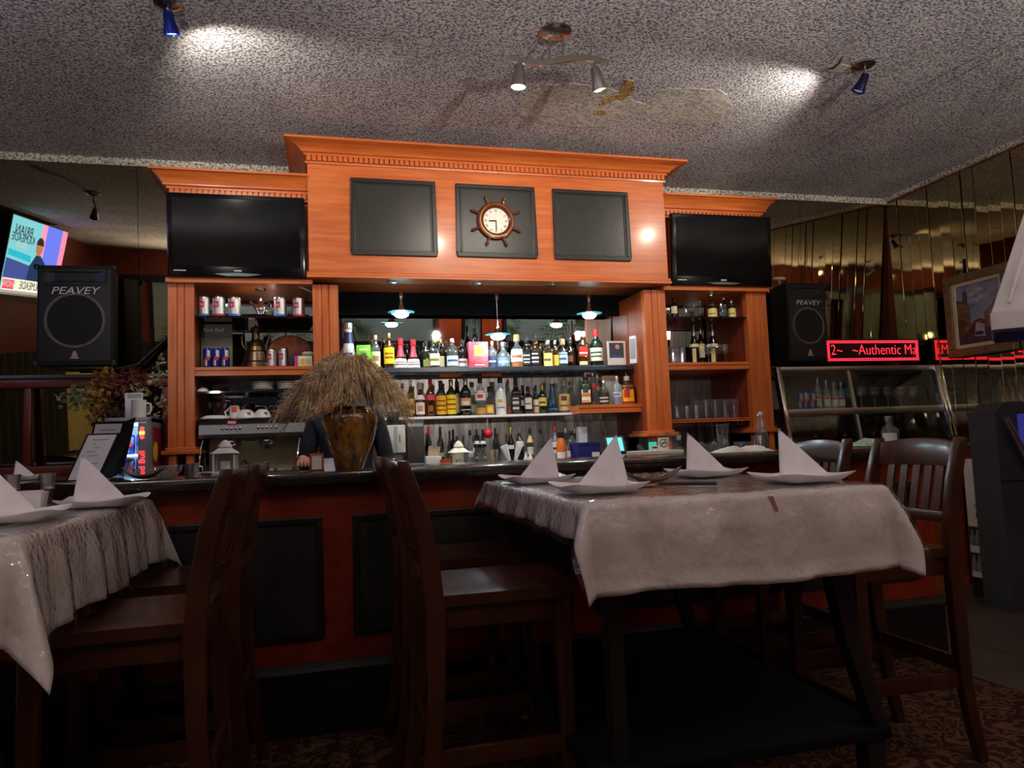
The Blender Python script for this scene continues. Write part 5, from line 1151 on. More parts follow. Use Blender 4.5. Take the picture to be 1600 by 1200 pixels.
# hanging rack hooks and stem glasses under the low shelf
t = thing('glass_rack', 'wire stemware rack under the low right shelf', 'rack', (2.52, 4.66, SH_R3 - .03))
for i in range(6):
    x = 2.27 + .10 * i; MB().tube([(x - .018, 4.52, SH_R3 - .023), (x - .018, 4.52, SH_R3 - .045), (x + .018, 4.52, SH_R3 - .045), (x + .018, 4.52, SH_R3 - .023)], .003, 6).build('hook', CHROME, t)
    MB().tube([(x - .018, 4.52, SH_R3 - .045), (x - .018, 4.86, SH_R3 - .045)], .0025, 6).build('rail_wire', CHROME, t)
for i in range(5):
    put('wine_glass', 2.32 + .10 * i, 4.64, SH_R3 - .048, 'stem glass hanging upside down in the wire rack, ' + nth(i), 'hanging stem glasses', 1.0, True)
for i in range(6): put('tumbler', 2.28 + .082 * i, 4.50, 1.0005, 'clear tumbler on the right end of the back counter, ' + nth(i), 'tumblers on the back counter', 1.0)
# glass carafe on the right glass shelf
p = W(1082, 476, 4.54); d_ = depth(p); r_ = 14.5 * d_ / FPX; h_ = W(1082, 458, 4.54).z - SH_R1
o = MB().lathe([(r_ * .45, 0), (r_ * .6, h_ * .04), (r_ * .92, h_ * .35), (r_, h_ * .52), (r_ * .85, h_ * .70), (r_ * .5, h_ * .84), (r_ * .48, h_ * .9), (r_ * .66, h_), (r_ * .62, h_), (r_ * .44, h_ * .9)], 24, cap=False).build('glass_vase', CRYST, local=True)
o.location = (p.x, 4.54, SH_R1 + .0005); tag(o, 'round clear glass vase on the right glass shelf', 'vase')
a = W(1044, 520, 4.86); b2 = W(1079, 520, 4.86)
MB().box(0, 0, 0, 0, 0, 0)
o = MB().box(a.x, b2.x, 4.86, 4.96, SH_R2 + .0005, SH_R2 + .16).build('blue_carton', cm((40, 52, 78)), bevel=.002, at=((a.x + b2.x) / 2, 4.9, SH_R2)); tag(o, 'dark blue carton behind the tumblers on the right wooden shelf', 'carton')
# ------------------------------------------------------------------ pendant lamps in the centre bay
DISC = glass('aqua_glass_disc', (190, 238, 240), .08, 2.0, body=(120, 220, 226), bodyf=.55); PB = glow('pendant_bulb', (222, 245, 255), 110)
for (u, v, lab) in ((627, 489, 'left glass disc pendant lamp in the centre bay'), (778, 524, 'middle, lowest glass disc pendant lamp in the centre bay'), (921, 491, 'right glass disc pendant lamp in the centre bay')):
    p = W(u, v, 4.66); t = thing('pendant_lamp', lab, 'pendant lamp', (p.x, 4.66, p.z), group='glass disc pendant lamps')
    MB().lathe([(.030, -.010), (.034, -.006), (.085, .0), (.087, .004), (.084, .006), (.03, .010)], 32, cap=False).build('glass_disc', DISC, t, local=True)
    MB().lathe([(.001, -.030), (.03, -.027), (.044, -.016), (.046, -.006), (.03, .004)], 24, cap=False).build('bulb_cover', PB, t, local=True)
    MB().lathe([(.034, .008), (.030, .018), (.016, .035), (.012, .06), (.007, .085), (.005, .10)], 18, cap=False).build('neck', CHROME, t, local=True)
    ztop = 2.176 - p.z
    MB().tube([(0, 0, .09), (0, 0, ztop)], .003, 8).build('cord', CHROME, t, local=True)
    MB().lathe([(.012, ztop - .07), (.014, ztop - .05), (.012, ztop - .03), (.006, ztop - .02)], 12).build('adjuster', CHROME, t, local=True)
# ------------------------------------------------------------------ cans
CANS = mirror('can_silver', (210, 210, 214), .3)
def tin(u0, u1, vt, y, z, band, label, group, where):
    p = W((u0 + u1) / 2, vt, y); d = depth(p); r = (u1 - u0) / 2 * d / FPX; h = p.z - z
    t = thing('coffee_tin', label, 'tin', (p.x, y, z + .0005), 0, group); a = math.degrees(math.atan2(-y, -p.x))
    MB().lathe([(r * .98, h * .10), (r * .98, h * .86)], 20).build('body', CANS, t, local=True)
    MB().lathe([(r, 0), (r * 1.01, .002), (r * 1.01, h * .13), (r, h * .14)], 20).build('base_band', cm(band), t, local=True)
    MB().lathe([(r * 1.01, h * .86), (r * 1.02, h * .88), (r * 1.0, h * .96), (r * .9, h), (.001, h)], 20).build('lid', STEEL, t, local=True)
    MB().lathe([(r * .985, h * .44), (r * .985, h * .74)], 8, a0=a - 52, a1=a - 2, cap=False).build('red_badge', cm((190, 30, 50)), t, local=True, fix=False)
    text('lettering', 'illy', h * .16, cm((235, 225, 225)), t, lambda x, y_, z_, a=a, r=r, h=h: (r * 1.0 * math.cos(R(a - 27) + x / r), r * 1.0 * math.sin(R(a - 27) + x / r), h * .59 + y_), extr=0)
for (u0, u1, vt, band, lab) in ((310, 328, 464, (30, 110, 180), 'silver coffee tin with blue band, leftmost on the upper left shelf'), (332, 352, 464, (196, 40, 60), 'silver coffee tin with red band, second from left on the upper left shelf'), (356, 376, 465, (30, 110, 180), 'silver coffee tin with blue band left of the silver jug'),
                                (428, 447, 465, (30, 110, 180), 'silver coffee tin with blue band right of the silver jug'), (457, 476, 466, (196, 40, 60), 'silver coffee tin with red band, rightmost on the upper left shelf')):
    tin(u0, u1, vt, 4.53, SH_L1, band, lab, 'coffee tins on the left shelves', '')
for (u0, u1, vt, lab) in ((416, 432, 546, 'left of two coffee tins beside the bronze jug'), (435, 450, 545, 'right of two coffee tins beside the bronze jug')): tin(u0, u1, vt, 4.60, SH_L2, (196, 40, 60), lab, 'coffee tins on the left shelves', '')
def energy(x, y, z, r, h, label, group):
    t = thing('energy_drink_can', label, 'can', (x, y, z + .0005), 0, group)
    a = math.degrees(math.atan2(-y, -x))
    MB().lathe([(r * .82, 0), (r, h * .05), (r, h * .90), (r * .84, h * .97), (r * .80, h), (.001, h * .985)], 16).build('body', mat('can_blue', (24, 44, 140), .28, metal=.5), t, local=True)
    for (a0, a1, z0, z1) in ((a - 5, a + 70, .50, .88), (a - 75, a - 5, .10, .42)): MB().lathe([(r + .0005, h * z0), (r + .0005, h * z1)], 8, a0=a0, a1=a1, cap=False).build('silver_panel', CANS, t, local=True, fix=False)
    MB().lathe([(r + .001, h * .38), (r + .001, h * .56)], 8, a0=a - 30, a1=a + 30, cap=False).build('emblem', cm((196, 40, 50)), t, local=True, fix=False)
    return t
for (u, lab) in ((324, 'left'), (338, 'middle'), (352, 'right')):
    p = W(u, 560, 4.53); energy(p.x, 4.53, SH_L2, .0245, .118, '%s of three blue energy drink cans on the left wooden shelf' % lab, 'energy drink cans on the left shelf')
# black sign with chalk lettering behind the cans
a, c = W(314, 505, 4.66), W(363, 570, 4.66)
t = thing('chalk_sign', 'black and grey display sign behind the energy drink cans', 'sign', ((a.x + c.x) / 2, 4.66, SH_L2 + .0005))
MB().box(a.x, c.x, 4.66, 4.70, SH_L2 + .0005, SH_L2 + .20).build('grey_panel', mat('grey_sign_panel', (120, 118, 110), .6), t, bevel=.002)
MB().box(a.x, c.x, 4.655, 4.70, SH_L2 + .20, SH_L1 - .02).build('black_header', BLKPL, t, smooth=0)
text('lettering', 'Red Bull', .036, cm((200, 200, 196)), t, lambda x, y, z: (x - .02, -.008 - z, SH_L1 - SH_L2 - .055 + y), shear=.3)
# bronze coffee pot
p = W(400, 570, 4.62); t = thing('bronze_jug', 'tall bronze jug with a handle on the left wooden shelf', 'jug', (p.x, 4.62, SH_L2 + .0005)); t.scale = (.92, .92, min(.92, (SH_L1 - SH_L2 - .02) / .331))
MB().lathe([(.098, 0), (.100, .006), (.088, .035), (.078, .065), (.066, .12), (.056, .165), (.046, .19), (.030, .205), (.024, .23), (.025, .262), (.031, .285), (.034, .292), (.028, .288), (.02, .26)], 28, cap=False).build('body', BRASSD, t, local=True)
for z, r in ((.05, .086), (.125, .067), (.165, .058), (.265, .028)): MB().lathe([(r, z - .004), (r + .003, z), (r, z + .004)], 28, cap=False).build('band', BRASSD, t, local=True)
MB().tube([(-.030, 0, .275), (-.065, 0, .270), (-.088, 0, .235), (-.085, 0, .18), (-.062, 0, .13)], .005, 8).build('handle', BRASSD, t, local=True)
MB().tube([(.055, 0, .13), (.075, 0, .20), (.088, 0, .25)], [.014, .009, .006], 8).build('spout', BRASSD, t, local=True)
MB().lathe([(.032, .290), (.020, .305), (.006, .312), (.006, .325), (.001, .33)], 16).build('lid', BRASSD, t, local=True)
# silver coffee pot on a tray
p = W(408, 485, 4.55)
o = MB().lathe([(.001, .004), (.10, .004), (.115, .014), (.118, .013), (.10, 0), (.001, 0)], 28, cap=False, ry=.6).build('silver_tray', CHROME, local=True); o.location = (p.x - .02, 4.55, SH_L1 + .0005); tag(o, 'oval silver tray on the upper left shelf', 'tray')
t = thing('silver_jug', 'ornate silver coffee pot on the oval tray', 'jug', (p.x, 4.55, SH_L1 + .0055))
MB().lathe([(.026, 0), (.022, .008), (.020, .02), (.030, .035), (.030, .055), (.020, .072), (.016, .085), (.020, .092), (.014, .102), (.004, .112), (.005, .120), (.001, .138)], 20).build('body', CHROME, t, local=True)
MB().tube([(.026, 0, .04), (.052, 0, .05), (.058, 0, .075), (.038, 0, .10), (.018, 0, .095)], .0045, 8).build('handle', CHROME, t, local=True)
MB().tube([(-.026, 0, .045), (-.042, 0, .075), (-.060, 0, .095), (-.066, 0, .088)], [.008, .006, .005, .003], 8).build('spout', CHROME, t, local=True)
# oval red gold plaque and white tea box
p = W(453, 548, 4.80); t = thing('oval_plaque', 'oval gold and red plaque at the back of the left shelf', 'plaque', (p.x, 4.80, SH_L2 + .0005))
b_ = MB(); q = MB().lathe([(.001, .004), (.13, .004), (.136, .007), (.140, .004), (.140, 0), (.001, 0)], 36, cap=False); b_.v = [(v[0], -v[2], .118 + v[1] * .84) for v in q.v]; b_.f = q.f
b_.build('disc', mat('gold_red_plaque', (150, 110, 50), .4, metal=.3, var=(20, (150, 40, 40), .2)), t, local=True)
b_ = MB(); q = MB().lathe([(.055, .006), (.105, .0065)], 30, cap=False, a0=180, a1=360); b_.v = [(v[0], -v[2] - .001, .118 + v[1] * .84) for v in q.v]; b_.f = q.f; b_.build('red_band', cm((170, 36, 46)), t, local=True, fix=False)
gbox(460, 488, 556, 4.52, SH_L2 + .0005, .07, 'tea_box', cm((226, 222, 196)), 'white tea box with pink end on the left wooden shelf', 'box', None, ((0, .2, 0, 1, (200, 50, 130)), (.35, .6, .25, .75, (206, 190, 60)), (.65, .9, .3, .7, (190, 190, 170))))
o = MB().lathe([(.001, .01), (.03, .012), (.038, .02), (.03, .032), (.001, .034)], 18, cap=False).build('mint_lid', cm((190, 214, 180)), local=True); q = W(481, 556, 4.55); o.location = (q.x, 4.555, q.z - .009); tag(o, 'small pale green lid on the tea box', 'lid')
gbox(452, 462, 552, 4.58, SH_L2 + .0005, .05, 'black_box', BLKPL, 'small black box between the tins and the tea box', 'box')
# white television cable hanging under the left television
tag(MB().tube([tuple(W(438, 438, 4.50)), tuple(W(455, 445, 4.50)), tuple(W(475, 451, 4.50)), tuple(W(490, 458, 4.52))], .003, 6).build('white_cable', WHITE), 'thin white cable hanging under the left television', 'cable')
# plates and bowl on the low left shelf
def dish_stack(u0, u1, n, y, z, label):
    p = W((u0 + u1) / 2, 605, y); r = (u1 - u0) / 2 * depth(p) / FPX
    for k in range(n):
        o = MB().lathe([(.001, .003), (r * .6, .003), (r, .013), (r, .015), (r * .6, 0), (.001, 0)], 24, cap=False).build('saucer', WHITE, local=True); o.location = (p.x, y, z + .0005 + .0125 * k); tag(o, label + ', ' + ('bottom', 'second', 'third', 'top')[k] + ' of its stack', 'plate', 'stacked saucers')
dish_stack(393, 428, 4, 4.575, SH_L3, 'white saucer right of the bowl on the low left shelf'); dish_stack(433, 466, 4, 4.575, SH_L3, 'white saucer near the pampas on the low left shelf')
p = W(317, 608, 4.56); o = MB().lathe([(.034, 0), (.032, .012), (.018, .026), (.001, .030)], 18, cap=False).build('bowl', WHITE, local=True); o.location = (p.x, 4.56, SH_L3 + .0005); tag(o, 'small white upturned bowl at the left end of the low shelf', 'bowl')
for i in range(5): put('wine_glass', W(330 + 26 * i, 600, 4.78).x, 4.78, SH_L3 + .0005, 'clear stem glass at the back of the low left shelf, ' + nth(i), 'stem glasses on the low left shelf', .42)
# ------------------------------------------------------------------ espresso machine
a, c = W(312, 654, 4.50), W(478, 715, 4.50); x0, x1 = a.x, c.x; zt = W(395, 652, 4.50).z
t = thing('espresso_machine', 'two-group chrome espresso machine on the back counter', 'espresso machine', ((x0 + x1) / 2, 4.7, 1.0))
zb = zt - .115
MB().prism([(4.50, zt - .012), (4.47, zt - .04), (4.462, zb + .02), (4.475, zb), (4.66, zb), (4.66, zt), (4.53, zt)], x0, x1, lambda a_, b2, d: (d, a_, b2)).build('hood', mirror('espresso_steel', (134, 138, 142), .32), t, smooth=30)
MB().box(x0 + .03, x1 - .03, 4.63, 4.95, 1.06, zt - .01).build('boiler_body', mat('cream_steel_panel', (150, 140, 116), .3, metal=.6), t, bevel=.004)
MB().box(x0 + .0, x1 - .0, 4.46, 4.95, 1.035, 1.062).build('drip_tray', STEEL, t, bevel=.004)
for x in (x0 + .04, x1 - .04):
    for y in (4.5, 4.9): MB().lathe([(.018, 1.0005), (.015, 1.036)], 12, (x, y, 0)).build('foot', BLKPL, t)
for k, u in enumerate((360, 417)):
    x = W(u, 680, 4.55).x
    g = MB().lathe([(.038, zb - .045), (.044, zb - .035), (.044, zb - .02), (.036, zb)], 20, (x, 4.565, 0)).build('group_head', CHROME, t)
    MB().tube([(x, 4.545, zb - .04), (x + .008, 4.46, zb - .055), (x + .012, 4.42, zb - .06)], [.012, .012, .014], 10).build('portafilter', BLKPL, g)
    for j in range(5): MB().lathe([(.007, 0), (.008, .004), (.001, .006)], 10).build('button', CHROME, t, local=True).location = Vector((W((347 if k == 0 else 403) + 7 * j, 669, 4.46).x, 4.461, W(375, 669, 4.46).z)) - Vector(t.location)
for o in [q for q in t.children if q.name.startswith('button')]: o.rotation_euler = (R(90), 0, 0)
gx = W(362, 660, 4.46); MB().box(gx.x - .026, gx.x + .026, 4.463, 4.470, gx.z - .012, gx.z + .012).build('red_badge', cm((180, 30, 40)), t, smooth=0)
for k in range(3): MB().box(gx.x - .018 + .014 * k, gx.x - .009 + .014 * k, 4.4615, 4.464, gx.z - .006, gx.z + .006).build('badge_print', cm((235, 230, 225)), t, smooth=0)
for x in (x0 + .02, x1 - .03): MB().tube([(x, 4.50, zb), (x - .01, 4.47, zb - .06), (x - .02, 4.46, 1.08)], .006, 8).build('steam_wand', CHROME, t)
for (u, v) in ((392, 679), (392, 688)): q = W(u, v, 4.628); MB().box(q.x - .03, q.x + .03, 4.626, 4.632, q.z - .003, q.z + .003).build('vent_slot', BLKPL, t, smooth=0)
# things on top of the machine
p = W(328, 650, 4.62); o = MB().lathe([(.001, .016), (.05, .020), (.075, .010), (.082, 0), (.001, 0)], 20, cap=False).build('folded_cloth', NAPK, local=True); o.location = (p.x + .03, 4.60, zt + .0005); tag(o, 'crumpled white cloth on the espresso machine', 'cloth')
for (u, k, lab) in ((384, 1.15, 'left'), (410, 1.0, 'right')):
    p = W(u, 646, 4.60); t = thing('upturned_cup', '%s white upturned cup on the espresso machine' % lab, 'cup', (p.x, 4.60, zt + .0005))
    MB().lathe([(.052 * k, 0), (.050 * k, .012), (.040 * k, .036), (.024 * k, .050), (.001, .051)], 20, cap=False).build('cup', WHITE, t, local=True)
    MB().box(.012, .03, -.044 * k, -.036 * k, .014, .032).build('emblem', cm((160, 90, 40)), t, local=True, smooth=0)
p = W(364, 640, 4.60); t = thing('painted_mug', 'white mug with red and yellow flowers on the espresso machine', 'mug', (p.x + .01, 4.60, zt + .0005))
MB().lathe([(.026, 0), (.030, .03), (.028, .075), (.026, .075), (.026, .006)], 18, cap=False).build('mug', WHITE, t, local=True); MB().tube([(-.026, 0, .065), (-.055, 0, .04), (-.045, 0, .008), (-.026, 0, .012)], .006, 8).build('handle', WHITE, t, local=True)
MB().lathe([(.0315, .035), (.0305, .068)], 6, a0=245, a1=300, cap=False).build('flower', cm((226, 90, 40)), t, local=True, fix=False)
for i, u in enumerate((328, 341, 352)): p = W(u, 640, 4.70); put('wine_glass', p.x, 4.70, zt + .0005, 'stem glass standing on the left of the espresso machine, ' + nth(i), 'glasses on the espresso machine', .62)
for i, u in enumerate((428, 440, 452, 462, 472)): p = W(u, 640, 4.66); put('highball_glass', p.x, 4.66, zt + .0005, 'small glass standing on the right of the espresso machine, ' + nth(i), 'small glasses on the espresso machine', .5)
p = W(382, 700, 4.56); o = MB().lathe([(.022, 0), (.023, .02), (.019, .05), (.020, .055), (.018, .055)], 16, cap=False).build('milk_pitcher', CHROME, local=True); o.location = (p.x, 4.54, 1.0625); tag(o, 'small chrome milk pitcher on the drip tray', 'pitcher')
# ------------------------------------------------------------------ white metal lantern on the back counter
def lantern(cx, cy, z, w, h, label, m, roof):
    t = thing('lantern', label, 'lantern', (cx, cy, z))
    MB().box(-w, w, -w, w, 0, h * .06).build('base', m, t, bevel=.002, local=True)
    for sx in (-1, 1):
        for sy in (-1, 1): MB().box(sx * w * .86 - .004, sx * w * .86 + .004, sy * w * .86 - .004, sy * w * .86 + .004, h * .06, h * .60).build('post', m, t, smooth=0, local=True)
    for sx, sy in ((0, -1), (0, 1), (-1, 0), (1, 0)):
        MB().box(*((-w * .82, w * .82, sy * w * .86 - .001, sy * w * .86 + .001) if sx == 0 else (sx * w * .86 - .001, sx * w * .86 + .001, -w * .82, w * .82)), h * .06, h * .60).build('glass_pane', CLEAR, t, smooth=0, local=True)
    MB().hexa([(-w * 1.12, -w * 1.12, h * .60), (w * 1.12, -w * 1.12, h * .60), (w * 1.12, w * 1.12, h * .60), (-w * 1.12, w * 1.12, h * .60), (-w * .5, -w * .5, h * .76), (w * .5, -w * .5, h * .76), (w * .5, w * .5, h * .76), (-w * .5, w * .5, h * .76)]).build('roof', roof, t, smooth=0, local=True)
    MB().lathe([(w * .5, h * .76), (w * .62, h * .80), (w * .4, h * .92), (w * .12, h)], 12).build('chimney', roof, t, local=True)
    MB().lathe([(w * .4, h * .06), (w * .4, h * .36), (.001, h * .37)], 12).build('candle', cm((230, 222, 200)), t, local=True); return t
LW = mat('white_lantern_metal', (206, 200, 206), .45)
p = W(352, 725, 3.62); lantern(p.x, 3.62, 1.0705, .052, .155, 'white metal lantern on the bar in front of the espresso machine', LW, LW)
p = W(717, 715, 4.56); lantern(p.x, 4.56, 1.0005, .055, .185, 'grey and cream lantern on the back counter among the bottles', mat('grey_lantern_metal', (150, 148, 156), .45), cm((214, 202, 180)))
# black knock tray with tampers
p = W(442, 728, 4.0); q = thing('bar_tray', 'black plastic tray of coffee tools behind the bar', 'tray', (-.25, 4.42, 1.0005))
MB().box(-.45, -.10, 4.29, 4.44, 1.0005, 1.016).build('tray', BLKPL, q, bevel=.003)
for k in range(3): MB().lathe([(.02, 1.016), (.02, 1.035), (.006, 1.045), (.012, 1.062), (.001, 1.07)], 12, (-.40 + .1 * k, 4.36, 0)).build('tamper', CHROME, q)
# ------------------------------------------------------------------ mini fridge
a, c = W(163, 655, 4.25), W(244, 745, 4.25); x0, x1 = a.x, c.x - .028; zt = W(205, 652, 4.25).z; zb = 1.0005
t = thing('mini_fridge', 'small glass-door energy drink fridge with lit cans', 'fridge', ((x0 + x1) / 2, 4.4, zb))
FG = mat('grey_fridge_metal', (150, 150, 156), .35, metal=.5)
MB().box(x0, x1, 4.58, 4.60, zb, zt).build('back', FG, t, smooth=0); MB().box(x0, x1, 4.26, 4.60, zt - .03, zt).build('top', FG, t, bevel=.004); MB().box(x0, x1, 4.26, 4.60, zb, zb + .05).build('base', FG, t, bevel=.004)
MB().box(x0, x0 + .012, 4.26, 4.60, zb, zt).build('side', FG, t, smooth=0)
rs = MB().box(x1 - .012, x1, 4.26, 4.60, zb, zt).build('side', FG, t, smooth=0)
MB().quad((x1 + .001, 4.30, zb + .06), (x1 + .001, 4.55, zb + .05), (x1 + .001, 4.55, zt - .06), (x1 + .001, 4.30, zt - .05)).build('side_print', cm((120, 30, 40)), rs, smooth=0)
MB().lathe([(.001, 0), (.055, 0)], 20, cap=False).build('side_sun', cm((214, 170, 40)), rs, local=True, smooth=0)
o = rs.children[-1]; o.rotation_euler = (0, R(90), 0); o.location = Vector((x1 + .002, 4.36, (zb + zt) / 2)) - Vector(t.location)
dr = MB().frame(x0 + .004, x1 - .004, zb + .02, zt - .01, .018, 4.245, 4.262).build('door', FG, t, smooth=0, bevel=.003)
xs_ = x1 - .060
MB().box(xs_, x1 - .02, 4.243, 4.260, zb + .035, zt - .03).build('door_strip', mat('silver_door_strip', (150, 152, 170), .3, metal=.4), dr, smooth=0)
MB().box(x0 + .02, xs_, 4.250, 4.253, zb + .035, zt - .03).build('door_glass', CLEAR, dr, smooth=0)
NEON = glow('fridge_red_lettering', (255, 60, 60), 3.0)
text('lettering', 'Red Bull', .052, NEON, dr, lambda x, y, z: (xs_ + .021 - y * .8 - t.location.x, 4.240 - z - t.location.y, zb + .115 + x - t.location.z), sx=.9)
ly = zt - .085; lx = xs_ + .02
for (dx, dz, r_, m) in ((0, 0, .014, glow('fridge_yellow', (255, 220, 90), 2.5)), ): 
    b_ = MB(); q = MB().lathe([(.001, 0), (r_, 0)], 16, cap=False); b_.v = [(lx + v[0], 4.2405, ly + v[1]) for v in q.v]; b_.f = q.f; b_.build('emblem_sun', m, dr, smooth=0)
for s in (-1, 1):
    b_ = MB(); b_.poly([(lx, 4.2395, ly + s * .004), (lx + .009, 4.2395, ly + s * .012), (lx + .012, 4.2395, ly + s * .030), (lx - .004, 4.2395, ly + s * .034), (lx - .012, 4.2395, ly + s * .018)]); b_.build('emblem_bull', NEON, dr, smooth=0, fix=False)
zm_ = zb + (zt - zb) * .47
MB().box(x0 + .012, x1 - .012, 4.28, 4.57, zm_ - .012, zm_).build('inner_shelf', glow('added_shelf_glow', (190, 235, 255), 3), t, smooth=0)  # shelf is no lamp; its glow is added to brighten the inside
MB().box(x0 + .02, x1 - .02, 4.27, 4.285, zt - .045, zt - .032).build('light_strip', glow('fridge_strip', (190, 230, 255), 14), t, smooth=0)
light('fridge_light', 'POINT', ((x0 + x1) / 2 - .02, 4.30, zt - .06), 1.3 * PW, (190, 225, 255), size=.02)
for lv, z in ((0, zb + .05), (1, zm_)):
    for k in range(3): energy(x0 + .045 + .054 * k, 4.36, z, .0245, .106, '%s blue can on the %s shelf inside the lit fridge' % (('left', 'middle', 'right')[k], ('lower', 'upper')[lv]), 'cans in the fridge')
# mug and card on the fridge
p = W(217, 645, 4.36); t = thing('white_mug', 'white mug on top of the small fridge', 'mug', (p.x, 4.36, zt + .0005))
MB().lathe([(.036, 0), (.038, .004), (.038, .098), (.035, .098), (.034, .006), (.001, .005)], 24, cap=False).build('mug', WHITE, t, local=True); MB().tube([(.036, 0, .082), (.058, 0, .076), (.062, 0, .045), (.052, 0, .022), (.036, 0, .022)], .006, 8).build('handle', WHITE, t, local=True)
a = W(196, 616, 4.42); c = W(222, 645, 4.42)
t = thing('white_card', 'white printed card standing behind the mug on the fridge', 'card', ((a.x + c.x) / 2, 4.42, zt + .0005))
MB().hexa([(a.x, 4.42, zt + .0005), (c.x, 4.42, zt + .0005), (c.x, 4.424, zt + .0005), (a.x, 4.424, zt + .0005), (a.x - .008, 4.44, a.z + .008), (c.x, 4.44, a.z + .008), (c.x, 4.444, a.z + .008), (a.x - .008, 4.444, a.z + .008)]).build('card', cm((226, 224, 226)), t, smooth=0)
for k in range(3): MB().box(a.x + .005, c.x - .008, 4.4365 - .0002 * k, 4.4385, a.z - .004 - .008 * k, a.z - .001 - .008 * k).build('print_line', INK, t, smooth=0)
# ------------------------------------------------------------------ dried flowers behind the fridge
p = W(180, 655, 4.46); fz = zt
t = thing('dried_flowers', 'dried leaf bouquet in yellow, green and dark red behind the fridge', 'flowers', (p.x, 4.72, 1.0005))
MB().lathe([(.05, 0), (.062, .05), (.07, .25), (.06, .40), (.066, .42), (.055, .42), (.05, .3)], 20, cap=False).build('pot', mat('grey_pot', (120, 122, 126), .5), t, local=True)
rnd = random.Random(21); ox, oy, oz = p.x, 4.66, 1.43
def leafset(name, m, spots, n, ls, spread, droop=0):
    b_ = MB()
    for (u, v) in spots:
        c0 = W(u, v, 4.55)
        for k in range(n):
            c = c0 + Vector((rnd.gauss(0, spread), rnd.gauss(0, spread), rnd.gauss(0, spread))); d = Vector((rnd.uniform(-1, 1), rnd.uniform(-.8, .4), rnd.uniform(-.6, .9) - droop)).normalized()
            sd = d.cross(Vector((rnd.uniform(-1, 1), rnd.uniform(-1, 1), rnd.uniform(-1, 1)))).normalized(); L = ls * rnd.uniform(.7, 1.3); w = L * .34; up = d.cross(sd) * L * .10
            b_.poly([tuple(c), tuple(c + d * L * .45 + sd * w + up), tuple(c + d * L), tuple(c + d * L * .45 - sd * w + up)])
    return b_.build(name, m, t, smooth=0, fix=False)
leafset('green_leaves', mat('dusty_green_leaf', (104, 118, 84), .6, var=(20, (134, 140, 104), .2)), [(110, 618), (122, 612), (130, 625), (106, 628), (142, 626), (118, 630)], 16, .034, .020)
leafset('yellow_leaves', mat('ochre_leaf', (170, 124, 40), .6, var=(20, (140, 92, 30), .2)), [(160, 580), (156, 596), (150, 606), (162, 612), (156, 626), (166, 630), (148, 634), (146, 646), (170, 606), (168, 585)], 20, .032, .022)
leafset('red_leaves', mat('dark_red_leaf', (96, 40, 34), .6, var=(20, (130, 62, 50), .2)), [(182, 590), (192, 598), (202, 590), (210, 586), (186, 606), (196, 612), (218, 592), (206, 600), (176, 598)], 18, .040, .024)
leafset('pale_leaves', mat('pale_straw_leaf', (176, 166, 128), .7, var=(20, (206, 196, 160), .2)), [(250, 565), (247, 582), (252, 596), (244, 600), (250, 630), (256, 645), (246, 655), (234, 640), (222, 612), (212, 610)], 14, .030, .018)
leafset('brown_leaves', mat('brown_leaf', (110, 76, 44), .7, var=(20, (90, 58, 32), .2)), [(160, 648), (172, 640), (182, 646), (190, 636), (150, 655)], 18, .030, .022, .5)
b_ = MB()
for k in range(26):
    u, v = rnd.choice([(110, 618), (160, 590), (195, 596), (250, 570), (170, 630), (210, 600), (135, 622), (246, 640)]); e = W(u, v, 4.55); s = Vector((ox + rnd.uniform(-.03, .03), 4.72, 1.40)); b_.tube([tuple(s), tuple((s + e) / 2 + Vector((0, 0, .05))), tuple(e)], .0022, 5)
b_.build('stems', mat('twig_brown', (92, 70, 46), .8), t)
# ------------------------------------------------------------------ menus, dishes and small things on the bar
BZ = 1.0705
def menu(u0, v0, u1, v1, y, label):
    """leaning open folder: foot at (u0, v0), top at (u1, v1)"""
    a = PZ(u0, v0, BZ); c = W(u1, v1, y); t = thing('menu_folder', label, 'menu', tuple(a), 0, 'black menu folders')
    w = .125; sx = Vector((1, .10, 0)).normalized(); up = (c - a); n_ = sx.cross(up).normalized()
    def pt(x, h, d): return a + sx * x + up * h + n_ * d
    MB().hexa([pt(0, 0, 0), pt(w, 0, 0), pt(w, 0, -.010), pt(0, 0, -.010), pt(0, 1, 0), pt(w, 1, 0), pt(w, 1, -.010), pt(0, 1, -.010)]).build('back_cover', BLKPL, t, smooth=0)
    MB().hexa([pt(w, 0, 0), pt(w + .03, 0, -.05), pt(w + .04, 0, -.055), pt(w + .008, 0, -.008), pt(w, 1, 0), pt(w + .03, 1, -.05), pt(w + .04, 1, -.055), pt(w + .008, 1, -.008)]).build('front_cover', BLKPL, t, smooth=0)
    pg = MB(); pg.quad(pt(.008, .02, .0015), pt(w - .008, .02, .0015), pt(w - .008, .97, .0015), pt(.008, .97, .0015)); pg = pg.build('page', mat('menu_page', (238, 236, 238), .45, var=(9, (224, 224, 228), .2)), t, smooth=0, fix=False)
    for k in range(9):
        h = .86 - .085 * k; x0 = .03 + .012 * (k % 3); b_ = MB(); b_.quad(pt(x0, h, .0025), pt(w - x0 - .03 * (k % 2), h, .0025), pt(w - x0 - .03 * (k % 2), h + .014, .0025), pt(x0, h + .014, .0025)); b_.build('print_line', mat('grey_menu_print', (130, 128, 134), .6), pg, smooth=0, fix=False)
    MB().bar(pt(w * .9, .78, -.012), pt(w * .9 + .02, 0, -.10), .006, .006).build('easel_leg', BLKPL, t, smooth=0)
menu(102, 752, 136, 678, 3.50, 'front black menu folder leaning on the bar'); menu(128, 748, 147, 660, 3.70, 'rear black menu folder leaning on the bar by the fridge')
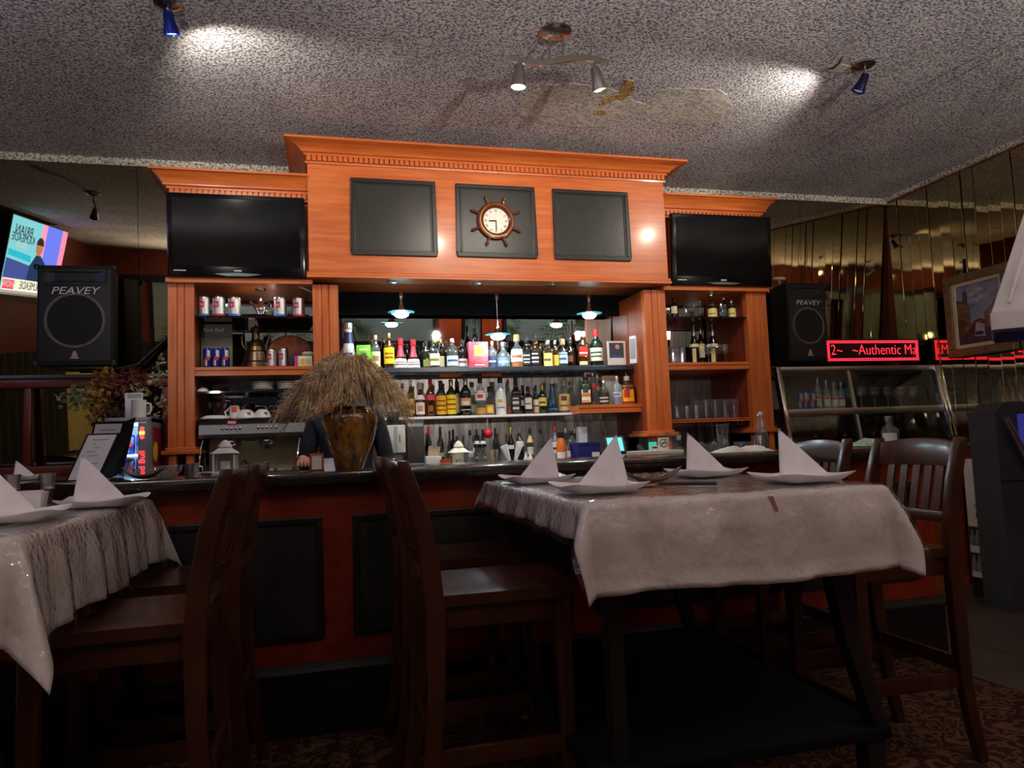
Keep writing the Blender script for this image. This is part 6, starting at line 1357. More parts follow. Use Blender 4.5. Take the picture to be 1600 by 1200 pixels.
p = PZ(212, 750, BZ); boat('boat_dish', (p.x + .03, 3.24, BZ + .002), R(-4), .085, .042, .014, BOATM, 'dark boat-shaped dish of crystals at the left end of the bar')
for k, (dx, dy) in enumerate(((-.03, 0), (0, .006), (.03, -.004))): crystal((p.x + .03 + dx, 3.24 + dy, BZ + .010), .018, 'clear glass crystal in the dish on the bar, ' + nth(k), 'crystals in the bar dish', 20 + k)
p = W(262, 740, 3.30); o = MB().lathe([(.001, .004), (.03, .006), (.052, .026), (.062, .052), (.060, .052), (.05, .028), (.028, .010), (.02, 0), (.001, 0)], 26, cap=False).build('glass_bowl', CRYST, local=True); o.location = (p.x, 3.30, BZ); tag(o, 'clear glass bowl on the left part of the bar', 'bowl')
for k in range(3): crystal((p.x - .02 + .02 * k, 3.30, BZ + .014), .014, 'glass bead in the clear bowl on the bar, ' + nth(k), 'beads in the clear bowl', 30 + k)
p = W(202, 735, 3.42); t = thing('glass_cruet', 'small clear glass cruet in front of the lit fridge', 'cruet', (p.x, 3.42, BZ))
MB().lathe([(.024, 0), (.028, .02), (.024, .045), (.010, .06), (.010, .075)], 18, cap=False).build('body', CRYST, t, local=True); MB().lathe([(.008, .072), (.018, .082), (.018, .086), (.001, .09)], 16).build('stopper', STEEL, t, local=True)
p = W(300, 740, 3.22); t = thing('tin_mug', 'small dented tin mug on the bar by the left pilaster', 'mug', (p.x, 3.22, BZ))
MB().lathe([(.026, 0), (.027, .002), (.027, .055), (.0285, .058), (.026, .058), (.025, .004), (.001, .003)], 22, cap=False).build('cup', STEEL, t, local=True); MB().tube([(.026, 0, .046), (.040, 0, .042), (.040, 0, .020), (.026, 0, .014)], .003, 8).build('handle', STEEL, t, local=True)
# terracotta card holder and tilted white card beside the vase
p = W(495, 735, 3.30); t = thing('card_holder', 'terracotta card holder with a white card on the bar', 'card holder', (p.x, 3.30, BZ), R(8))
MB().frame(-.030, .030, 0, .080, .009, -.006, .006).build('frame', cm((150, 74, 46)), t, local=True, smooth=0); MB().box(-.022, .022, -.003, .003, .009, .072).build('card', cm((206, 200, 198)), t, local=True, smooth=0); MB().box(-.030, .030, -.006, .04, 0, .008).build('foot', cm((150, 74, 46)), t, local=True, smooth=0)
p = W(517, 735, 3.30); t = thing('price_card', 'small white tilted card at the foot of the amber vase', 'card', (p.x - .012, 3.28, BZ), R(-6)); MB().hexa([(-.016, 0, 0), (.030, 0, 0), (.030, .03, 0), (-.016, .03, 0), (-.026, .045, .055), (.018, .045, .055), (.018, .048, .055), (-.026, .048, .055)]).build('card', cm((196, 196, 206)), t, local=True, smooth=0)
# ------------------------------------------------------------------ amber vase with pampas grass
p = W(548, 735, 3.42); VX, VY = p.x, 3.42; d_ = depth((VX, VY, 1.2)); r_ = 43 * d_ / FPX
vase_m = mat('tortoiseshell_amber_glass', (176, 118, 40), .10, var=(30, (36, 24, 14), .2), stretch=(1.2, 1.2, .5), coat=.8)
b_ = MB().lathe([(r_ * .44, 0), (r_ * .47, .004), (r_ * .62, .06), (r_ * .85, .13), (r_ * .98, .19), (r_, .225), (r_ * .94, .25), (r_ * .72, .268), (r_ * .56, .274), (r_ * .60, .284), (r_ * .55, .284), (r_ * .50, .26)], 36, cap=False)
o = b_.build('amber_vase', vase_m, local=True); o.location = (VX, VY, BZ); tag(o, 'large amber tortoiseshell glass vase on the bar', 'vase')
def pampas():
    rnd = random.Random(4); b_ = MB(); M = Vector((VX, VY, BZ + .27)); fr, sd_ = Vector((0, -1, 0)), Vector((1, 0, 0))
    for k in range(210):
        az = rnd.uniform(0, 2 * math.pi); out = .30 * math.sqrt(rnd.uniform(.02, 1)) if k > 50 else rnd.uniform(0, .12)
        dirv = Vector((math.cos(az), math.sin(az) * .66, 0)); top = .215 - 2.6 * out * out + rnd.uniform(-.06, .016)
        e = M + dirv * out + Vector((-.014 - (.02 if dirv.x < 0 else -.0), 0, top)); c1 = M + dirv * out * .30 + Vector((0, 0, .33 * rnd.uniform(.85, 1.0)))
        def cv(t): return M * (1 - t) ** 2 + c1 * 2 * t * (1 - t) + e * t * t
        b_.tube([tuple(cv(i / 6)) for i in range(7)], .0013, 3, False)
        for h in range(66):
            t = rnd.uniform(.34, 1.0); q = cv(t); tg = (cv(min(1, t + .05)) - cv(t - .05)).normalized(); rd = Vector((rnd.gauss(0, 1), rnd.gauss(0, 1), rnd.gauss(0, .7))).normalized()
            l = rnd.uniform(.04, .10); d1 = (tg * .55 + rd * .55 + dirv * .35).normalized(); m = q + d1 * l * .45 + Vector((0, 0, .06 * l)); en = q + d1 * l * .72 + dirv * l * .18 + Vector((0, 0, -l * rnd.uniform(.35, 1.05)))
            fl_ = M.z + .012 - .9 * max(0, abs(en.x - M.x) - .10); m.z = max(m.z, fl_ + .01); en.z = max(en.z, fl_ + rnd.uniform(-.012, .02))
            w = d1.cross(Vector((rnd.uniform(-1, 1), rnd.uniform(-1, 1), rnd.uniform(-1, 1)))).normalized() * .0016
            n = len(b_.v); b_.v += [tuple(q - w), tuple(q + w), tuple(m + w * .9), tuple(m - w * .9), tuple(en)]; b_.f += [(n, n + 1, n + 2, n + 3), (n + 3, n + 2, n + 4)]
    me = bpy.data.meshes.new('pampas_grass'); me.from_pydata([tuple(Vector(v) - M) for v in b_.v], [], b_.f); me.materials.append(mat('pampas_beige', (232, 204, 158), .8, var=(22, (150, 114, 84), .25), sheen=.3))
    o = bpy.data.objects.new('pampas_grass', me); COL.objects.link(o); o.location = M; return o
tag(pampas(), 'bushy tan pampas grass plumes spilling from the amber vase', 'pampas grass', kind='stuff')
# ------------------------------------------------------------------ person behind the pampas grass
def person():
    t = thing('person', 'person in a dark navy top standing behind the bar, hidden by pampas grass', 'person', (.09, 4.06, 0))
    KZ = .965
    V = []; E = []; RD = []
    def add(p, r, par=None):
        V.append(p); RD.append(r); i = len(V) - 1
        if par is not None: E.append((par, i))
        return i
    pel = add((0, 0, .93), (.165, .115)); wa = add((0, 0, 1.06), (.145, .105), pel); ch = add((0, .0, 1.22), (.165, .115), wa); up = add((0, .0, 1.34), (.150, .095), ch); nk = add((0, -.005, 1.43), (.052, .055), up); nk2 = add((0, -.015, 1.48), (.050, .054), nk); hd_ = add((0, -.03, 1.555), (.070, .088), nk2); hd2 = add((0, -.025, 1.625), (.062, .078), hd_)
    hands = []
    for s in (-1, 1):
        sh = add((s * .17, 0, 1.36), (.062, .062), up); el = add((s * .225, -.02, 1.12), (.046, .046), sh)
        wrp = (-.235, -.22, 1.155) if s < 0 else (.19, -.12, 1.10)
        wr_ = add(wrp, (.029, .027), el); pm = add((wrp[0] - s * .012, wrp[1] - .055, wrp[2] - .004), (.036, .020), wr_); hands.append((s, pm))
        base = Vector(V[pm])
        for k, (dx, L) in enumerate(((-.026, .060), (-.009, .070), (.009, .066), (.026, .052))):
            a_ = add((base.x + dx, base.y - .04, base.z - .004), (.0095, .0095), pm); b2 = add((base.x + dx, base.y - .04 - L * .5, base.z - .012), (.0085, .0085), a_); add((base.x + dx, base.y - .04 - L * .85, base.z - .030), (.0075, .0075), b2)
        a_ = add((base.x + s * -.034, base.y - .008, base.z - .006), (.011, .011), pm); b2 = add((base.x + s * -.046, base.y - .034, base.z - .016), (.0095, .0095), a_); add((base.x + s * -.046, base.y - .056, base.z - .024), (.0085, .0085), b2)
        hp = add((s * .095, 0, .86), (.100, .100), pel); kn = add((s * .10, -.01, .48), (.062, .062), hp); an = add((s * .10, .03, .09), (.042, .045), kn); add((s * .105, -.10, .035), (.042, .030), an)
    me = bpy.data.meshes.new('body_skeleton'); me.from_pydata([(x, y, z) for x, y, z in V], E, []); t.scale = (KZ, KZ, KZ); o = bpy.data.objects.new('body_tmp', me); COL.objects.link(o)
    sk = o.modifiers.new('skin', 'SKIN'); sk.use_smooth_shade = True
    for i, sv in enumerate(me.skin_vertices[0].data): sv.radius = RD[i]; sv.use_root = (i == 0)
    ss = o.modifiers.new('sub', 'SUBSURF'); ss.levels = 2; ss.render_levels = 2
    dg = bpy.context.evaluated_depsgraph_get(); dg.update(); me2 = bpy.data.meshes.new_from_object(o.evaluated_get(dg)); bpy.data.objects.remove(o, do_unlink=True)
    SKIN = mat('skin', (196, 140, 112), .5); TOP = mat('navy_jersey', (22, 26, 40), .85, bump=(300, .2)); TRO = mat('black_trousers', (18, 18, 20), .8)
    me2.materials.clear()
    for m in (SKIN, TOP, TRO): me2.materials.append(m)
    for f in me2.polygons:
        c = f.center; f.material_index = 0
        if c.z < 1.495 and c.z > .96 and c.y > -.20: f.material_index = 1
        if c.z <= .96 and c.y > -.22: f.material_index = 2
        f.use_smooth = True
    bo = bpy.data.objects.new('body', me2); COL.objects.link(bo); bo.parent = t
    HAIR = mat('dark_brown_hair', (40, 26, 20), .5, bump=(200, .4))
    MB().sphere((0, -.010, 1.625), .088, 20, 14, (.92, 1.0, 1.0)).build('hair', HAIR, t, local=True)
    hb = MB(); hb.sphere((0, .035, 1.55), .075, 16, 10, (1, .7, 1.2)); hb.build('hair_back', HAIR, t, local=True)
    for s in (-1, 1):
        e = MB().sphere((s * .028, -.112, 1.575), .010, 10, 8).build('eye', WHITE, t, local=True); MB().sphere((s * .028, -.1195, 1.575), .005, 8, 6).build('iris', INK, e, local=True)
        MB().sphere((s * .074, -.02, 1.565), .020, 10, 8, (.4, .7, 1.2)).build('ear', SKIN, t, local=True)
    MB().tube([(0, -.112, 1.575), (0, -.130, 1.545), (0, -.118, 1.538)], [.006, .011, .008], 8).build('nose', SKIN, t, local=True)
    MB().sphere((0, -.112, 1.512), .020, 10, 6, (1, .3, .32)).build('mouth', cm((150, 70, 66)), t, local=True)
    return t
person()
# ------------------------------------------------------------------ card printer, bins and clutter on the back counter
a, c = W(594, 665, 4.42), W(634, 707, 4.42)
t = thing('label_printer', 'white receipt printer box with red dot print beside the vase', 'printer', ((a.x + c.x) / 2, 4.5, 1.0005))
zt_, zb_ = a.z, c.z
MB().box(a.x + .02, c.x - .02, 4.44, 4.60, 1.0005, zb_).build('stand', mat('grey_stand', (120, 120, 118), .4), t, smooth=0)
MB().box(a.x, c.x, 4.42, 4.62, zb_, zt_).build('body', cm((222, 222, 218)), t, bevel=.004)
MB().box(a.x + .05, c.x - .03, 4.46, 4.60, zt_, W(610, 643, 4.42).z).build('black_hopper', BLKPL, t, bevel=.006)
h = zt_ - zb_; w = c.x - a.x
for k in range(5):
    for j in range(3): MB().box(a.x + .010 + .018 * j, a.x + .018 + .018 * j, 4.418, 4.421, zb_ + h * (.12 + .15 * k), zb_ + h * (.12 + .15 * k) + .006).build('print_mark', INK if j == 0 else cm((170, 60, 50)), t, smooth=0)
MB().box(a.x + w * .54, a.x + w * .68, 4.418, 4.421, zb_ + h * .04, zb_ + h * .96).build('grey_stripe', cm((170, 190, 200)), t, smooth=0); MB().box(a.x + w * .76, a.x + w * .79, 4.417, 4.421, zb_ + h * .35, zb_ + h * .65).build('slot', INK, t, smooth=0)
gbox(636, 662, 655, 4.62, 1.0005, .20, 'dark_box', mat('dark_grey_appliance', (60, 54, 50), .4), 'dark appliance with pale blue handle right of the white printer', 'appliance', None, ((.05, .95, .86, .92, (150, 170, 180)), (.05, .95, .10, .16, (150, 170, 180))))
p = W(672, 700, 4.52); t = thing('paper_pouch', 'crumpled brown paper pouch leaning among the counter bottles', 'pouch', (p.x, 4.52, 1.0005), R(12))
MB().hexa([(-.03, -.02, 0), (.035, -.02, 0), (.035, .03, 0), (-.03, .03, 0), (-.005, .0, .16), (.07, .0, .15), (.07, .012, .15), (-.005, .012, .16)]).build('pouch', mat('kraft_paper', (158, 134, 106), .8, bump=(40, .5)), t, local=True, bevel=.004)
MB().hexa([(.0, -.004, .15), (.07, -.004, .14), (.07, .016, .14), (.0, .016, .15), (.015, .0, .19), (.06, .0, .185), (.06, .008, .185), (.015, .008, .19)]).build('clear_top', CRYST, t, local=True, smooth=0)
gbox(666, 690, 713, 4.44, 1.0005, .07, 'napkin_box', cm((214, 216, 218)), 'low white box at the left of the red lidded tub', 'box')
p = W(696, 718, 4.44); t = thing('spice_tub', 'small yellow tub with a red lid on the back counter', 'tub', (p.x, 4.44, 1.0005))
MB().lathe([(.030, 0), (.033, .06)], 20).build('tub', cm((230, 176, 70)), t, local=True); MB().lathe([(.035, .058), (.035, .074), (.001, .075)], 20).build('lid', cm((206, 50, 40)), t, local=True); MB().lathe([(.0325, .01), (.0335, .04)], 10, a0=230, a1=310, cap=False).build('label', cm((230, 222, 190)), t, local=True, fix=False)
for k in range(3):
    p = W(716, 682, 4.80); o = MB().lathe([(.001, .002), (.05, .002), (.055, .006), (.05, 0), (.001, 0)], 24, cap=False).build('cream_plate', cm((222, 212, 190)), local=True); o.location = (p.x, 4.84 + .012 * k, 1.075); o.rotation_euler = (R(72), 0, 0); tag(o, 'small cream plate standing on edge behind the lantern, %s' % ('front', 'middle', 'back')[k], 'plate', 'cream plates behind the lantern')
o = MB().box(-.07, .07, -.03, .04, 0, .0195).build('plate_rack', BLKPL, local=True, bevel=.002); o.location = (W(716, 682, 4.80).x, 4.85, 1.0005); tag(o, 'low black rack under the cream plates', 'rack')
p = W(770, 677, 4.60); t = thing('red_ball', 'shiny red ball ornament hanging below the white shelf', 'ornament', (p.x, 4.60 + .15, p.z))
MB().sphere((0, 0, 0), .032, 20, 14).build('ball', cm((200, 30, 46)), t, local=True); MB().tube([(0, 0, .03), (0, 0, SH_C2 - .016 - p.z)], .002, 6).build('string', WHITE, t, local=True)
def jar(u, vt, y, r, label, fill=None, seed=0):
    p = W(u, vt, y); h = p.z - 1.0; t = thing('glass_jar', label, 'jar', (p.x, y, 1.0005))
    MB().lathe([(.001, .005), (r * .92, .005), (r, h), (r * 1.04, h), (r * .96, 0), (.001, 0)], 20, cap=False).build('jar', CRYST, t, local=True)
    if fill:
        rnd = random.Random(seed); n, L, m, rr, nm = fill
        for k in range(n):
            a0 = rnd.uniform(0, 6.28); q = rnd.uniform(0, r * .5); ax = rnd.uniform(0, 6.28); s = rnd.uniform(.2, .8) * r
            MB().tube([(q * math.cos(a0), q * math.sin(a0), .008), (q * math.cos(a0) + s * math.cos(ax) * L / h * .8, q * math.sin(a0) + s * math.sin(ax) * .5, L * rnd.uniform(.92, 1.05))], rr, 5).build(nm, m, t, local=True)
jar(750, 699, 4.46, .042, 'glass jar of wooden stirrers on the back counter', (14, .11, cm((150, 130, 120)), .002, 'stirrer'), 1)
jar(769, 702, 4.46, .038, 'glass jar of cocktail picks on the back counter', (16, .115, cm((220, 190, 130)), .0016, 'cocktail_pick'), 2)
jar(729, 708, 4.44, .018, 'narrow glass beside the grey lantern on the back counter'); jar(740, 709, 4.42, .017, 'second narrow glass beside the grey lantern on the back counter')
p = W(800, 705, 4.46); t = thing('straw_holder', 'holder fanning out white drinking straws on the back counter', 'straws', (p.x, 4.46, 1.0005))
MB().lathe([(.030, 0), (.036, .05), (.034, .05), (.028, .004), (.001, .004)], 16, cap=False).build('cup', CRYST, t, local=True)
for k in range(14):
    s = -1 if k % 2 else 1; f = .03 + .045 * (k / 14); MB().tube([(s * .006, .002 * (k % 5 - 2), .006), (s * f, .006 * (k % 5 - 2), .155 - .02 * (k / 14))], .0045, 7).build('straw', cm((224, 228, 232)), t, local=True)
for (u, lab) in ((841, 'left'), (848, 'right')): 
    p = W(u, 712, 4.42); t = thing('squeeze_bottle', '%s small white squeeze bottle on the back counter' % lab, 'squeeze bottle', (p.x - .08, 4.42, 1.0005)); MB().lathe([(.016, 0), (.017, .05), (.012, .065), (.004, .09), (.002, .105)], 14).build('bottle', cm((224, 222, 220)), t, local=True)
# blue bin, white carton, register
a, c = W(902, 692, 4.50), W(939, 722, 4.50)
t = thing('blue_bin', 'dark blue plastic bin on the back counter', 'bin', ((a.x + c.x) / 2, 4.58, 1.0005)); w = (c.x - a.x) / 2; h = a.z - 1.0
MB().hexa([(-w * .94, -.07, 0), (w * .94, -.07, 0), (w * .94, .07, 0), (-w * .94, .07, 0), (-w, -.08, h), (w, -.08, h), (w, .08, h), (-w, .08, h)]).build('bin', cm((26, 30, 110)), t, local=True, bevel=.004); MB().frame(-w * 1.03, w * 1.03, h - .016, h, .006, -.086, -.08).build('rim', cm((30, 36, 130)), t, local=True, smooth=0)
MB().box(.02, w * .9, -.082, -.078, h * .15, h * .55).build('label_card', cm((210, 210, 212)), t, local=True, smooth=0)
gbox(904, 917, 667, 4.72, 1.0005, .06, 'tissue_carton', cm((206, 212, 222)), 'tall pale carton standing behind the blue bin', 'carton')
a, c = W(957, 684, 4.42), W(986, 700, 4.42)
t = thing('cash_register', 'black cash register with a lit cyan screen', 'cash register', ((a.x + c.x) / 2 + .02, 4.5, 1.0005)); zz = a.z - 1.0
MB().hexa([(-.10, -.12, 0), (.14, -.12, 0), (.14, .14, 0), (-.10, .14, 0), (-.10, -.10, .03), (.14, -.10, .03), (.14, .14, .075), (-.10, .14, .075)]).build('keyboard_base', BLKPL, t, local=True, bevel=.004)
MB().hexa([(-.085, .03, .07), (.055, .03, .07), (.055, .05, .07), (-.085, .05, .07), (-.085, .07, zz + .01), (.055, .07, zz + .01), (.055, .09, zz + .01), (-.085, .09, zz + .01)]).build('display_housing', BLKPL, t, local=True, smooth=0)
b_ = MB(); b_.quad((-.070, .031, .078), (.040, .031, .078), (.040, .067, zz), (-.070, .067, zz)); b_.v = [(x, y - .004, z) for x, y, z in b_.v]; b_.build('screen', glow('cyan_screen', (110, 225, 225), 1.3), t, local=True, smooth=0, fix=False)
for i in range(5):
    for j in range(3): MB().box(-.06 + .034 * i, -.034 + .034 * i, -.085 + .04 * j, -.055 + .04 * j, .036 + .007 * j, .043 + .007 * j).build('key', cm((120, 160, 160)), t, local=True, smooth=0)
a, c = W(990, 684, 4.36), W(1018, 712, 4.36)
t = thing('card_terminal', 'teal lit card terminal leaning beside the cash register', 'terminal', ((a.x + c.x) / 2 + .05, 4.36, 1.0005)); MB().hexa([(-.05, -.02, 0), (.03, -.02, 0), (.03, .05, 0), (-.05, .05, 0), (-.07, .03, .11), (-.055, .03, .12), (-.055, .05, .12), (-.07, .05, .11)]).build('stand', BLKPL, t, local=True, smooth=0)
MB().box(.02, .075, .055, .06, .07, .13).build('screen', glow('teal_screen', (60, 190, 170), .9), t, local=True, smooth=0); MB().box(.015, .08, .06, .07, 0, .135).build('body', BLKPL, t, local=True, smooth=0)
gbox(986, 1060, 709, 4.10, 1.0005 + .0, .10, 'long_tray', cm((206, 198, 186)), 'long white tray at the front of the back counter', 'tray') if False else None
a, c = W(986, 712, 3.60), W(1058, 712, 3.60); o = MB().box(a.x, c.x, 3.52, 3.66, BZ, BZ + .022).build('long_tray', cm((196, 188, 176)), bevel=.003, at=((a.x + c.x) / 2, 3.6, BZ)); tag(o, 'long white tray on the bar between the napkins', 'tray')
a = W(1037, 700, 3.60); t = thing('no_smoking_card', 'white no smoking sign standing on the long tray', 'sign', (a.x, 3.60, BZ + .0225))
MB().box(-.030, .030, 0, .004, 0, .066).build('card', cm((222, 214, 196)), t, local=True, smooth=0)
b_ = MB(); q = MB().lathe([(.019, 0), (.023, 0)], 28, cap=False); b_.v = [(v[0], -.0008, .036 + v[1]) for v in q.v]; b_.f = q.f; b_.build('ring', INK, t, local=True, smooth=0, fix=False)
MB().bar((-.014, -.0008, .022), (.014, -.0008, .050), .001, .004, (-.7, 0, .7)).build('slash', INK, t, local=True, smooth=0); MB().box(-.013, .013, -.0008, 0, .034, .038).build('cigarette', INK, t, local=True, smooth=0)
t = thing('small_notice', 'small white notice card left of the no smoking sign', 'sign', (a.x - .055, 3.59, BZ + .0225)); MB().box(-.022, .022, 0, .004, 0, .026).build('card', cm((216, 206, 186)), t, local=True, smooth=0); MB().box(-.014, .014, -.0008, 0, .010, .018).build('print', INK, t, local=True, smooth=0)
# photo cards at the right of the centre bay
a, c = W(949, 533, 4.64), W(979, 574, 4.64)
t = thing('photo_card', 'white framed photo of a person leaning at the right of the top shelf', 'photo', ((a.x + c.x) / 2, 4.645, SH_C1 + .0005)); w = (c.x - a.x) / 2; h = a.z - SH_C1
MB().box(-w, w, 0, .006, 0, h).build('card', cm((222, 220, 216)), t, local=True, smooth=0); MB().box(-w * .8, w * .8, -.001, 0, h * .30, h * .93).build('picture', cm((52, 54, 62)), t, local=True, smooth=0); MB().box(-w * .55, w * .55, -.0014, -.001, h * .32, h * .40).build('blue_band', cm((50, 80, 150)), t, local=True, smooth=0)
b_ = MB(); q = MB().lathe([(.001, 0), (.017, 0)], 14, cap=False); b_.v = [(v[0] + w * .1, -.0016, h * .76 + v[1]) for v in q.v]; b_.f = q.f; b_.build('face', cm((180, 140, 120)), t, local=True, smooth=0, fix=False)
a, c = W(980, 520, 4.56), W(1003, 566, 4.56)
t = thing('photo_card', 'tilted white photo pinned on the right side board of the centre bay', 'photo', ((a.x + c.x) / 2 + .0, 4.66, c.z)); 
MB().hexa([(.03, -.05, 0), (.038, -.05, 0), (.038, .06, .01), (.03, .06, .01), (.03, -.06, .19), (.038, -.06, .19), (.038, .05, .20), (.03, .05, .20)]).build('card', cm((220, 214, 206)), t, local=True, smooth=0); MB().hexa([(.0285, -.045, .03), (.03, -.045, .03), (.03, .05, .04), (.0285, .05, .04), (.0285, -.052, .17), (.03, -.052, .17), (.03, .042, .18), (.0285, .042, .18)]).build('picture', cm((150, 140, 140)), t, local=True, smooth=0)
a, c = W(992, 586, 4.72), W(999, 630, 4.72)
t = thing('newspaper_clipping', 'pale newspaper clipping standing at the end of the corner shelf', 'paper', (2.030, 4.725, SH_O + .0005)); MB().hexa([(-.03, -.06, 0), (-.028, -.06, 0), (.022, .05, 0), (.02, .05, 0), (-.03, -.055, .22), (-.028, -.055, .22), (.022, .055, .215), (.02, .055, .215)]).build('sheet', cm((196, 202, 206)), t, local=True, smooth=0)
b_ = MB(); b_.quad((-.0315, -.058, .195), (.0185, .052, .19), (.0185, .053, .212), (-.0315, -.056, .217)); b_.build('red_masthead', cm((196, 50, 46)), t, local=True, smooth=0, fix=False)
t = thing('yellow_frame', 'small yellow picture frame behind the corner shelf bottles', 'picture frame', (W(953, 600, 4.765).x, 4.765, SH_O + .0005)); MB().frame(-.06, .06, 0, .21, .012, -.006, .006).build('frame', cm((216, 190, 110)), t, local=True, smooth=0); MB().box(-.05, .05, -.002, .004, .012, .20).build('picture', cm((190, 186, 176)), t, local=True, smooth=0)
# ------------------------------------------------------------------ right end of the bar
p = W(1189, 690, 3.42); t = thing('ice_bucket', 'polished steel ice bucket on the bar', 'ice bucket', (p.x, 3.42, BZ)); r_ = 11.5 * depth((p.x, 3.42, 1.1)) / FPX; h = W(1189, 681, 3.42).z - BZ
MB().lathe([(r_ * .93, 0), (r_ * .96, .003), (r_, h), (r_ * 1.04, h + .003), (r_ * .97, h), (r_ * .90, .006), (.001, .005)], 26, cap=False).build('bucket', CHROME, t, local=True)
t = thing('swing_top_bottle', 'clear swing-top bottle with white stopper standing in the ice bucket', 'bottle', (p.x + .008, 3.42, BZ + .0065)); h2 = W(1194, 643, 3.42).z - BZ - .0065; rr = r_ * .74
MB().lathe([(rr * .95, 0), (rr, .006), (rr, h2 * .52), (rr * .85, h2 * .62), (rr * .45, h2 * .78), (rr * .38, h2 * .90)], 20).build('glass_body', GL['clear'], t, local=True); MB().lathe([(rr * .40, h2 * .90), (rr * .52, h2 * .93), (rr * .50, h2 * .98), (.001, h2)], 14).build('stopper', WHITE, t, local=True); MB().tube([(-rr * .5, 0, h2 * .80), (-rr * .62, 0, h2 * .88), (-rr * .3, 0, h2 * .96)], .002, 6).build('wire_bail', CHROME, t, local=True)
p = W(1130, 690, 3.50); r_ = 9.2 * depth((p.x, 3.5, 1.1)) / FPX; h = W(1130, 662, 3.50).z - BZ
o = MB().lathe([(.001, .02), (r_ * .62, .022), (r_ * .80, h * .4), (r_, h * .8), (r_ * .98, h), (r_ * 1.02, h), (r_ * 1.04, h * .8), (r_ * .86, h * .4), (r_ * .66, .012), (r_ * .8, 0), (.001, 0)], 22, cap=False).build('beer_glass', CRYST, local=True); o.location = (p.x, 3.50, BZ); tag(o, 'tall empty beer glass on the bar between the napkins', 'glass')
p = W(1160, 700, 3.56); o = MB().lathe([(.001, .006), (.038, .006), (.045, .05), (.047, .05), (.04, 0), (.001, 0)], 20, cap=False).build('glass_dish', CRYST, local=True); o.location = (p.x, 3.56, BZ); tag(o, 'small clear glass dish on the bar beside the ice bucket', 'glass dish')
for k in range(4): put('shot_glass', W(1092 + 10 * k, 702, 3.60).x, 3.60, BZ, 'clear shot glass in a row on the bar by the beer glass, ' + nth(k), 'shot glasses on the bar', .8)
p = W(1052, 695, 3.56); o = MB().box(-.034, .034, -.03, .03, 0, .095).build('acrylic_stand', CRYST, local=True, smooth=0); o.location = (p.x + .005, 3.575, BZ + .0225); tag(o, 'clear acrylic block stand at the end of the long tray', 'stand')
def towel(u0, u1, v, y, z, m, label, sc=1.0):
    a, c = W(u0, v, y), W(u1, v, y); b_ = MB(); n, k = 22, 10; rnd = random.Random(int(u0))
    ph = [rnd.uniform(0, 6.3) for _ in range(4)]
    for j in range(k + 1):
        for i in range(n + 1):
            q, s = i / n, j / k; e = min(q, 1 - q, s, 1 - s) * 4; e = min(1, e)
            b_.v.append((a.x + (c.x - a.x) * q, y - .06 + .15 * s, z + .004 + e * (.010 + .008 * sc * (1 + math.sin(q * 13 + ph[0] + 3 * s)) + .006 * sc * math.sin(q * 27 + s * 9 + ph[1]))))
    for j in range(k):
        for i in range(n): a_ = j * (n + 1) + i; b_.f.append((a_, a_ + 1, a_ + n + 2, a_ + n + 1))
    o = b_.build('bar_towel', m, smooth=180, at=((a.x + c.x) / 2, y, z)); md = o.modifiers.new('t', 'SOLIDIFY'); md.thickness = .003; md.offset = -1; return tag(o, label, 'towel', 'bar towels')
towel(1122, 1204, 708, 3.26, BZ, mat('white_terry', (220, 218, 212), .9, bump=(200, .3)), 'white folded towel on the bar in front of the ice bucket')
towel(1338, 1378, 702, 3.30, BZ, mat('pale_green_terry', (170, 194, 178), .9, bump=(200, .3)), 'pale green crumpled towel at the right end of the bar', 1.8)
p = W(1390, 672, 3.60); r_ = 12.5 * depth((p.x, 3.6, 1.15)) / FPX
bottle(W(1390, 672, 3.55).x, 3.55, BZ, r_, W(1390, 650, 3.55).z - BZ, 'squat', 'clear', 'silver', [(.12, .40, 50, (206, 206, 210))], 'clear round liquor bottle behind the right stool on the bar', None, name='liquor_bottle')
for k, u in enumerate((1292, 1304)):
    p = W(u, 698, 3.40); o = MB().lathe([(.018, 0), (.019, .002), (.019, .035), (.017, .035), (.017, .004), (.001, .003)], 18, cap=False).build('metal_cup', STEEL, local=True); o.location = (p.x, 3.40, BZ); tag(o, ('left', 'right')[k] + ' small metal cup on the bar beyond the far napkin', 'cup')
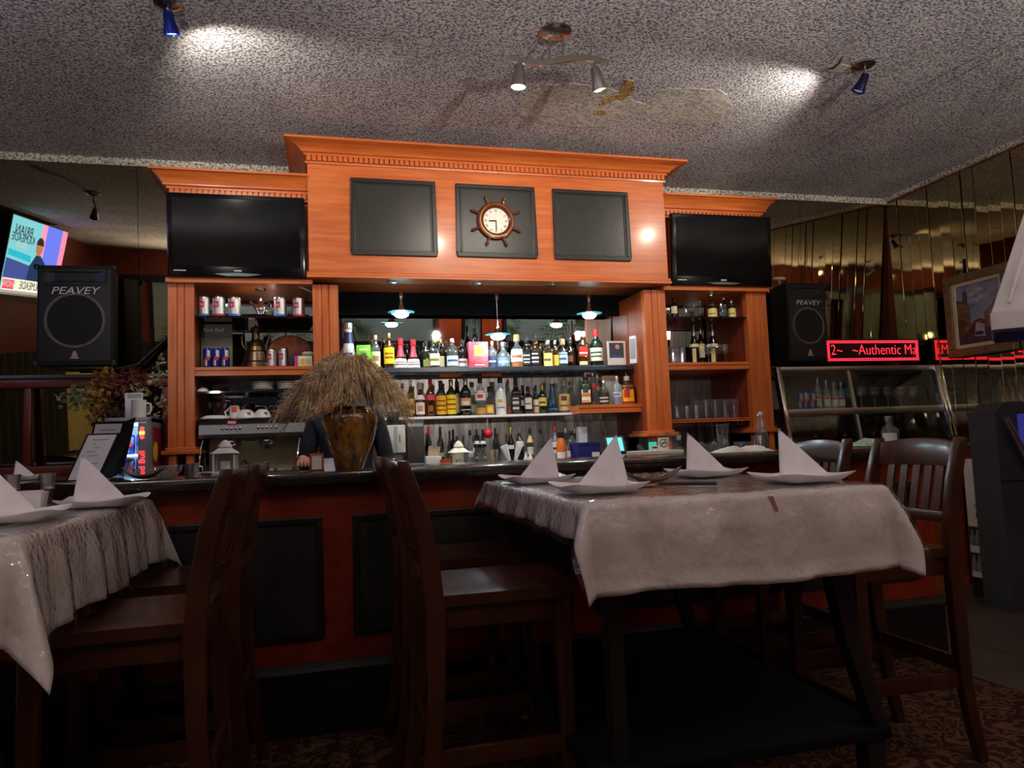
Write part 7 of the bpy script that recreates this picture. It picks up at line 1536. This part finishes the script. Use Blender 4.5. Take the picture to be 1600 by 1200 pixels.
# ------------------------------------------------------------------ inside the display case
for k, u in enumerate((1251, 1259, 1270)): p = W(u, 620, 4.62); energy(p.x, 4.62, CASE_Z1, .0255, .13, '%s energy drink can inside the display case' % ('left', 'middle', 'right')[k], 'energy drink cans in the display case')
for k, (u, vt) in enumerate(((1276, 590), (1290, 594), (1302, 597), (1313, 597))):
    p = W(u, vt, 4.70); bottle(p.x, 4.70, CASE_Z1 + .0005, .026, p.z - CASE_Z1, 'wine', 'frost', 'silver', [(.1, .44, 70, (226, 220, 216)), (.34, .42, 50, (200, 60, 50))], ('first', 'second', 'third', 'fourth')[k] + ' from left of four pale milk bottles in the display case', 'milk bottles in the display case', name='milk_bottle')
for i in range(11): put('wine_glass', 3.80 + .060 * i, 4.70 + .06 * (i % 2), CASE_Z1 + .0005, 'clear wine glass on the upper shelf of the display case, ' + nth(i), 'wine glasses in the display case', .95)
for i in range(13): put('wine_glass', 3.20 + .098 * i, 4.74, 1.1465, 'clear wine glass on the inner glass shelf of the display case, ' + nth(i), 'wine glasses on the inner shelf', .68)
for i in range(9):
    x = 3.50 + .085 * i; bottle(x, 4.70, 1.0305, .024, .105, 'squat', 'dark', 'blue' if i % 3 else 'silver', [(.1, .4, 60, (40, 50, 80))], 'short dark bottle on the floor of the display case, ' + nth(i), 'short bottles in the display case', name='mini_bottle', seg=12)
for i in range(3): put('tumbler', 3.24 + .08 * i, 4.64, 1.0305, 'clear tumbler at the lower left inside the display case, ' + nth(i), 'tumblers in the display case', 1.0)
# wine stain dripping down the front of the right cloth is part of that cloth
from mathutils.bvhtree import BVHTree
cl = next(o for o in bpy.data.objects if o.get('label', '').startswith('white linen cloth') and 'right' in o['label'])
bvh = BVHTree.FromPolygons([v.co + cl.location for v in cl.data.vertices], [tuple(f.vertices) for f in cl.data.polygons])
b_ = MB(); C0 = Vector((0, 0, HC)); rows_ = [(1196, 1208, 770), (1199, 1209, 776), (1203, 1210, 782), (1206, 1213, 788), (1209, 1216, 794), (1212, 1216, 799)]
P_ = []
for (ua, ub, v) in rows_:
    for u in (ua, (ua + ub) / 2, ub):
        hit = bvh.ray_cast(C0, ray(u, v).normalized())[0]; P_.append(hit - ray(u, v).normalized() * .0015)
for i in range(len(rows_) - 1):
    for j in range(2): k = i * 3 + j; b_.quad(P_[k], P_[k + 1], P_[k + 4], P_[k + 3])
st_ = b_.build('wine_stain', cm((128, 58, 48)), cl, smooth=180, fix=False); st_['label'] = 'dark red wine drip on the front of the cloth'
for o in GP_.values(): bpy.data.objects.remove(o, do_unlink=True)
